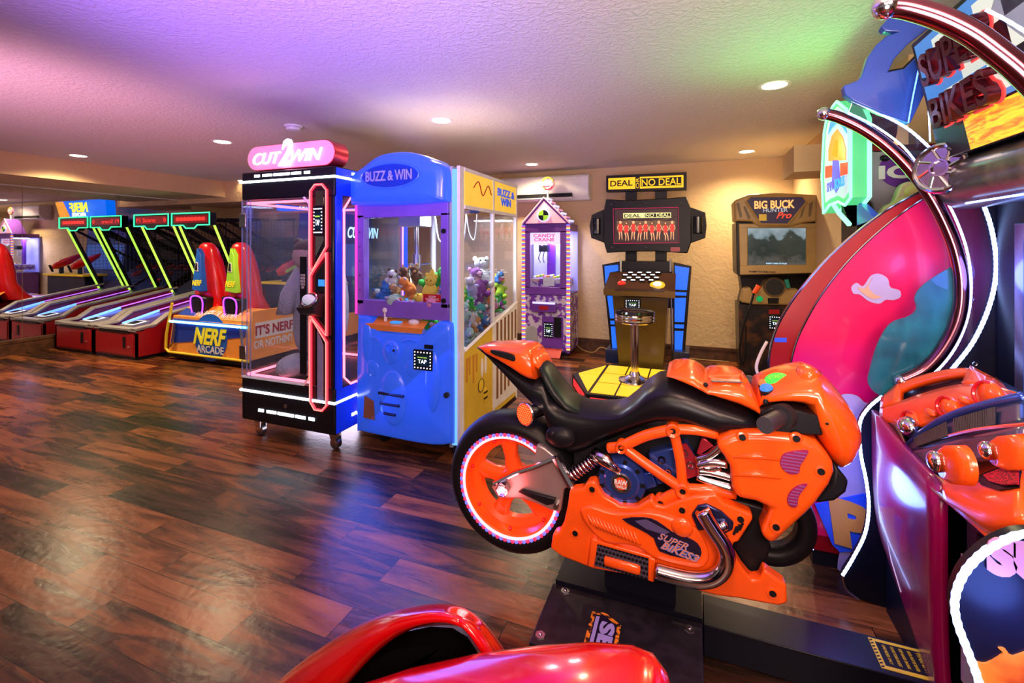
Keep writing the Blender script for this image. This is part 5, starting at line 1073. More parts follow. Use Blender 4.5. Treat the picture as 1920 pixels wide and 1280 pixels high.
arc_i = [(1520, 1000), (1492, 880), (1478, 790), (1478, 715), (1490, 650), (1512, 600), (1542, 550), (1585, 495), (1635, 445), (1690, 400), (1745, 366), (1820, 340)]
pi_ = q2(arc_i, MY-0.012); pi_ = [(p.x, p.z) for p in smoothpath([(x, 0, z) for x, z in pi_], 3)]
ip = MB().py(pi_ + [(xr, pi_[-1][1]), (xr, pi_[0][1])], MY-0.012, MY-0.001).build('inner_panel', 'magenta_panel', am)
MB().tube([(x, MY-0.013, z) for x, z in pi_], 0.004, 6).build('edge_trim', 'chrome', ip)
MB().box(0.50, MY+0.01, 0.0, xr, 2.60, 0.075).build('plinth', 'black', am)
MB().box(0.52, MY+0.03, 0.075, xr, 2.60, 0.95).build('body', 'dark_red', am)
MB().py(q2([(1452, 633), (1475, 633), (1475, 641), (1452, 641)], MY-0.002), MY-0.004, MY).build('blue_label', 'blue_matt', sp)
# pale cloud-shaped decals
def cloud(pts, col, name, y, par): 
    p_ = q2(pts, y); p_ = [(p.x, p.z) for p in smoothpath([(x, 0, z) for x, z in p_], 4, True)]
    return MB().py(p_, y-0.003, y).build(name, col, par)
cd = cloud([(1596, 538), (1606, 530), (1618, 536), (1632, 517), (1648, 513), (1664, 522), (1669, 538), (1686, 544), (1688, 556), (1676, 562), (1660, 562), (1648, 569), (1628, 564), (1612, 552), (1600, 550)], 'lavender', 'cloud_decal', MY-0.014, ip)
cloud([(1608, 538), (1622, 540), (1636, 520), (1628, 538), (1640, 552), (1652, 556), (1636, 560), (1618, 550)], 'orange_pale', 'cloud_shade', MY-0.018, cd) if mat('orange_pale', (0.70, 0.36, 0.22), 0.4) else None
cloud([(1575, 745), (1590, 738), (1608, 742), (1625, 755), (1650, 745), (1670, 742), (1690, 760), (1690, 830), (1600, 830), (1580, 790)], 'lavender', 'cloud_decal', MY-0.014, ip)
cloud([(1600, 790), (1640, 770), (1700, 800), (1700, 1060), (1578, 1075), (1578, 1010), (1572, 930), (1560, 880)], 'lavender', 'lower_decal', MY-0.016, ip)
lb = MB().py([( p[0], p[1]) for p in q2([(1528, 945), (1620, 925), (1660, 950), (1650, 1000), (1636, 1030), (1575, 1035), (1560, 1020)], MY-0.024)], MY-0.026, MY-0.016).build('letter_backing', 'blue_matt', ip)
q = YP(1600, 985, MY-0.03); text('P', 'lettering', (q.x, MY-0.028, q.z), (1, 0, -0.12), (-0.12, 0, 1), 0.16, 0.20, 'gold_letter', lb, 0.006, bold=0.06)
# cable beside it
tag(MB().tube(smoothpath([YP(a, b_, MY+0.05) for a, b_ in ((1438, 640), (1425, 665), (1418, 690), (1428, 712), (1436, 705))], 5), 0.007, 6).build('power_cable', 'white'), 'white cable hanging left of the magenta machine', 'cable')
# board with ICE lettering, maroon disc
ib = thing('ice_cream_game', 'grey board with purple ICE lettering and maroon disc behind the magenta machine', 'arcade machine', (0.95, 2.92, 0))
IY = 2.92
MB().box(0.84, IY+0.03, 0.0, 1.10, 3.12, 1.66).build('body', 'maroon', ib)
sb = MB().py(q2([(1598, 281), (1760, 281), (1760, 385), (1700, 392), (1690, 408), (1660, 412), (1640, 398), (1636, 380), (1622, 368), (1600, 368)], IY), IY, IY+0.03).build('side_board', 'sign_grey', ib, bevel=0.006)
MB().py(q2([(1598, 276), (1760, 268), (1760, 281), (1598, 283)], IY-0.002), IY-0.003, IY+0.03).build('top_band', 'dark_red', sb)
ov = [(1690+42*math.cos(t), 318+33*math.sin(t)) for t in [2*PI*i/28 for i in range(28)]]
oo = MB().py(q2(ov, IY-0.006), IY-0.008, IY).build('name_oval', 'purple', sb)
q = YP(1687, 322, IY-0.01); text('ICE', 'lettering', (q.x+0.02, IY-0.009, q.z), XR, ZU, 0.22, 0.07, 'white', oo, 0.008, bold=0.04)
MB().tube([YP(1658+9*math.cos(t)*(1-t/14), 296+6*math.sin(t)*(1-t/14), IY-0.008) for t in [i*0.5 for i in range(24)]], 0.004, 5).build('swirl', 'black', oo)
dpts = [(1645+38*math.cos(t), 240+45*math.sin(t)) for t in [2*PI*i/28 for i in range(28)]]
dd = MB().py(q2(dpts, IY), IY, IY+0.03).build('round_topper', 'maroon', ib)
MB().py(q2([(1602, 262), (1612, 268), (1620, 278), (1612, 276), (1604, 270)], IY-0.003), IY-0.004, IY+0.001).build('leaf_mark', 'white', dd)
for a, b_ in ((1618, 296), (1618, 345)): MB().sph(YP(a, b_, IY-0.002), 0.005, 6, 4).build('screw', 'steel', sb)
# carton like ornament
pc = thing('popcorn_topper', 'cream and orange swirled topper between the board and magenta panel', 'topper', (0.95, 2.70, 1.45))
PY_ = 2.68
a = q2([(1653, 438), (1651, 402), (1662, 385), (1676, 378), (1688, 350), (1704, 340), (1722, 345), (1738, 362), (1745, 400), (1745, 438)], PY_)
MB().py([(p.x, p.z) for p in smoothpath([(x, 0, z) for x, z in a], 3)], PY_, PY_+0.05).build('board', 'cream', pc, bevel=0.008) if mat('cream', (0.72, 0.62, 0.34), 0.5) else None
for (a, b_, r1, r2) in ((1680, 408, 0.05, 0.035), (1700, 385, 0.055, 0.04), (1715, 360, 0.04, 0.035), (1668, 418, 0.035, 0.03)):
    MB().sph(YP(a, b_, PY_), (r1, 0.02, r2), 14, 8).build('swirl', 'cream' if b_ > 400 else 'yellow_cream', pc) if ('yellow_cream' in M or mat('yellow_cream', (0.75, 0.65, 0.20), 0.5)) else None
for a, b_, w_ in ((1676, 425, 0.03), (1660, 432, 0.03)): MB().sph(YP(a, b_, PY_-0.01), (0.05, 0.02, 0.03), 12, 8).build('orange_scoop', 'orange_art', pc)
MB().cyl((0.97, 2.72, 1.0), (0.97, 2.72, 1.56), 0.02).build('post', 'black', pc)
MB().box(0.9, 2.66, 0.96, 1.05, 2.80, 1.02).build('foot', 'black', pc)
# neon outlined sign facing the room
gx = 0.70
gs = thing('neon_outlined_sign', 'green neon-edged orange and white game sign facing left beside the wall', 'sign', (0.78, 2.85, 0))
def gxp(pts, x): return [(lambda q: (q.y, q.z))(XP(a, b_, x)) for a, b_ in pts]
out = gxp([(1546, 250), (1550, 228), (1562, 200), (1570, 190), (1588, 205), (1596, 225), (1596, 370), (1585, 385), (1572, 378), (1556, 384), (1545, 400), (1542, 330)], gx)
MB().px(out, gx, gx+0.07).build('sign_box', 'mint_shell', gs) if glow('mint_shell', (0.12, 1.0, 0.35), 0.55) else None
MB().tube([(gx-0.002, y, z) for y, z in out], 0.007, 6, True).build('neon_outline', 'mint_neon', gs)
MB().tube([(gx+0.07, y, z) for y, z in out], 0.010, 6, True).build('neon_outline', 'mint_neon', gs)
face = MB().px(gxp([(1549, 250), (1553, 230), (1563, 208), (1570, 200), (1585, 210), (1590, 230), (1590, 360), (1582, 372), (1571, 366), (1556, 372), (1548, 380), (1546, 330)], gx-0.004), gx-0.006, gx-0.001).build('sign_face', 'sign_white_soft', gs) if glow('sign_white_soft', (0.75, 0.85, 1.0), 0.6) else None
def fp(pts, m_, nm): return MB().px(gxp(pts, gx-0.008), gx-0.010, gx-0.007).build(nm, m_, face)
for m_, c_, k_ in (('g_orange', (1.0, 0.25, 0.03), 1.1), ('g_blue', (0.03, 0.35, 1.0), 0.9), ('g_purple', (0.15, 0.05, 0.8), 0.8), ('g_yellow', (1.0, 0.7, 0.05), 1.0), ('g_red', (1.0, 0.03, 0.02), 0.9)): glow(m_, c_, k_)
fp([(1553, 252), (1558, 228), (1570, 212), (1582, 222), (1588, 250), (1580, 238), (1570, 230), (1560, 240)], 'g_blue', 'blue_burst')
fp([(1554, 280), (1560, 255), (1570, 242), (1580, 256), (1586, 280), (1586, 300), (1554, 302)], 'g_orange', 'orange_arch')
fp([(1560, 292), (1566, 262), (1572, 262), (1572, 296)], 'g_yellow', 'yellow_figure')
fp([(1548, 312), (1560, 310), (1560, 332), (1548, 334)], 'g_red', 'red_block'); fp([(1576, 306), (1589, 304), (1589, 326), (1576, 330)], 'g_red', 'red_block')
fp([(1562, 300), (1572, 300), (1576, 345), (1568, 362), (1560, 346)], 'g_purple', 'purple_banner')
q = XP(1574, 342, gx-0.012); text('BONUS', 'lettering', (gx-0.011, q.y, q.z), (0, -1, 0), ZU, 0.16, 0.05, 'g_blue', face, 0.002, bold=0.02)
q = XP(1556, 350, gx-0.012); text('SPIN', 'lettering', (gx-0.011, q.y, q.z), (0, -1, 0), ZU, 0.12, 0.05, 'g_purple', face, 0.002, bold=0.02)
MB().tube([XP(1562, 382, gx+0.02), XP(1572, 398, gx+0.02), XP(1592, 420, gx+0.02)], 0.012, 6).build('neon_tail', 'mint_neon', gs)
MB().px(gxp([(1580, 385), (1600, 370), (1625, 395), (1640, 410), (1600, 425), (1590, 410)], gx+0.05), gx+0.05, gx+0.08).build('blue_bracket', 'blue_matt', gs)
MB().box(gx+0.05, 2.70, 0.0, gx+0.09, 2.95, 1.75).build('support', 'black', gs)
light('neon_sign_glow', 'POINT', (gx-0.10, 2.75, 1.9), (0.15, 1.0, 0.3), 3.0, 0.1)

# ================================================================ motorcycle racing cabinets
PYF = 2.20
mat('cab_black', (0.005, 0.006, 0.014), 0.35, spec=0.22); mat('cab_blue', (0.02, 0.07, 0.42), 0.25, coat=0.4); mat('violet_gloss', (0.32, 0.001, 0.085), 0.25, coat=0.3, var=(2.2, (0.14, 0.02, 0.30), 0.5, 0.7))
mat('grey_violet', (0.16, 0.13, 0.22), 0.22, 0.6); mat('grille', (0.02, 0.02, 0.03), 0.5); mat('grille_red', (0.62, 0.01, 0.02), 0.4, var=(260, (0.10, 0.0, 0.01), 0.48, 0.52)); mat('chrome_red_tint', (0.28, 0.09, 0.13), 0.16, 1.0)  # arc tube's chrome has red reflections mixed into its colour
M['acrylic_wing'] = glass('acrylic_wing', (0.35, 0.50, 0.62), 1.0, 0.30, (0.03, 0.42, 0.50))
def led(path, r, name, par, col='blue_white_led'):
    pts = smoothpath(path, 8); out_ = []; acc = 0
    d = [0]
    for a, b_ in zip(pts, pts[1:]): d.append(d[-1]+(b_-a).length)
    L_ = d[-1]; n = int(L_/0.009); j = 0
    for i in range(n+1):
        s_ = L_*i/n
        while j < len(d)-2 and d[j+1] < s_: j += 1
        f = (s_-d[j])/max(1e-6, d[j+1]-d[j]); out_.append(pts[j].lerp(pts[j+1], min(1, f)))
    return MB().tube(out_, [r*(0.58 if i % 2 else 0.48) for i in range(len(out_))], 8).build(name, col, par)
mc = thing('motorcycle_game_cabinet', 'SUPER BIKES cabinet with blue fin, chrome arc tube and white light strips', 'arcade machine', (0.95, 1.85, 0))
lobe = [(1655, 742), (1628, 765), (1612, 795), (1614, 850), (1624, 900), (1629, 950), (1622, 1000), (1600, 1045), (1580, 1078), (1586, 1102), (1610, 1122)]
outer = [(1835, 362), (1858, 425), (1868, 500), (1856, 570), (1825, 640), (1785, 692)]
W2 = lambda pts, y=PYF: [(p.x, p.z) for p in smoothpath([YP(a, b_, y) for a, b_ in pts], 5)]
pn_ = W2(outer) + W2(lobe) + [(0.70, 0.0), (1.50, 0.0), (1.50, 2.1), (1.02, 2.1), (0.98, 1.60)]
MB().py(pn_, PYF, PYF+0.03).build('side_panel', 'cab_black', mc)
led([YP(a, b_, PYF-0.004) for a, b_ in lobe[:9]], 0.011, 'light_strip', mc)
MB().tube(smoothpath([YP(a, b_, PYF-0.004) for a, b_ in lobe[8:]], 4), 0.005, 6).build('edge_trim', 'steel', mc)
led([YP(a, b_, PYF-0.006) for a, b_ in outer], 0.013, 'light_strip', mc)
led([YP(a, b_, PYF-0.006) for a, b_ in ((1598, 188), (1650, 213), (1700, 240), (1740, 274), (1755, 292))], 0.010, 'light_strip', mc)
tubep = [(1545, 213), (1575, 221), (1620, 243), (1665, 275), (1705, 315), (1740, 360), (1768, 410), (1792, 470), (1803, 535), (1797, 595), (1772, 650), (1735, 692), (1690, 714)]
tp_ = smoothpath([YP(a, b_, PYF-0.03) for a, b_ in tubep], 6)
tb = MB().tube(tp_, 0.022, 14).build('arc_tube', 'chrome_red_tint', mc, smooth=180)
MB().sph(tp_[0], 0.026, 14, 8).build('tube_cap', 'chrome', tb); MB().sph(tp_[-1], 0.024, 14, 8).build('tube_cap', 'chrome', tb)
inner1 = [(1590, 211), (1640, 236), (1690, 272), (1724, 312)]; inner2 = [(1765, 358), (1792, 410), (1813, 470), (1821, 535), (1813, 600), (1786, 660), (1745, 706), (1712, 724), (1690, 722)]
led([YP(a, b_, PYF-0.02) for a, b_ in inner1], 0.007, 'light_strip', mc); led([YP(a, b_, PYF-0.02) for a, b_ in inner2], 0.008, 'light_strip', mc)
MB().py(W2([(1598, 190), (1650, 215), (1700, 242), (1740, 276), (1770, 330), (1835, 362)]) + W2(outer[1:]) + W2([(1745, 706), (1786, 660), (1813, 600), (1821, 535), (1813, 470), (1792, 410), (1765, 358), (1724, 312), (1690, 272), (1640, 236), (1590, 211)]), PYF-0.012, PYF-0.004).build('clear_crescent', 'acrylic', mc)
MB().py(W2([(1790, 495), (1755, 515), (1724, 538), (1713, 558), (1716, 578), (1702, 592), (1668, 605), (1645, 640), (1630, 688), (1626, 715), (1640, 735), (1665, 742), (1690, 738)]) + W2([(1690, 714), (1735, 692), (1772, 650), (1797, 595), (1803, 535)]), PYF-0.012, PYF-0.004).build('clear_wing', 'acrylic_wing', mc)
fin = [(1598, 190), (1583, 179), (1580, 162), (1605, 153), (1614, 145), (1625, 110), (1642, 85), (1662, 68), (1680, 62), (1657, 60), (1650, 52), (1665, 35), (1682, 26), (1758, 41), (1700, 85), (1675, 112), (1664, 136), (1694, 130), (1730, 94), (1782, 48), (1806, 60), (1745, 150), (1705, 232), (1650, 213)]
fo = MB().py(q2(fin, PYF-0.01), PYF-0.02, PYF+0.02).build('roof_fin', 'cab_blue', mc, bevel=0.004)
MB().tube([YP(1664, 136, PYF), YP(1694, 130, PYF), YP(1730, 94, PYF), YP(1782, 48, PYF)], 0.008, 6).build('fin_slot_trim', 'black', fo)
# marquee
fbl = YP(1762, 292, 2.12); ftl = YP(1712, 92, 2.12)
xb_, zb_, xt_, zt_ = fbl.x, fbl.z, ftl.x, ftl.z
Y0m, Y1m = 2.13, 1.26
def mpt(f, y, off=0.0):   # f 0..1 from bottom to top of the sloping face
    U = Vector((xt_-xb_, 0, zt_-zb_)); n_ = Vector((-U.z, 0, U.x)).normalized()
    return Vector((xb_, y, zb_)) + U*f + n_*off
upm = Vector((xt_-xb_, 0, zt_-zb_)).normalized(); nm_ = Vector((-upm.z, 0, upm.x)); HM = Vector((xt_-xb_, 0, zt_-zb_)).length
ms = MB().prism([mpt(-0.05, Y0m), mpt(1.05, Y0m), mpt(1.05, Y1m), mpt(-0.05, Y1m)], -nm_*0.12).build('marquee', 'cab_black', mc, bevel=0.006)
def mband(f0, f1, y0, y1, col, nm, off=0.004):
    return MB().prism([mpt(f0, y0, off), mpt(f1, y0, off), mpt(f1, y1, off), mpt(f0, y1, off)], -nm_*0.003).build(nm, col, ms, smooth=0)
for n_, c_, k_ in (('m_sky', (0.05, 0.28, 0.75), 0.7), ('m_pale', (0.75, 0.85, 0.75), 0.75), ('m_yellow', (1.0, 0.62, 0.02), 0.95)): glow(n_, c_, k_)
fm = M['m_yellow'].node_tree; nn_ = fm.nodes.new('ShaderNodeTexNoise'); nn_.inputs['Scale'].default_value = 5; nn_.inputs['Detail'].default_value = 5; nn_.inputs['Distortion'].default_value = 1.5
rr_ = fm.nodes.new('ShaderNodeValToRGB'); rr_.color_ramp.elements[0].position = 0.42; rr_.color_ramp.elements[0].color = (1.0, 0.70, 0.02, 1); rr_.color_ramp.elements[1].position = 0.62; rr_.color_ramp.elements[1].color = (0.9, 0.12, 0.01, 1)
fm.links.new(nn_.outputs['Fac'], rr_.inputs[0]); fm.links.new(rr_.outputs[0], fm.nodes['Principled BSDF'].inputs['Emission Color'])
mband(0.24, 1.0, 2.10, 1.28, 'm_sky', 'marquee_sky'); mband(-0.04, 0.22, 1.92, 1.28, 'm_yellow', 'marquee_flames')
for i in range(6):
    for j in range(3):
        if (i+j) % 2 == 0: mband(0.28+j*0.22, 0.28+(j+1)*0.22, 1.98-i*0.12, 1.98-(i+1)*0.12, 'm_pale', 'flag_square', 0.006)
        elif i > 1: mband(0.28+j*0.22, 0.28+(j+1)*0.22, 1.98-i*0.12, 1.98-(i+1)*0.12, 'cab_black', 'flag_square', 0.006)
glow('red_neon_dim', (1.0, 0.05, 0.05), 0.8)
text('SUPER', 'lettering', mpt(0.70, 1.82, 0.02), (0, -1, 0), upm, 0.36, HM*0.27, 'red_chrome_dark', ms, 0.03, shear=0.1, bold=0.015) if mat('red_chrome_dark', (0.10, 0.015, 0.03), 0.15, 0.8) else None
text('BIKES', 'lettering', mpt(0.33, 1.84, 0.02), (0, -1, 0), upm, 0.33, HM*0.25, 'red_chrome_dark', ms, 0.03, shear=0.1, bold=0.015)
text('SUPER', 'lettering_edge', mpt(0.70, 1.82, 0.012), (0, -1, 0), upm, 0.37, HM*0.29, 'red_neon_dim', ms, 0.004, shear=0.1, bold=0.04)
text('BIKES', 'lettering_edge', mpt(0.33, 1.84, 0.012), (0, -1, 0), upm, 0.34, HM*0.27, 'red_neon_dim', ms, 0.004, shear=0.1, bold=0.04)
led([YP(1722, 132, 2.15), YP(1712, 180, 2.15), YP(1703, 230, 2.15)], 0.005, 'light_strip', mc, 'blue_neon'); led([YP(1741, 200, 2.14), YP(1744, 265, 2.14)], 0.005, 'light_strip', mc)
# rolled lower edge, speaker pod, lip light
rl = MB().cyl((0.93, 2.16, 1.63), (0.93, 1.2, 1.63), 0.095, n=32).build('rolled_edge', 'smoke_roll', mc) if mat('smoke_roll', (0.05, 0.05, 0.05), 0.25, 0.3, var=(6, (0.16, 0.13, 0.10), 0.45, 0.65)) else None
led([(0.86, 2.0, 1.545), (0.86, 1.25, 1.545)], 0.006, 'light_strip', rl)
spc = YP(1765, 315, 2.08); ax = Vector((-0.78, -0.62, 0.05)).normalized()
so_ = MB().lathe(spc, [(0.001, -0.09), (0.088, -0.09), (0.092, 0.0), (0.084, 0.012), (0.07, 0.006)], ax, 36).build('speaker_pod', 'chrome', mc)
MB().lathe(spc, [(0.001, 0.0), (0.074, 0.0), (0.07, 0.006), (0.001, 0.008)], ax, 28).build('speaker_cone', 'dark_chrome', so_)
_, su, sv = frame_of(ax)
MB().torus(spc+ax*0.004, ax, 0.080, 0.010, 36, 8).build('speaker_rim', 'chrome', so_)
for k in range(8):
    t_ = k*PI/4; MB().tube([spc+(su*math.cos(t_)+sv*math.sin(t_))*0.028+ax*0.010, spc+(su*math.cos(t_+0.35)+sv*math.sin(t_+0.35))*0.074+ax*0.006], 0.0055, 6).build('speaker_spoke', 'chrome', so_)
MB().torus(spc+ax*0.010, ax, 0.028, 0.006, 24, 6).build('speaker_ring', 'chrome', so_)
# inner face round the monitor
MB().box(1.03, 1.22, 0.70, 1.12, 2.19, 1.60).build('monitor_case', 'cab_black', mc)
sc2 = MB().box(1.015, 1.30, 0.86, 1.03, 2.07, 1.48).build('monitor_bezel', 'grey_violet', mc, bevel=0.006)
MB().box(1.010, 1.36, 0.92, 1.016, 2.01, 1.42).build('screen', 'game_screen', sc2)
for a, b_ in ((1902, 404), (1828, 682), (1822, 560)): MB().torus(YP(a, b_, PYF-0.002), (0, 1, 0), 0.006, 0.002, 14, 5).build('screw', 'steel', mc)
# console front, rim and covers
con = [( .66, 2.17, .77), (.66, 2.17, .35), (.72, 2.17, .18), (.80, 2.17, .02)]
con2 = [(.62, 1.55, .77), (.62, 1.55, .35), (.63, 1.55, .18), (.66, 1.55, .02)]
patch([[Vector(a) for a in con], [Vector(a).lerp(Vector(b_), .5)-Vector((0.012, 0, 0)) for a, b_ in zip(con, con2)], [Vector(a) for a in con2]], 'front_panel', 'violet_gloss', mc, 0.02)
MB().box(0.70, 1.20, 0.0, 1.45, 2.18, 0.74).build('console_body', 'cab_black', mc)
MB().box(0.66, 1.20, 0.0, 0.71, 1.53, 0.76).build('coin_panel', 'grey_violet', mc)
MB().box(0.640, 1.495, 0.30, 0.662, 1.512, 0.62).build('white_bar', 'lavender', mc)
for (za, zb2, ya) in ((0.05, 0.28, 1.32), (0.42, 0.70, 1.25)): MB().box(0.650, ya, za, 0.662, 1.47, zb2).build('hatch', 'cab_black', mc, bevel=0.004)
X_ = lambda a, b_, x: XP(a, b_, x)
for pts, r_ in (([(1664, 870), (1688, 985), (1735, 1110)], 0.004), ([(1655, 960), (1672, 1050), (1690, 1110)], 0.003)):
    MB().tube([X_(a, b_, 0.645) for a, b_ in pts], r_, 5).build('art_line', 'white', mc)
Trow = [(1657, 748, .69), (1690, 719, .74), (1750, 701, .80), (1820, 689, .86), (1862, 712, .87), (1905, 748, .87)]
Brow = [(1672, 800, .685), (1705, 812, .69), (1760, 792, .72), (1815, 775, .745), (1870, 762, .77), (1925, 752, .80)]
T = [X_(*p) for p in Trow]; B = [X_(*p) for p in Brow]
A1 = [a.lerp(b_, .12) for a, b_ in zip(T, B)]; A2 = [a.lerp(b_, .5)+Vector((-.015, 0, .01)) for a, b_ in zip(T, B)]
# visor frame with a slot: two strips and two ends
vis = patch([A2, [a.lerp(b_, .6)+Vector((-.02, 0, .0)) for a, b_ in zip(A2, B)], B], 'dash_cover', 'orange_plastic', mc, 0.02)
patch([T, [a.lerp(b_, .14) for a, b_ in zip(T, B)]], 'handle_bar', 'orange_plastic', vis, 0.022)
patch([T[:2], A2[:2]], 'handle_end', 'orange_plastic', vis, 0.022); patch([T[4:], A2[4:]], 'handle_end', 'orange_plastic', vis, 0.022)
patch([T[3:5], A2[3:5]], 'handle_end', 'orange_plastic', vis, 0.018)
patch([[p+Vector((0.03, 0, 0)) for p in A1], [p+Vector((0.03, 0, 0)) for p in A2]], 'handle_recess', 'cab_black', vis, 0.01)
for (a, b_, x, r_) in ((1712, 790, .690, .045), (1782, 765, .725, .045), (1858, 742, .765, .055)):
    c1 = X_(a, b_, x); MB().sph(c1, (0.02, r_, r_*0.75), 18, 10).build('gauge_pod', 'orange_plastic', vis, smooth=180)
    MB().torus(c1+Vector((-0.014, 0, 0.004)), (1, 0.3, -0.2), r_*0.6, 0.005, 22, 6).build('gauge_ring', 'red_plastic', vis)
for (a, b_, x) in ((1745, 773, .70), (1808, 750, .74)): MB().sph(X_(a, b_, x), (0.012, 0.028, 0.012), 12, 8).build('button_boss', 'orange_plastic', vis, smooth=180)
MB().sph(X_(1705, 800, .665), (0.03, 0.04, 0.032), 16, 10).build('headlamp', 'chrome', mc, smooth=180)
arcp = [(1697, 838, .66), (1730, 811, .68), (1790, 779, .71), (1860, 758, .74), (1925, 744, .77)]
AR = smoothpath([X_(*p) for p in arcp], 5)
MB().tube(AR, [0.006+0.008*min(1, i/8) for i in range(len(AR))], 10).build('chrome_arc', 'blue_chrome', mc, smooth=180)
C_ = [X_(*p) for p in ((1700, 850, .645), (1738, 842, .65), (1795, 826, .66), (1860, 812, .68), (1925, 800, .70))]
Ar = [X_(*p) for p in arcp]
patch([[p-Vector((0, 0, .006)) for p in Ar], C_], 'grille_band', 'navy', mc, 0.012)
for k, (i0, i1) in enumerate(((0.7, 1.9), (2.1, 3.3))):
    def lp_(row, f): i = int(f); return row[i].lerp(row[min(i+1, 4)], f-i)
    m = MB(); nsl = 26
    for j in range(nsl):
        f = i0+(i1-i0)*j/nsl; a, b_ = lp_(Ar, f), lp_(C_, f)
        m.tube([a.lerp(b_, .25)+Vector((-.010, 0, .004)), a.lerp(b_, .85)+Vector((-.010, 0, .004))], 0.0022, 4)
    m.build('speaker_grille', 'grille', mc)
D_ = [X_(*p) for p in ((1692, 868, .632), (1735, 880, .64), (1795, 872, .65), (1860, 860, .66), (1925, 846, .68))]
patch([C_, [a.lerp(b_, .5)+Vector((0, 0, -.01)) for a, b_ in zip(C_, D_)], D_], 'tank_plate', 'grey_violet', mc, 0.012)
MB().tube(smoothpath([X_(a, b_, .66) for a, b_ in ((1760, 822), (1830, 805), (1925, 795))], 4), 0.004, 6).build('orange_line', 'orange_plastic', mc)
rows = [[(1762, 880, .655), (1785, 886, .67), (1800, 885, .69), (1845, 868, .72), (1925, 838, .75)],
        [(1768, 903, .635), (1790, 912, .64), (1812, 905, .655), (1860, 895, .67), (1925, 880, .69)],
        [(1774, 922, .62), (1796, 932, .62), (1828, 942, .625), (1862, 935, .635), (1925, 925, .65)],
        [(1779, 936, .615), (1802, 950, .61), (1832, 970, .605), (1862, 987, .60), (1925, 975, .615)],
        [(1782, 941, .62), (1806, 956, .62), (1836, 976, .615), (1868, 1000, .612), (1925, 990, .625)]]
hood = patch([[X_(*p) for p in r] for r in rows], 'engine_cover', 'orange_plastic', mc, 0.02)
for (a0_, b0, x0, a1, b1, x1, r_) in ((1764, 870, .608, 1815, 872, .625, .046), (1862, 850, .650, 1925, 846, .660, .036)):
    q0, q1 = X_(a0_, b0, x0), X_(a1, b1, x1)
    MB().loft([(q0, (0.0, r_*.72, 0), (0, 0, r_*.72)), (q0.lerp(q1, .3), (0, r_, 0), (0, 0, r_)), (q1, (0, r_, 0), (0, 0, r_))], 18, 2).build('cylinder_cover', 'orange_plastic', hood, smooth=180)
    MB().sph(q0+Vector((-.005, .015, 0)), (r_*.4, r_*.6, r_*.6), 14, 8).build('cylinder_cap', 'chrome', hood, smooth=180)
gp = [X_(*p) for p in ((1838, 900, .664), (1925, 868, .700), (1925, 922, .655), (1885, 925, .645), (1852, 916, .652))]
MB().prism([p+Vector((-.008, 0, .004)) for p in gp], (-0.004, 0, 0.003)).build('intake_recess', 'black', hood)
gp2 = [X_(*p) for p in ((1858, 898, .664), (1925, 873, .690), (1925, 916, .655), (1895, 917, .650), (1870, 910, .655))]
gr = MB().prism([p+Vector((-.012, 0, .006)) for p in gp2], (-0.003, 0, 0.002)).build('intake_mesh', 'grille_red', hood)
RM = [(1655, 790, .665), (1672, 835, .655), (1690, 862, .640), (1702, 880, .63), (1740, 896, .622), (1752, 918, .615), (1800, 958, .608), (1860, 1012, .60)]
RP = [X_(*p) for p in RM]
patch([RP, [X_(a+26, b_-4, x+.012) for a, b_, x in RM]], 'chrome_rim', 'rim_bronze', mc, 0.010) if mat('rim_bronze', (0.34, 0.27, 0.22), 0.25, 0.9) else None
MB().tube(smoothpath(RP, 3), 0.006, 6).build('rim_edge', 'chrome', mc)
# beam to the bike
bm = MB().box(0.04, 1.715, 0.0, 0.74, 1.868, 0.108).build('floor_beam', 'cab_black', mc, bevel=0.003)
wq = [ZP(a, b_, 0.112) for a, b_ in ((1608, 1190), (1665, 1202), (1702, 1262), (1640, 1243))]
wl = MB().box(0.545, 1.735, 0.108, 0.70, 1.855, 0.110).build('warning_label', 'yellow', mc)
MB().box(0.560, 1.748, 0.110, 0.688, 1.842, 0.1108).build('label_face', 'black', wl)
text('WARNING!', 'label_heading', (0.672, 1.795, 0.1112), (0, -1, 0), (1, 0, 0), 0.085, 0.018, 'yellow', wl, 0.0006, bold=0.02)
for k, s_ in enumerate(('RIDER MUST BE SEATED', 'KEEP HANDS ON BARS', 'DO NOT STAND ON SEAT', 'ONE RIDER ONLY')):
    text(s_, 'label_text', (0.645-k*0.022, 1.795, 0.1112), (0, -1, 0), (1, 0, 0), 0.075, 0.009, 'yellow', wl, 0.0006)
for k in range(9):
    for x0 in (0.546, 0.690): MB().pz([(x0, 1.737+k*0.013), (x0+0.009, 1.741+k*0.013), (x0+0.009, 1.746+k*0.013), (x0, 1.742+k*0.013)], 0.110, 0.1106).build('hazard_stripe', 'black', wl)
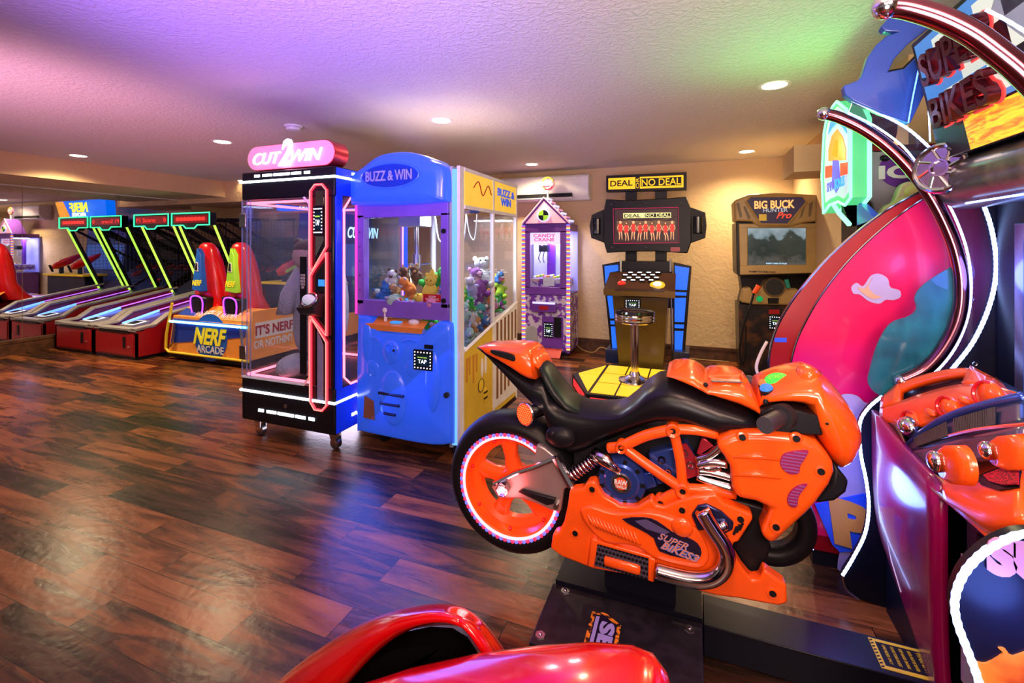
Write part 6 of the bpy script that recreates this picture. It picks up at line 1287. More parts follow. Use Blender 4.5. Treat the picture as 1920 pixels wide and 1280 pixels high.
# second cabinet (nearer, mostly outside the frame)
m2 = thing('motorcycle_game_cabinet', 'nearest SUPER BIKES cabinet at the right edge with flame art side panel', 'arcade machine', (0.9, 0.9, 0))
P2Y = 1.16
lob2 = [(1960, 1000), (1920, 1001), (1888, 1010), (1850, 1031), (1816, 1063), (1797, 1097), (1790, 1133), (1796, 1170), (1812, 1213), (1828, 1255), (1842, 1300), (1860, 1360), (1880, 1430)]
l2 = [(p.x, p.z) for p in smoothpath([YP(a, b_, P2Y) for a, b_ in lob2], 4)]
sp2 = MB().py(l2 + [(l2[-1][0]+0.02, 0.0), (1.25, 0.0), (1.25, l2[0][1])], P2Y, P2Y+0.03).build('side_panel', 'cab_black', m2)
led([YP(a, b_, P2Y-0.004) for a, b_ in lob2], 0.013, 'light_strip', m2)
fl_ = MB().py([(p.x, p.z) for p in smoothpath([YP(a, b_, P2Y-0.003) for a, b_ in ((1832, 1240), (1850, 1243), (1880, 1225), (1872, 1215), (1885, 1216), (1900, 1230), (1950, 1222), (1950, 1330), (1850, 1330))], 3)], P2Y-0.004, P2Y).build('flame_art', 'flame', sp2) if mat('flame', (0.45, 0.03, 0.01), 0.3, var=(9, (0.85, 0.22, 0.02), 0.45, 0.6)) else None
q = YP(2010, 1068, P2Y-0.004); text('SUPER', 'lettering', (q.x, P2Y-0.003, q.z), XR, ZU, 0.24, 0.075, 'pinkish', sp2, 0.002, bold=0.08) if mat('pinkish', (0.45, 0.22, 0.32), 0.35) else None
t2 = smoothpath([YP(a, b_, P2Y) for a, b_ in ((1662, 12), (1700, 15), (1760, 33), (1820, 62), (1870, 98), (1920, 140), (1975, 200), (2010, 270))], 6)
tb2 = MB().tube(t2, 0.022, 16).build('arc_tube', 'chrome_red_tint', m2, smooth=180)
MB().sph(t2[0], 0.026, 14, 8).build('tube_cap', 'chrome', tb2)
led([YP(a, b_, P2Y+0.01) for a, b_ in ((1848, 18), (1880, 34), (1920, 58), (1960, 90))], 0.006, 'light_strip', m2)
MB().py(q2([(1870, -8), (1862, 20), (1920, 62), (1990, 110), (2050, 60), (2000, -8)], P2Y+0.02), P2Y+0.02, P2Y+0.03).build('clear_crescent', 'acrylic', m2)
MB().box(0.72, 0.55, 0.0, 1.25, P2Y, 0.78).build('console_body', 'violet_gloss', m2)
light('cabinet_led_glow', 'POINT', (0.52, 2.08, 0.55), (0.12, 0.22, 1.0), 5, 0.08)
light('cabinet_arc_glow', 'POINT', (0.95, 2.08, 1.30), (0.12, 0.22, 1.0), 4, 0.08)
light('cabinet_edge_glow', 'POINT', (0.56, 1.09, 0.72), (0.12, 0.22, 1.0), 2.5, 0.06)
# ================================================================ the orange motorcycle
BYC = 1.79
CPx = lambda cx, cy: (840+cx/2.37, 620+cy/2.37)
def S(cx, cy, y=1.66): return YP(*CPx(cx, cy), y)
def sz(pts, y): return [(lambda q: (q.x, q.z))(S(a, b_, y)) for a, b_ in pts]
def szs(pts, y, k=3, closed=True): return [(p.x, p.z) for p in smoothpath([S(a, b_, y) for a, b_ in pts], k, closed)]
bk = thing('motorcycle_ride', 'orange and black racing motorcycle ride with glowing red rear wheel ring', 'motorcycle ride', (-0.2, BYC, 0))
def sym(pts, yn, name, m, sm=False, bevel=0.015, seg=3, k=3, par=None, thick=None):
    p_ = szs(pts, yn, k) if sm else sz(pts, yn)
    y1 = (2*BYC-yn) if thick is None else yn+thick
    return MB().py(p_, yn, y1).build(name, m, par or bk, bevel=bevel, seg=seg)
# rear wheel
wc = YP(954, 914, 1.712); WX, WZ = wc.x, wc.z
ay = (0, -1, 0); W0 = Vector((WX, BYC, WZ))
tire = MB().lathe(W0, [(0.195, -0.06), (0.215, -0.082), (0.245, -0.080), (0.270, -0.055), (0.281, -0.02), (0.281, 0.02), (0.270, 0.055), (0.245, 0.080), (0.215, 0.082), (0.195, 0.06)], ay, 64).build('rear_tire', 'rubber', bk, smooth=180)
rim = MB(); rim.lathe(W0, [(0.203, -0.078), (0.203, 0.078), (0.188, 0.07), (0.178, 0.03), (0.150, 0.015), (0.150, -0.015), (0.178, -0.03), (0.188, -0.07), (0.203, -0.078)], ay, 56)
rim = rim.build('rear_rim', 'orange_plastic', bk, smooth=40)
MB().lathe(W0, [(0.001, 0.055), (0.045, 0.055), (0.055, 0.04), (0.055, -0.04), (0.045, -0.055), (0.001, -0.055)], ay, 28).build('hub', 'orange_plastic', rim)
for k in range(5):
    t_ = k*2*PI/5+0.5; e = Vector((math.cos(t_), 0, math.sin(t_))); g = Vector((-math.sin(t_), 0, math.cos(t_)))
    MB().loft([(W0+e*0.04, g*0.034, Vector((0, 0.035, 0))), (W0+e*0.10, g*0.026, Vector((0, 0.028, 0))), (W0+e*0.165, g*0.040, Vector((0, 0.020, 0)))], 14, 3).build('spoke', 'orange_plastic', rim)
for k in range(7):
    t_ = k*2*PI/7+0.2; MB().sph(W0+Vector((math.cos(t_)*0.178, -0.050, math.sin(t_)*0.178)), 0.008, 8, 6).build('rim_bolt', 'red_plastic', rim)
glow('ring_white', (1.0, 0.25, 0.30), 3.2); glow('ring_blue', (0.12, 0.12, 1.0), 1.8); glow('ring_red2', (1.0, 0.02, 0.08), 1.8)
MB().torus(W0+Vector((0, -0.078, 0)), ay, 0.198, 0.006, 72, 6).build('ring_light', 'ring_white', rim)
for c_, off in (('ring_blue', 0), ('ring_red2', 1)):
    m = MB()
    for k in range(40):
        t_ = (2*k+off)*PI/40; m.sph(W0+Vector((math.cos(t_)*0.2085, -0.0805, math.sin(t_)*0.2085)), (0.0085, 0.004, 0.0085), 6, 4)
    o = m.build('ring_led_dots', c_, rim); o['kind'] = 'stuff'
light('wheel_ring_glow', 'POINT', (WX, BYC-0.17, WZ), (1.0, 0.12, 0.12), 1.6, 0.06)
# swingarm
sw = sym([(190, 692), (232, 662), (300, 628), (378, 600), (392, 505), (430, 520), (478, 560), (555, 692), (515, 705), (500, 808), (455, 798), (395, 770), (330, 748), (222, 745)], 1.680, 'swingarm', 'swingarm_metal', bevel=0.008, thick=0.03) if mat('swingarm_metal', (0.42, 0.36, 0.36), 0.32, 0.55) else None
MB().tube([S(a, b_, 1.672) for a, b_ in ((205, 680), (300, 632), (385, 604), (480, 565))], 0.010, 8).build('swingarm_rib', 'chrome', sw)
MB().tube([S(a, b_, 1.668) for a, b_ in ((478, 560), (550, 690))], 0.016, 8).build('swingarm_brace', 'chrome', sw)
MB().py(sz([(310, 715), (330, 705), (480, 745), (470, 770), (440, 775)], 1.668), 1.664, 1.68).build('swingarm_slot', 'black', sw, bevel=0.004)
q = S(243, 706, 1.66); MB().lathe(q, [(0.001, 0.004), (0.014, 0.004), (0.022, 0.012), (0.026, 0.010), (0.026, -0.015), (0.001, -0.015)], ay, 6).build('axle_nut', 'chrome', sw)
q = S(478, 783, 1.662); MB().cyl(q, q+Vector((0, 0.02, 0)), 0.009).build('bolt', 'steel', sw)
# seat and tank (black) as one lofted body
secs = []
for cx, tp, bt_, hw in ((104, 84, 98, .03), (150, 104, 140, .045), (220, 140, 212, .06), (300, 185, 296, .075), (370, 225, 362, .085), (420, 215, 420, .09), (450, 285, 505, .10), (490, 312, 560, .105), (540, 328, 580, .11), (600, 340, 560, .11), (660, 348, 528, .11), (720, 350, 492, .115), (775, 345, 462, .125), (830, 302, 442, .135), (880, 250, 430, .14), (930, 220, 420, .145), (990, 212, 418, .15), (1060, 232, 426, .15), (1140, 262, 452, .15), (1200, 285, 470, .15), (1300, 330, 452, .145), (1395, 372, 438, .14)):
    a = S(cx, tp, 1.72); b_ = S(cx, bt_, 1.68); secs.append((Vector(((a.x+b_.x)/2, BYC, (a.z+b_.z)/2)), Vector((0, hw, 0)), Vector(((a.x-b_.x)/2, 0, (a.z-b_.z)/2))))
MB().loft(secs, 24, 2.8).build('seat_and_tank', 'seat_black', bk, smooth=180) if mat('seat_black', (0.006, 0.006, 0.009), 0.3, spec=0.28) else None
# grey seat pad hump
secs = []
for cx, tp, bt_, hw in ((392, 150, 190, .04), (410, 145, 230, .07), (440, 165, 300, .085), (480, 225, 350, .09), (530, 300, 380, .092), (590, 332, 400, .09)):
    a = S(cx, tp-4, 1.75); b_ = S(cx, bt_, 1.70); secs.append((Vector(((a.x+b_.x)/2, BYC, (a.z+b_.z)/2)), Vector((0, hw, 0)), Vector(((a.x-b_.x)/2, 0, (a.z-b_.z)/2))))
MB().loft(secs, 20, 2.2).build('seat_pad', 'seat_green', bk, smooth=180) if mat('seat_green', (0.008, 0.013, 0.013), 0.38, spec=0.3) else None
# tail cowl
secs = []
for cx, tp, bt_, hw in ((128, 72, 88, .035), (160, 63, 112, .06), (220, 60, 142, .075), (280, 61, 178, .085), (330, 63, 212, .09), (360, 70, 226, .09), (378, 84, 228, .085)):
    a = S(cx, tp, 1.74); b_ = S(cx, bt_, 1.70); secs.append((Vector(((a.x+b_.x)/2, BYC, (a.z+b_.z)/2)), Vector((0, hw+0.012, 0)), Vector(((a.x-b_.x)/2, 0, (a.z-b_.z)/2))))
tc_ = MB().loft(secs, 24, 3.6).build('tail_cowl', 'orange_plastic', bk, smooth=60)
MB().py([(p.x, p.z) for p in smoothpath([S(a, b_, 1.69) for a, b_ in ((190, 88), (205, 85), (285, 103), (299, 118), (298, 132), (285, 132), (205, 104))], 3, True)], 1.683, 1.70).build('tail_slot', 'black', tc_, bevel=0.003)
secs = []
for cx, tp, bt_, hw in ((376, 84, 150, .085), (405, 90, 150, .085), (428, 118, 165, .08), (440, 155, 185, .07)):
    a = S(cx, tp, 1.80); b_ = S(cx, bt_, 1.80); secs.append((Vector(((a.x+b_.x)/2, BYC+0.02, (a.z+b_.z)/2)), Vector((0, hw, 0)), Vector(((a.x-b_.x)/2, 0, (a.z-b_.z)/2))))
MB().loft(secs, 20, 3).build('tail_cowl_front', 'orange_plastic', bk, smooth=60)
# tail light and mount
q = S(343, 370, 1.66); q2_ = S(450, 425, 1.70); axl = (q-q2_).normalized()
axl = Vector((-0.42, -0.90, 0.05)).normalized()
tl = MB().lathe(q, [(0.001, -0.11), (0.024, -0.11), (0.028, -0.02), (0.040, -0.012), (0.043, 0.0), (0.040, 0.004)], axl, 24).build('tail_light_housing', 'chrome', bk)
dsc = MB().lathe(q, [(0.001, 0.006), (0.040, 0.005), (0.040, -0.003), (0.001, -0.003)], axl, 24).build('tail_light_lens', 'lens_red', tl)if glow('lens_red', (1.0, 0.05, 0.01), 1.1) else None
_, lu, lv = frame_of(axl); m = MB()
for i in range(-4, 5):
    for j in range(-4, 5):
        a = i+0.5*(j % 2); 
        if a*a+(j*0.87)**2 < 15: m.sph(q+(lu*a+lv*j*0.87)*0.0092+axl*0.006, 0.0026, 5, 3)
m.build('lens_dots', 'lens_yellow', tl)['kind'] = 'stuff' if glow('lens_yellow', (1.0, 0.30, 0.03), 1.0) else 1
q = S(500, 470, 1.67); MB().sph(q, (0.058, 0.03, 0.040), 18, 10).build('side_mount', 'black', bk, smooth=180)
q = S(466, 455, 1.64); MB().sph(q, 0.008, 8, 6).build('bolt', 'charcoal', bk)
# orange tank top
secs = []
for cx, tp, bt_, hw in ((972, 188, 208, .10), (1000, 172, 215, .13), (1050, 165, 238, .145), (1090, 170, 258, .15), (1130, 195, 275, .155), (1152, 215, 285, .155), (1175, 200, 295, .155), (1230, 195, 318, .155), (1290, 198, 340, .155), (1330, 222, 356, .155), (1365, 280, 368, .15), (1388, 345, 374, .14)):
    a = S(cx, tp, 1.74); b_ = S(cx, bt_, 1.66); secs.append((Vector(((a.x+b_.x)/2, BYC, (a.z+b_.z)/2)), Vector((0, hw+0.006, 0)), Vector(((a.x-b_.x)/2, 0, (a.z-b_.z)/2))))
tt = MB().loft(secs, 24, 2.6).build('tank_top', 'orange_plastic', bk, smooth=60)
MB().prism([S(1165, 212, 1.72), S(1300, 218, 1.72), S(1310, 232, 1.66), S(1170, 226, 1.66)], (0, 0, 0.004)).build('handle_recess', 'chrome', tt)
MB().tube([S(1158, 205, 1.74), S(1300, 200, 1.74), S(1318, 222, 1.70)], 0.010, 8).build('grab_handle', 'orange_plastic', tt)
for a, b_ in ((1145, 240), (1355, 326)):
    MB().sph(S(a, b_, 1.645), 0.008, 8, 6).build('bolt', 'black', tt)
# front cowl
secs = []
for cx, tp, bt_, hw in ((1388, 238, 372, .13), (1430, 222, 345, .145), (1480, 205, 338, .155), (1530, 190, 340, .16), (1575, 182, 345, .165), (1620, 175, 360, .17), (1645, 185, 475, .175), (1690, 215, 560, .175), (1730, 258, 625, .17), (1765, 305, 662, .16), (1795, 350, 650, .145), (1820, 405, 625, .12), (1836, 460, 600, .085), (1844, 515, 560, .04)):
    a = S(cx, tp, 1.74); b_ = S(cx, bt_, 1.64); secs.append((Vector(((a.x+b_.x)/2, BYC, (a.z+b_.z)/2)), Vector((0, hw, 0)), Vector(((a.x-b_.x)/2, 0, (a.z-b_.z)/2))))
fc = MB().loft(secs, 24, 2.5).build('front_cowl', 'orange_plastic', bk, smooth=60)
MB().loft([(S(1600, 200, 1.74), Vector((0, .06, 0)), Vector((.035, 0, .02))), (S(1585, 168, 1.74), Vector((0, .05, 0)), Vector((.022, 0, .01))), (S(1572, 155, 1.74), Vector((0, .03, 0)), Vector((.012, 0, .006)))], 16).build('windscreen_lip', 'orange_plastic', fc, smooth=180)
MB().py(sz([(1385, 362), (1440, 338), (1520, 345), (1650, 378), (1668, 468), (1560, 462), (1390, 445)], 1.635), 1.635, 2*BYC-1.635).build('cowl_inner', 'black', bk, bevel=0.006)
for a, b_ in ((1685, 408), (1412, 316)): MB().sph(S(a, b_, 1.625), 0.009, 8, 6).build('bolt', 'black', fc)
# buttons on the cowl
for (a, b_, y, rx, cn, nm) in ((1463, 219, 1.74, 0.040, 'btn_green', 'start_button'), (1415, 256, 1.68, 0.020, 'btn_blue', 'view_button'), (1404, 234, 1.74, 0.017, 'btn_orange', 'view_button')):
    if cn not in M: glow(cn, {'g': (0.02, 1.0, 0.05), 'b': (0.0, 0.25, 1.0), 'o': (1.0, 0.2, 0.02)}[cn[4]], 0.75)
    q = S(a, b_, y); up_ = Vector((-0.25, -0.25, 0.93)).normalized()
    o = MB().lathe(q, [(0.001, -0.03), (rx*1.12, -0.03), (rx*1.1, -0.002), (rx, 0.0), (0.001, 0.0)], up_, 24).build(nm, 'black', fc)
    MB().lathe(q, [(0.001, 0.010), (rx*0.8, 0.009), (rx*0.95, 0.003), (rx*0.98, -0.002)], up_, 24).build('button_cap', cn, o)
q = S(1463, 219, 1.74); text('START', 'button_text', q+Vector((-0.25, -0.25, 0.93)).normalized()*0.0125, (0.96, 0, 0.26), (-0.05, 0.96, 0.25), 0.045, 0.02, 'lime_panel', fc, 0.001)
# handlebar grip
g0, g1 = S(1485, 378, 1.635), S(1408, 420, 1.525)
MB().cyl(g0+Vector((0.01, 0.01, 0)), g0+(g1-g0)*0.12, 0.037, n=24).build('grip_collar', 'charcoal', bk)
MB().cyl(g0, g1, 0.024, n=24).build('handle_grip', 'grip_grey', bk) if mat('grip_grey', (0.03, 0.03, 0.04), 0.5) else None
g2 = Vector((g0.x, 2*BYC-g0.y, g0.z)); MB().cyl(g2, g2+Vector((-0.05, 0.10, -0.01)), 0.024, n=20).build('handle_grip', 'grip_grey', bk)
# side fairing
fy = 1.615
fp_ = [(1185, 510), (1215, 480), (1260, 458), (1330, 450), (1400, 450), (1480, 458), (1560, 466), (1640, 495), (1690, 550), (1716, 592), (1722, 632), (1700, 690), (1645, 765), (1600, 815), (1440, 962), (1384, 908), (1400, 880), (1440, 795), (1370, 765), (1280, 748), (1262, 690), (1255, 610), (1225, 560)]
sf = MB().py(sz(fp_, fy), fy, BYC+0.16).build('side_fairing', 'orange_plastic', bk, bevel=0.022, seg=4)
for pts in ([(1482, 560), (1510, 540), (1597, 530), (1590, 560), (1565, 600), (1558, 632), (1515, 634), (1478, 600)], [(1597, 680), (1555, 688), (1520, 715), (1507, 750), (1520, 778), (1550, 780), (1557, 740), (1575, 710)]):
    p_ = szs(pts, fy-0.004, 3)
    o = MB().py(p_, fy-0.006, fy+0.004).build('vent', 'vent_red', sf) if ('vent_red' in M or mat('vent_red', (0.30, 0.005, 0.10), 0.4)) else None
    zs = [z for x, z in p_]; n_ = 8 
    m = MB()
    for i in range(1, n_):
        z = min(zs)+(max(zs)-min(zs))*i/n_; xs = []
        for (x1, z1), (x2, z2) in zip(p_, p_[1:]+p_[:1]):
            if (z1-z)*(z2-z) < 0: xs.append(x1+(x2-x1)*(z-z1)/(z2-z1))
        if len(xs) >= 2: m.box(min(xs)+0.002, fy-0.009, z-0.0015, max(xs)-0.002, fy-0.005, z+0.0015)
    m.build('vent_slats', 'violet_metal', o) if ('violet_metal' in M or mat('violet_metal', (0.4, 0.15, 0.5), 0.3, 0.5)) else None
def bolt(a, b_, y, par, r_=0.010, ring=None):
    q = S(a, b_, y); o = MB().lathe(q, [(0.001, -0.004), (r_, -0.004), (r_*1.1, 0.002), (r_*1.7, 0.001), (r_*1.9, -0.006)], ay, 20).build('bolt_recess', ring or 'orange_plastic', par)
    MB().cyl(q+Vector((0, -0.002, 0)), q+Vector((0, 0.006, 0)), r_*0.95, n=14).build('bolt', 'black', o); return o
for a, b_ in ((1308, 474), (1548, 480), (1658, 626), (1458, 873)): bolt(a, b_, fy-0.002, sf)
for y_ in (560, 640): MB().tube([S(1265, y_, fy+0.002), S(1370, y_-5, fy-0.002), S(1480, y_+15, fy+0.002)], [0.004, 0.010, 0.004], 8).build('fairing_rib', 'orange_plastic', sf, smooth=180)
MB().py(sz([(1718, 590), (1785, 672), (1772, 722), (1720, 760), (1632, 772), (1640, 740), (1700, 680)], 1.66), 1.66, BYC+0.1).build('nose_underside', 'black', bk, bevel=0.02)
# black frame core, fork and lower wedge
MB().py(sz([(560, 500), (700, 490), (840, 430), (1190, 460), (1300, 560), (1290, 740), (1200, 740), (900, 790), (620, 720), (560, 640)], 1.73), 1.73, BYC+0.08).build('frame_core', 'black', bk)
MB().py(sz([(1230, 740), (1440, 795), (1400, 900), (1440, 965), (1400, 1075), (1350, 1105), (1260, 960), (1290, 930), (1350, 835)], 1.69), 1.69, BYC+0.09).build('front_fork', 'black', bk, bevel=0.01)
fw = S(1420, 850, 1.79); MB().lathe((fw.x, BYC+0.02, fw.z), [(0.09, -0.03), (0.12, -0.042), (0.145, -0.025), (0.15, 0.0), (0.145, 0.025), (0.12, 0.042), (0.09, 0.03)], ay, 40).build('front_tire', 'rubber', bk, smooth=180)
# trellis frame
ty = 1.665
A_, B_, C3, D3 = S(772, 512, ty), S(1000, 437, ty), S(1043, 702, ty), S(945, 755, ty)
def tubes(pts, r_): return MB().tube(smoothpath(pts, 4), r_, 12).build('frame_tube', 'orange_plastic', bk, smooth=180)
tubes([S(715, 520, ty+.01), A_, S(880, 465, ty), B_], 0.019); tubes([B_, S(1100, 440, ty), S(1195, 460, ty+0.01)], 0.017); tubes([A_, S(900, 605, ty), C3], 0.018); tubes([B_, S(1030, 570, ty), C3], 0.017); tubes([C3, D3], 0.018); tubes([C3, S(1150, 705, ty), S(1275, 725, ty+.02)], 0.017)
for p_, r_ in ((A_, .021), (B_, .024), (C3, .025), (D3, .020)):
    o = MB().lathe(p_, [(0.010, 0.022), (r_*0.8, 0.026), (r_, 0.020), (r_, -0.02), (0.010, -0.02)], ay, 24).build('frame_joint', 'orange_plastic', bk)
    MB().cyl(p_+Vector((0, -0.018, 0)), p_+Vector((0, 0, 0)), 0.0115, n=16).build('joint_hole', 'black', o)
# engine block, clutch cover, headers
en = MB().py(sz([(888, 545), (1060, 498), (1112, 580), (1116, 640), (1070, 655), (930, 690), (900, 600)], 1.69), 1.69, BYC+.05).build('engine_block', 'blue_chrome', bk, bevel=0.008)
MB().py(sz([(1030, 505), (1060, 498), (1112, 580), (1116, 640), (1060, 656), (1040, 600)], 1.687), 1.684, 1.69).build('engine_plate', 'red_chrome', en)
MB().py(sz([(870, 630), (905, 625), (930, 690), (880, 705)], 1.69), 1.685, 1.72).build('engine_plate', 'blue_chrome', en, bevel=0.004)
for a, b_ in ((950, 575), (975, 630), (1050, 545), (1078, 598)):
    q = S(a, b_, 1.683); MB().torus(q, ay, 0.010, 0.004, 18, 6).build('engine_bolt', 'chrome', en)
MB().py(sz([(1105, 545), (1125, 480), (1140, 475), (1180, 510), (1120, 550)], 1.68), 1.676, 1.69).build('engine_bracket', 'red_chrome', en, bevel=0.003)
hx = [((1100, 570), (1160, 555), (1215, 510)), ((1105, 600), (1170, 585), (1240, 590)), ((1110, 625), (1180, 630), (1265, 650)), ((1105, 650), (1180, 675), (1265, 700)), ((1110, 575), (1150, 610), (1210, 600))]
for k, pts in enumerate(hx):
    MB().tube(smoothpath([S(a, b_, 1.675-0.006*(k % 2)) for a, b_ in pts], 4), [0.010+0.006*(i/8) for i in range(9)], 10).build('exhaust_header', 'chrome', bk, smooth=180)
q = S(772, 668, 1.665); cd_ = MB().lathe(q, [(0.001, 0.012), (0.055, 0.012), (0.062, 0.006), (0.078, 0.006), (0.084, -0.004), (0.084, -0.04), (0.001, -0.04)], ay, 40).build('clutch_cover', 'blue_chrome', bk)
for k in range(9):
    t_ = k*2*PI/9; e = Vector((math.cos(t_), 0, math.sin(t_))); g = Vector((-math.sin(t_), 0, math.cos(t_)))
    MB().prism([q+e*0.064+g*0.007, q+e*0.080+g*0.007, q+e*0.080-g*0.007, q+e*0.064-g*0.007], (0, 0.001, 0)).build('cover_notch', 'black', cd_).location.y = -0.0075
MB().lathe(q, [(0.001, 0.020), (0.028, 0.018), (0.034, 0.012)], ay, 28).build('cover_cap', 'charcoal', cd_)
MB().torus(q+Vector((0, -0.016, 0)), ay, 0.030, 0.005, 28, 6).build('cap_ring', 'steel', cd_)
MB().lathe(q, [(0.001, 0.0215), (0.022, 0.0205), (0.022, 0.019)], ay, 24).build('badge', 'badge_red', cd_) if mat('badge_red', (0.75, 0.08, 0.01), 0.4) else None
text('RAW', 'badge_text', q+Vector((0, -0.0225, 0.006)), XR, ZU, 0.044, 0.018, 'white', cd_, 0.001, bold=0.05); text('THRILLS', 'badge_text', q+Vector((0, -0.0225, -0.010)), XR, ZU, 0.040, 0.009, 'white', cd_, 0.001, bold=0.03)
MB().tube([S(645, 545, 1.68), S(700, 575, 1.665), S(765, 625, 1.66)], [0.024, 0.024, 0.016], 14).build('clutch_pipe', 'chrome', bk, smooth=180)
# shock absorber
s0, s1 = S(548, 645, 1.70), S(668, 560, 1.70); sd_ = (s1-s0); _, su, sv = frame_of(sd_)
pts = [s0+sd_*(i/90)+(su*math.cos(i*2*PI/10)+sv*math.sin(i*2*PI/10))*0.024 for i in range(91)]
sk = MB().tube(pts, 0.0045, 6).build('shock_spring', 'chrome', bk, smooth=180); MB().cyl(s0-sd_*0.1, s1, 0.013).build('shock_rod', 'red_chrome', sk)
MB().tube([S(600, 700, 1.70), S(690, 640, 1.70)], 0.02, 10).build('shock_boot', 'black', bk)
# lower skirt, near and far
ky = 1.632
skp = [(540, 708), (600, 702), (618, 672), (650, 668), (668, 700), (690, 735), (760, 778), (840, 785), (905, 745), (925, 775), (960, 782), (1000, 765), (1090, 735), (1190, 725), (1225, 765), (1350, 815), (1356, 838), (1292, 938), (1268, 945), (1265, 985), (1310, 1060), (1350, 1108), (1385, 1105), (1405, 1060), (1450, 1095), (1505, 1132), (1510, 1212), (1470, 1224), (1380, 1208), (1300, 1192), (1200, 1180), (930, 1110), (640, 1058), (505, 1005), (455, 968), (465, 905), (492, 895), (515, 850), (530, 780)]
for y0_, nm in ((ky, 'lower_fairing'), (2*BYC-ky-0.05, 'lower_fairing')):
    o = MB().py(sz(skp, ky), y0_, y0_+0.05).build(nm, 'orange_plastic', bk, bevel=0.012, seg=3)
    if y0_ == ky: sk2 = o
MB().py(sz([(560, 760), (1220, 790), (1300, 1150), (1100, 1120), (560, 985)], ky), ky+0.05, 2*BYC-ky-0.05).build('belly', 'black', bk)
sy = ky-0.006
# raised oval cover with decal
cvr = [(590, 790), (640, 775), (720, 800), (800, 805), (900, 800), (1000, 830), (1060, 850), (1110, 880), (1150, 950), (1160, 1000), (1140, 1040), (1090, 1050), (930, 1010), (830, 950), (700, 935), (620, 860)]
MB().py(szs(cvr, sy), sy-0.010, ky+0.005).build('raised_cover', 'orange_plastic', sk2, bevel=0.008, seg=3)
dy = sy-0.012
dec = MB().py(szs([(775, 836), (870, 828), (930, 845), (1000, 895), (1060, 915), (1110, 945), (1127, 985), (1105, 1016), (1040, 1008), (940, 978), (915, 920), (850, 880)], dy, 2), dy-0.002, dy+0.003).build('side_decal', 'decal_black', sk2) if mat('decal_black', (0.012, 0.008, 0.03), 0.25) else None
MB().py(sz([(830, 845), (880, 838), (985, 895), (960, 905), (880, 880)], dy-0.003), dy-0.0035, dy-0.002).build('decal_blade', 'violet_dark', dec) if mat('violet_dark', (0.10, 0.08, 0.20), 0.3) else None
def bt(s, a, b_, w_, h_, y, par, col, **k):
    q = S(a, b_, y); r_ = (S(a+20, b_+8, y)-S(a-20, b_-8, y)).normalized()
    u_ = Vector((-r_.z, 0, r_.x)); return text(s, 'decal_text', q, r_, u_, w_, h_, col, par, 0.0015, **k)
bt('SUPER', 1000, 935, 0.095, 0.024, dy-0.003, dec, 'decal_blue', shear=0.4, bold=0.02) if mat('decal_blue', (0.25, 0.30, 0.85), 0.3) else None
bt('BIKES3', 1030, 982, 0.120, 0.026, dy-0.003, dec, 'decal_blue', shear=0.4, bold=0.05)
bt('SUPER', 1000, 934, 0.091, 0.020, dy-0.005, dec, 'decal_orange', shear=0.4) if mat('decal_orange', (0.7, 0.25, 0.15), 0.3) else None
bt('BIKES3', 1030, 981, 0.115, 0.025, dy-0.005, dec, 'decal_orange', shear=0.4)
q = S(1041, 872, sy-0.01); MB().sph(q, (0.034, 0.014, 0.032), 18, 10).build('round_boss', 'orange_plastic', sk2, smooth=180)
for k in range(13):
    MB().tube([S(620+k*17, 815+k*6.5, sy-0.010), S(640+k*17, 850+k*7.5, sy-0.014), S(665+k*16, 880+k*6, sy-0.008)], [0.003, 0.0065, 0.003], 6).build('fin_ridge', 'orange_plastic', sk2, smooth=180)
# perforated step plate
pp = MB().py(sz([(655, 935), (900, 1008), (892, 1102), (650, 1040)], sy), sy-0.004, ky+0.002).build('perforated_plate', 'plate_grey', sk2) if mat('plate_grey', (0.13, 0.12, 0.20), 0.35, 0.5) else None
m = MB(); e0, e1, e3 = S(655, 935, sy-.005), S(900, 1008, sy-.005), S(650, 1040, sy-.005)
for i in range(14):
    for j in range(5):
        q = e0+(e1-e0)*((i+0.6+0.5*(j % 2))/14.6)+(e3-e0)*((j+0.5)/5); m.cyl(q, q+Vector((0, 0.0016, 0)), 0.0058, n=8)
m.build('plate_holes', 'black', pp)['kind'] = 'stuff'
MB().loft([(S(695, 1018, sy-.004), Vector((0, .008, 0)), Vector((0, 0, .013))), (S(700, 1020, sy-.004), Vector((0, .012, 0)), Vector((0, 0, .017))), (S(845, 1060, sy-.004), Vector((0, .012, 0)), Vector((0, 0, .017))), (S(855, 1063, sy-.004), Vector((0, .008, 0)), Vector((0, 0, .013)))], 14, 2.5).build('plate_bar', 'orange_plastic', pp, smooth=180)
fr_ = [(640, 918), (668, 925), (650, 1050), (622, 1040)], [(892, 1000), (922, 1010), (916, 1112), (888, 1104)]
for f_ in fr_: MB().py(sz(f_, sy-0.004), sy-0.012, ky+.002).build('plate_frame', 'orange_plastic', sk2, bevel=0.004)
MB().py(sz([(650, 925), (905, 998), (905, 1012), (648, 940)], sy-0.004), sy-0.010, ky+.002).build('plate_frame', 'orange_plastic', sk2, bevel=0.003)
for a, b_ in ((565, 900), (640, 705), (1040, 798), (1300, 838), (1443, 1168)): bolt(a, b_, ky-0.002, sk2)
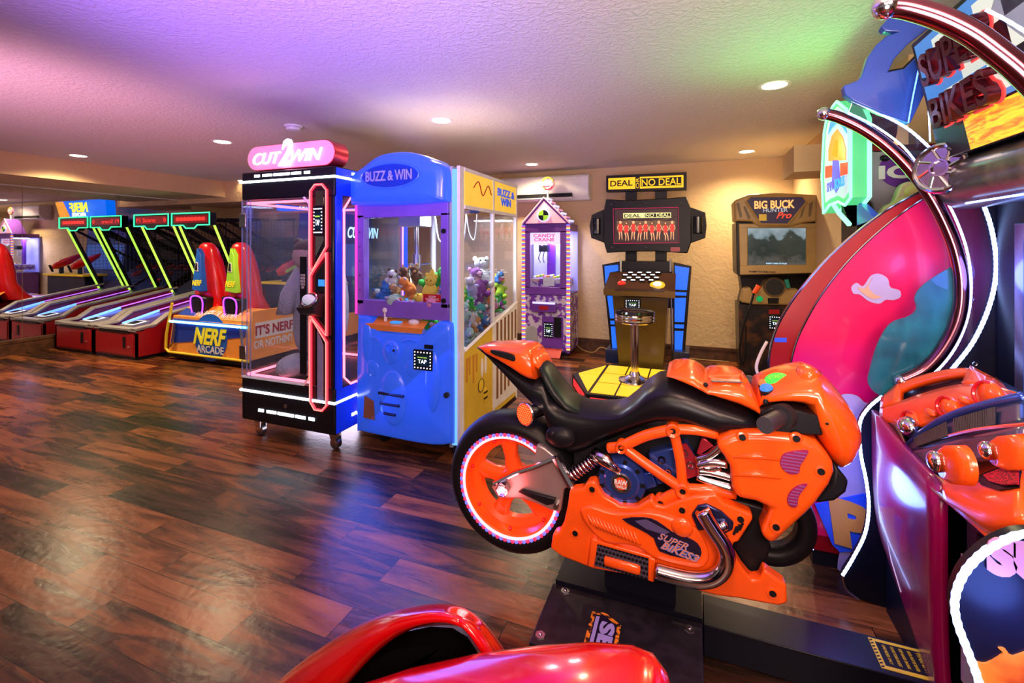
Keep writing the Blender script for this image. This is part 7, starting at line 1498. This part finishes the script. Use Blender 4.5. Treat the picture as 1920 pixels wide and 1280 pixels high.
# exhaust gasket and pipe
gk = MB().py(sz([(1082, 815), (1110, 775), (1150, 768), (1215, 800), (1270, 850), (1265, 880), (1220, 905), (1170, 880), (1110, 885)], sy), sy-0.006, ky+.002).build('exhaust_flange', 'navy_chrome', sk2, bevel=0.004) if mat('navy_chrome', (0.04, 0.05, 0.16), 0.2, 0.8) else None
MB().sph(S(1224, 865, sy-0.01), 0.016, 12, 8).build('flange_nut', 'chrome', gk, smooth=180)
for k in range(3): MB().tube([S(1270+k*13, 905-k*10, sy-.002), S(1285+k*13, 870-k*8, sy-.002)], 0.004, 5).build('fairing_slot', 'black', sk2)
ep = smoothpath([S(a, b_, sy-0.030) for a, b_ in ((1130, 800), (1150, 835), (1185, 890), (1222, 945), (1240, 1000), (1228, 1055), (1185, 1095), (1120, 1108), (1040, 1098), (925, 1068))], 6)
MB().tube(ep, 0.025, 16).build('exhaust_pipe', 'chrome', bk, smooth=180)
# motorcycle stand: step plates and pedestal
st_ = thing('bike_step_platform', 'black steel floor platform with bolts and SB3 emblem under the orange motorcycle', 'platform', (-0.22, 1.7, 0))
for y0_, y1_ in ((1.42, 1.705), (1.875, 2.16)):
    MB().box(-0.49, y0_, 0.012, 0.035, y1_, 0.120).build('step_plate', 'step_black', st_, bevel=0.004) if ('step_black' in M or mat('step_black', (0.010, 0.009, 0.013), 0.45, spec=0.3, bump=(120, 0.15, 0.002), var=(18, (0.018, 0.015, 0.022), 0.45, 0.6))) else None
MB().box(-0.48, 1.705, 0.012, 0.036, 1.875, 0.135).build('centre_channel', 'cab_black', st_)
MB().box(-0.30, 1.74, 0.135, -0.05, 1.84, 0.24).build('pivot_post', 'cab_black', st_)
for a, b_ in ((1060, 1107), (1293, 1179), (1013, 1190)):
    q = ZP(a, b_, 0.122); o = MB().lathe(q, [(0.001, 0.002), (0.017, 0.002), (0.019, -0.002)], ZU, 6).build('bolt_plate', 'steel', st_); MB().sph(q+Vector((0, 0, 0.002)), (0.007, 0.007, 0.005), 10, 6).build('bolt', 'chrome', o)
q = ZP(1132, 1190, 0.121)
eb = MB().pz([(q.x-0.055, q.y+0.085), (q.x-0.01, q.y+0.095), (q.x+0.048, q.y+0.06), (q.x+0.050, q.y-0.12), (q.x-0.055, q.y-0.12)], 0.120, 0.1212).build('emblem_flames', 'flame_orange', st_) if mat('flame_orange', (0.75, 0.25, 0.02), 0.4, var=(60, (0.03, 0.01, 0.01), 0.48, 0.54)) else None
MB().pz([(q.x-0.042, q.y+0.075), (q.x-0.012, q.y+0.080), (q.x+0.036, q.y+0.052), (q.x+0.038, q.y-0.12), (q.x-0.042, q.y-0.12)], 0.1212, 0.1218).build('emblem_plate', 'decal_black', eb)
MB().pz([(q.x-0.038, q.y+0.068), (q.x-0.026, q.y+0.070), (q.x-0.026, q.y-0.12), (q.x-0.038, q.y-0.12)], 0.1218, 0.1222).build('emblem_bar', 'emblem_violet', eb) if mat('emblem_violet', (0.32, 0.30, 0.72), 0.35) else None
text('SB3', 'emblem_text', (q.x+0.006, q.y-0.03, 0.1220), (0, -1, 0), (1, 0, 0), 0.17, 0.050, 'emblem_violet', eb, 0.0008, bold=0.05)
# ================================================================ the red motorcycle at the bottom edge
rb = thing('motorcycle_ride', 'glossy red ride body with deep black opening at the bottom edge of the photo', 'motorcycle ride', (-0.35, 0.8, 0))
ys_ = 0.78
outl = [(400, 1420), (470, 1310), (520, 1262), (600, 1208), (680, 1165), (750, 1146), (820, 1138), (862, 1146), (892, 1170), (925, 1215), (955, 1262), (985, 1330)]
inn = [(520, 1460), (590, 1330), (632, 1275), (672, 1228), (715, 1190), (758, 1168), (805, 1158), (846, 1161), (874, 1178), (903, 1222), (930, 1275), (955, 1340)]
O1 = [YP(a, b_, ys_+0.02) for a, b_ in outl]; I1 = [YP(a, b_, ys_-0.055) for a, b_ in inn]
back = [p+Vector((-0.02, 0.09, -0.10)) for p in O1]
patch([back, [p+Vector((0, 0.03, -0.012)) for p in O1], [a.lerp(b_, .45)+Vector((0, 0, .004)) for a, b_ in zip(O1, I1)], I1, [p+Vector((0.006, 0.03, -0.02)) for p in I1]], 'tail_shell', 'red_gloss', rb, 0.012)
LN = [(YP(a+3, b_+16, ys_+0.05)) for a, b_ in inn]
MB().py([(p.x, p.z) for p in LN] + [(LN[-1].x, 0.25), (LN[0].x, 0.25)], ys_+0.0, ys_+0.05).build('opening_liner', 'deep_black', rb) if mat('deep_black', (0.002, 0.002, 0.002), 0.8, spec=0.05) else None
secs = []
for a, tp, dz, hw in ((560, 1330, .25, .10), (640, 1284, .25, .13), (760, 1252, .26, .15), (880, 1230, .27, .16), (1000, 1216, .28, .165), (1100, 1210, .28, .165), (1180, 1213, .28, .16), (1222, 1224, .27, .15), (1250, 1250, .25, .13), (1268, 1290, .21, .10), (1276, 1340, .15, .06)):
    t_ = YP(a, tp, 0.66); secs.append((Vector((t_.x, 0.60, t_.z-dz/2)), Vector((0, hw*0.75, 0)), Vector((0, 0, dz/2))))
tkb = MB().loft(secs, 28, 3.2).build('tank_body', 'red_gloss', rb, smooth=180)
MB().box(-0.42, 0.50, 0.0, -0.05, 0.74, 0.48).build('pedestal', 'cab_black', rb)
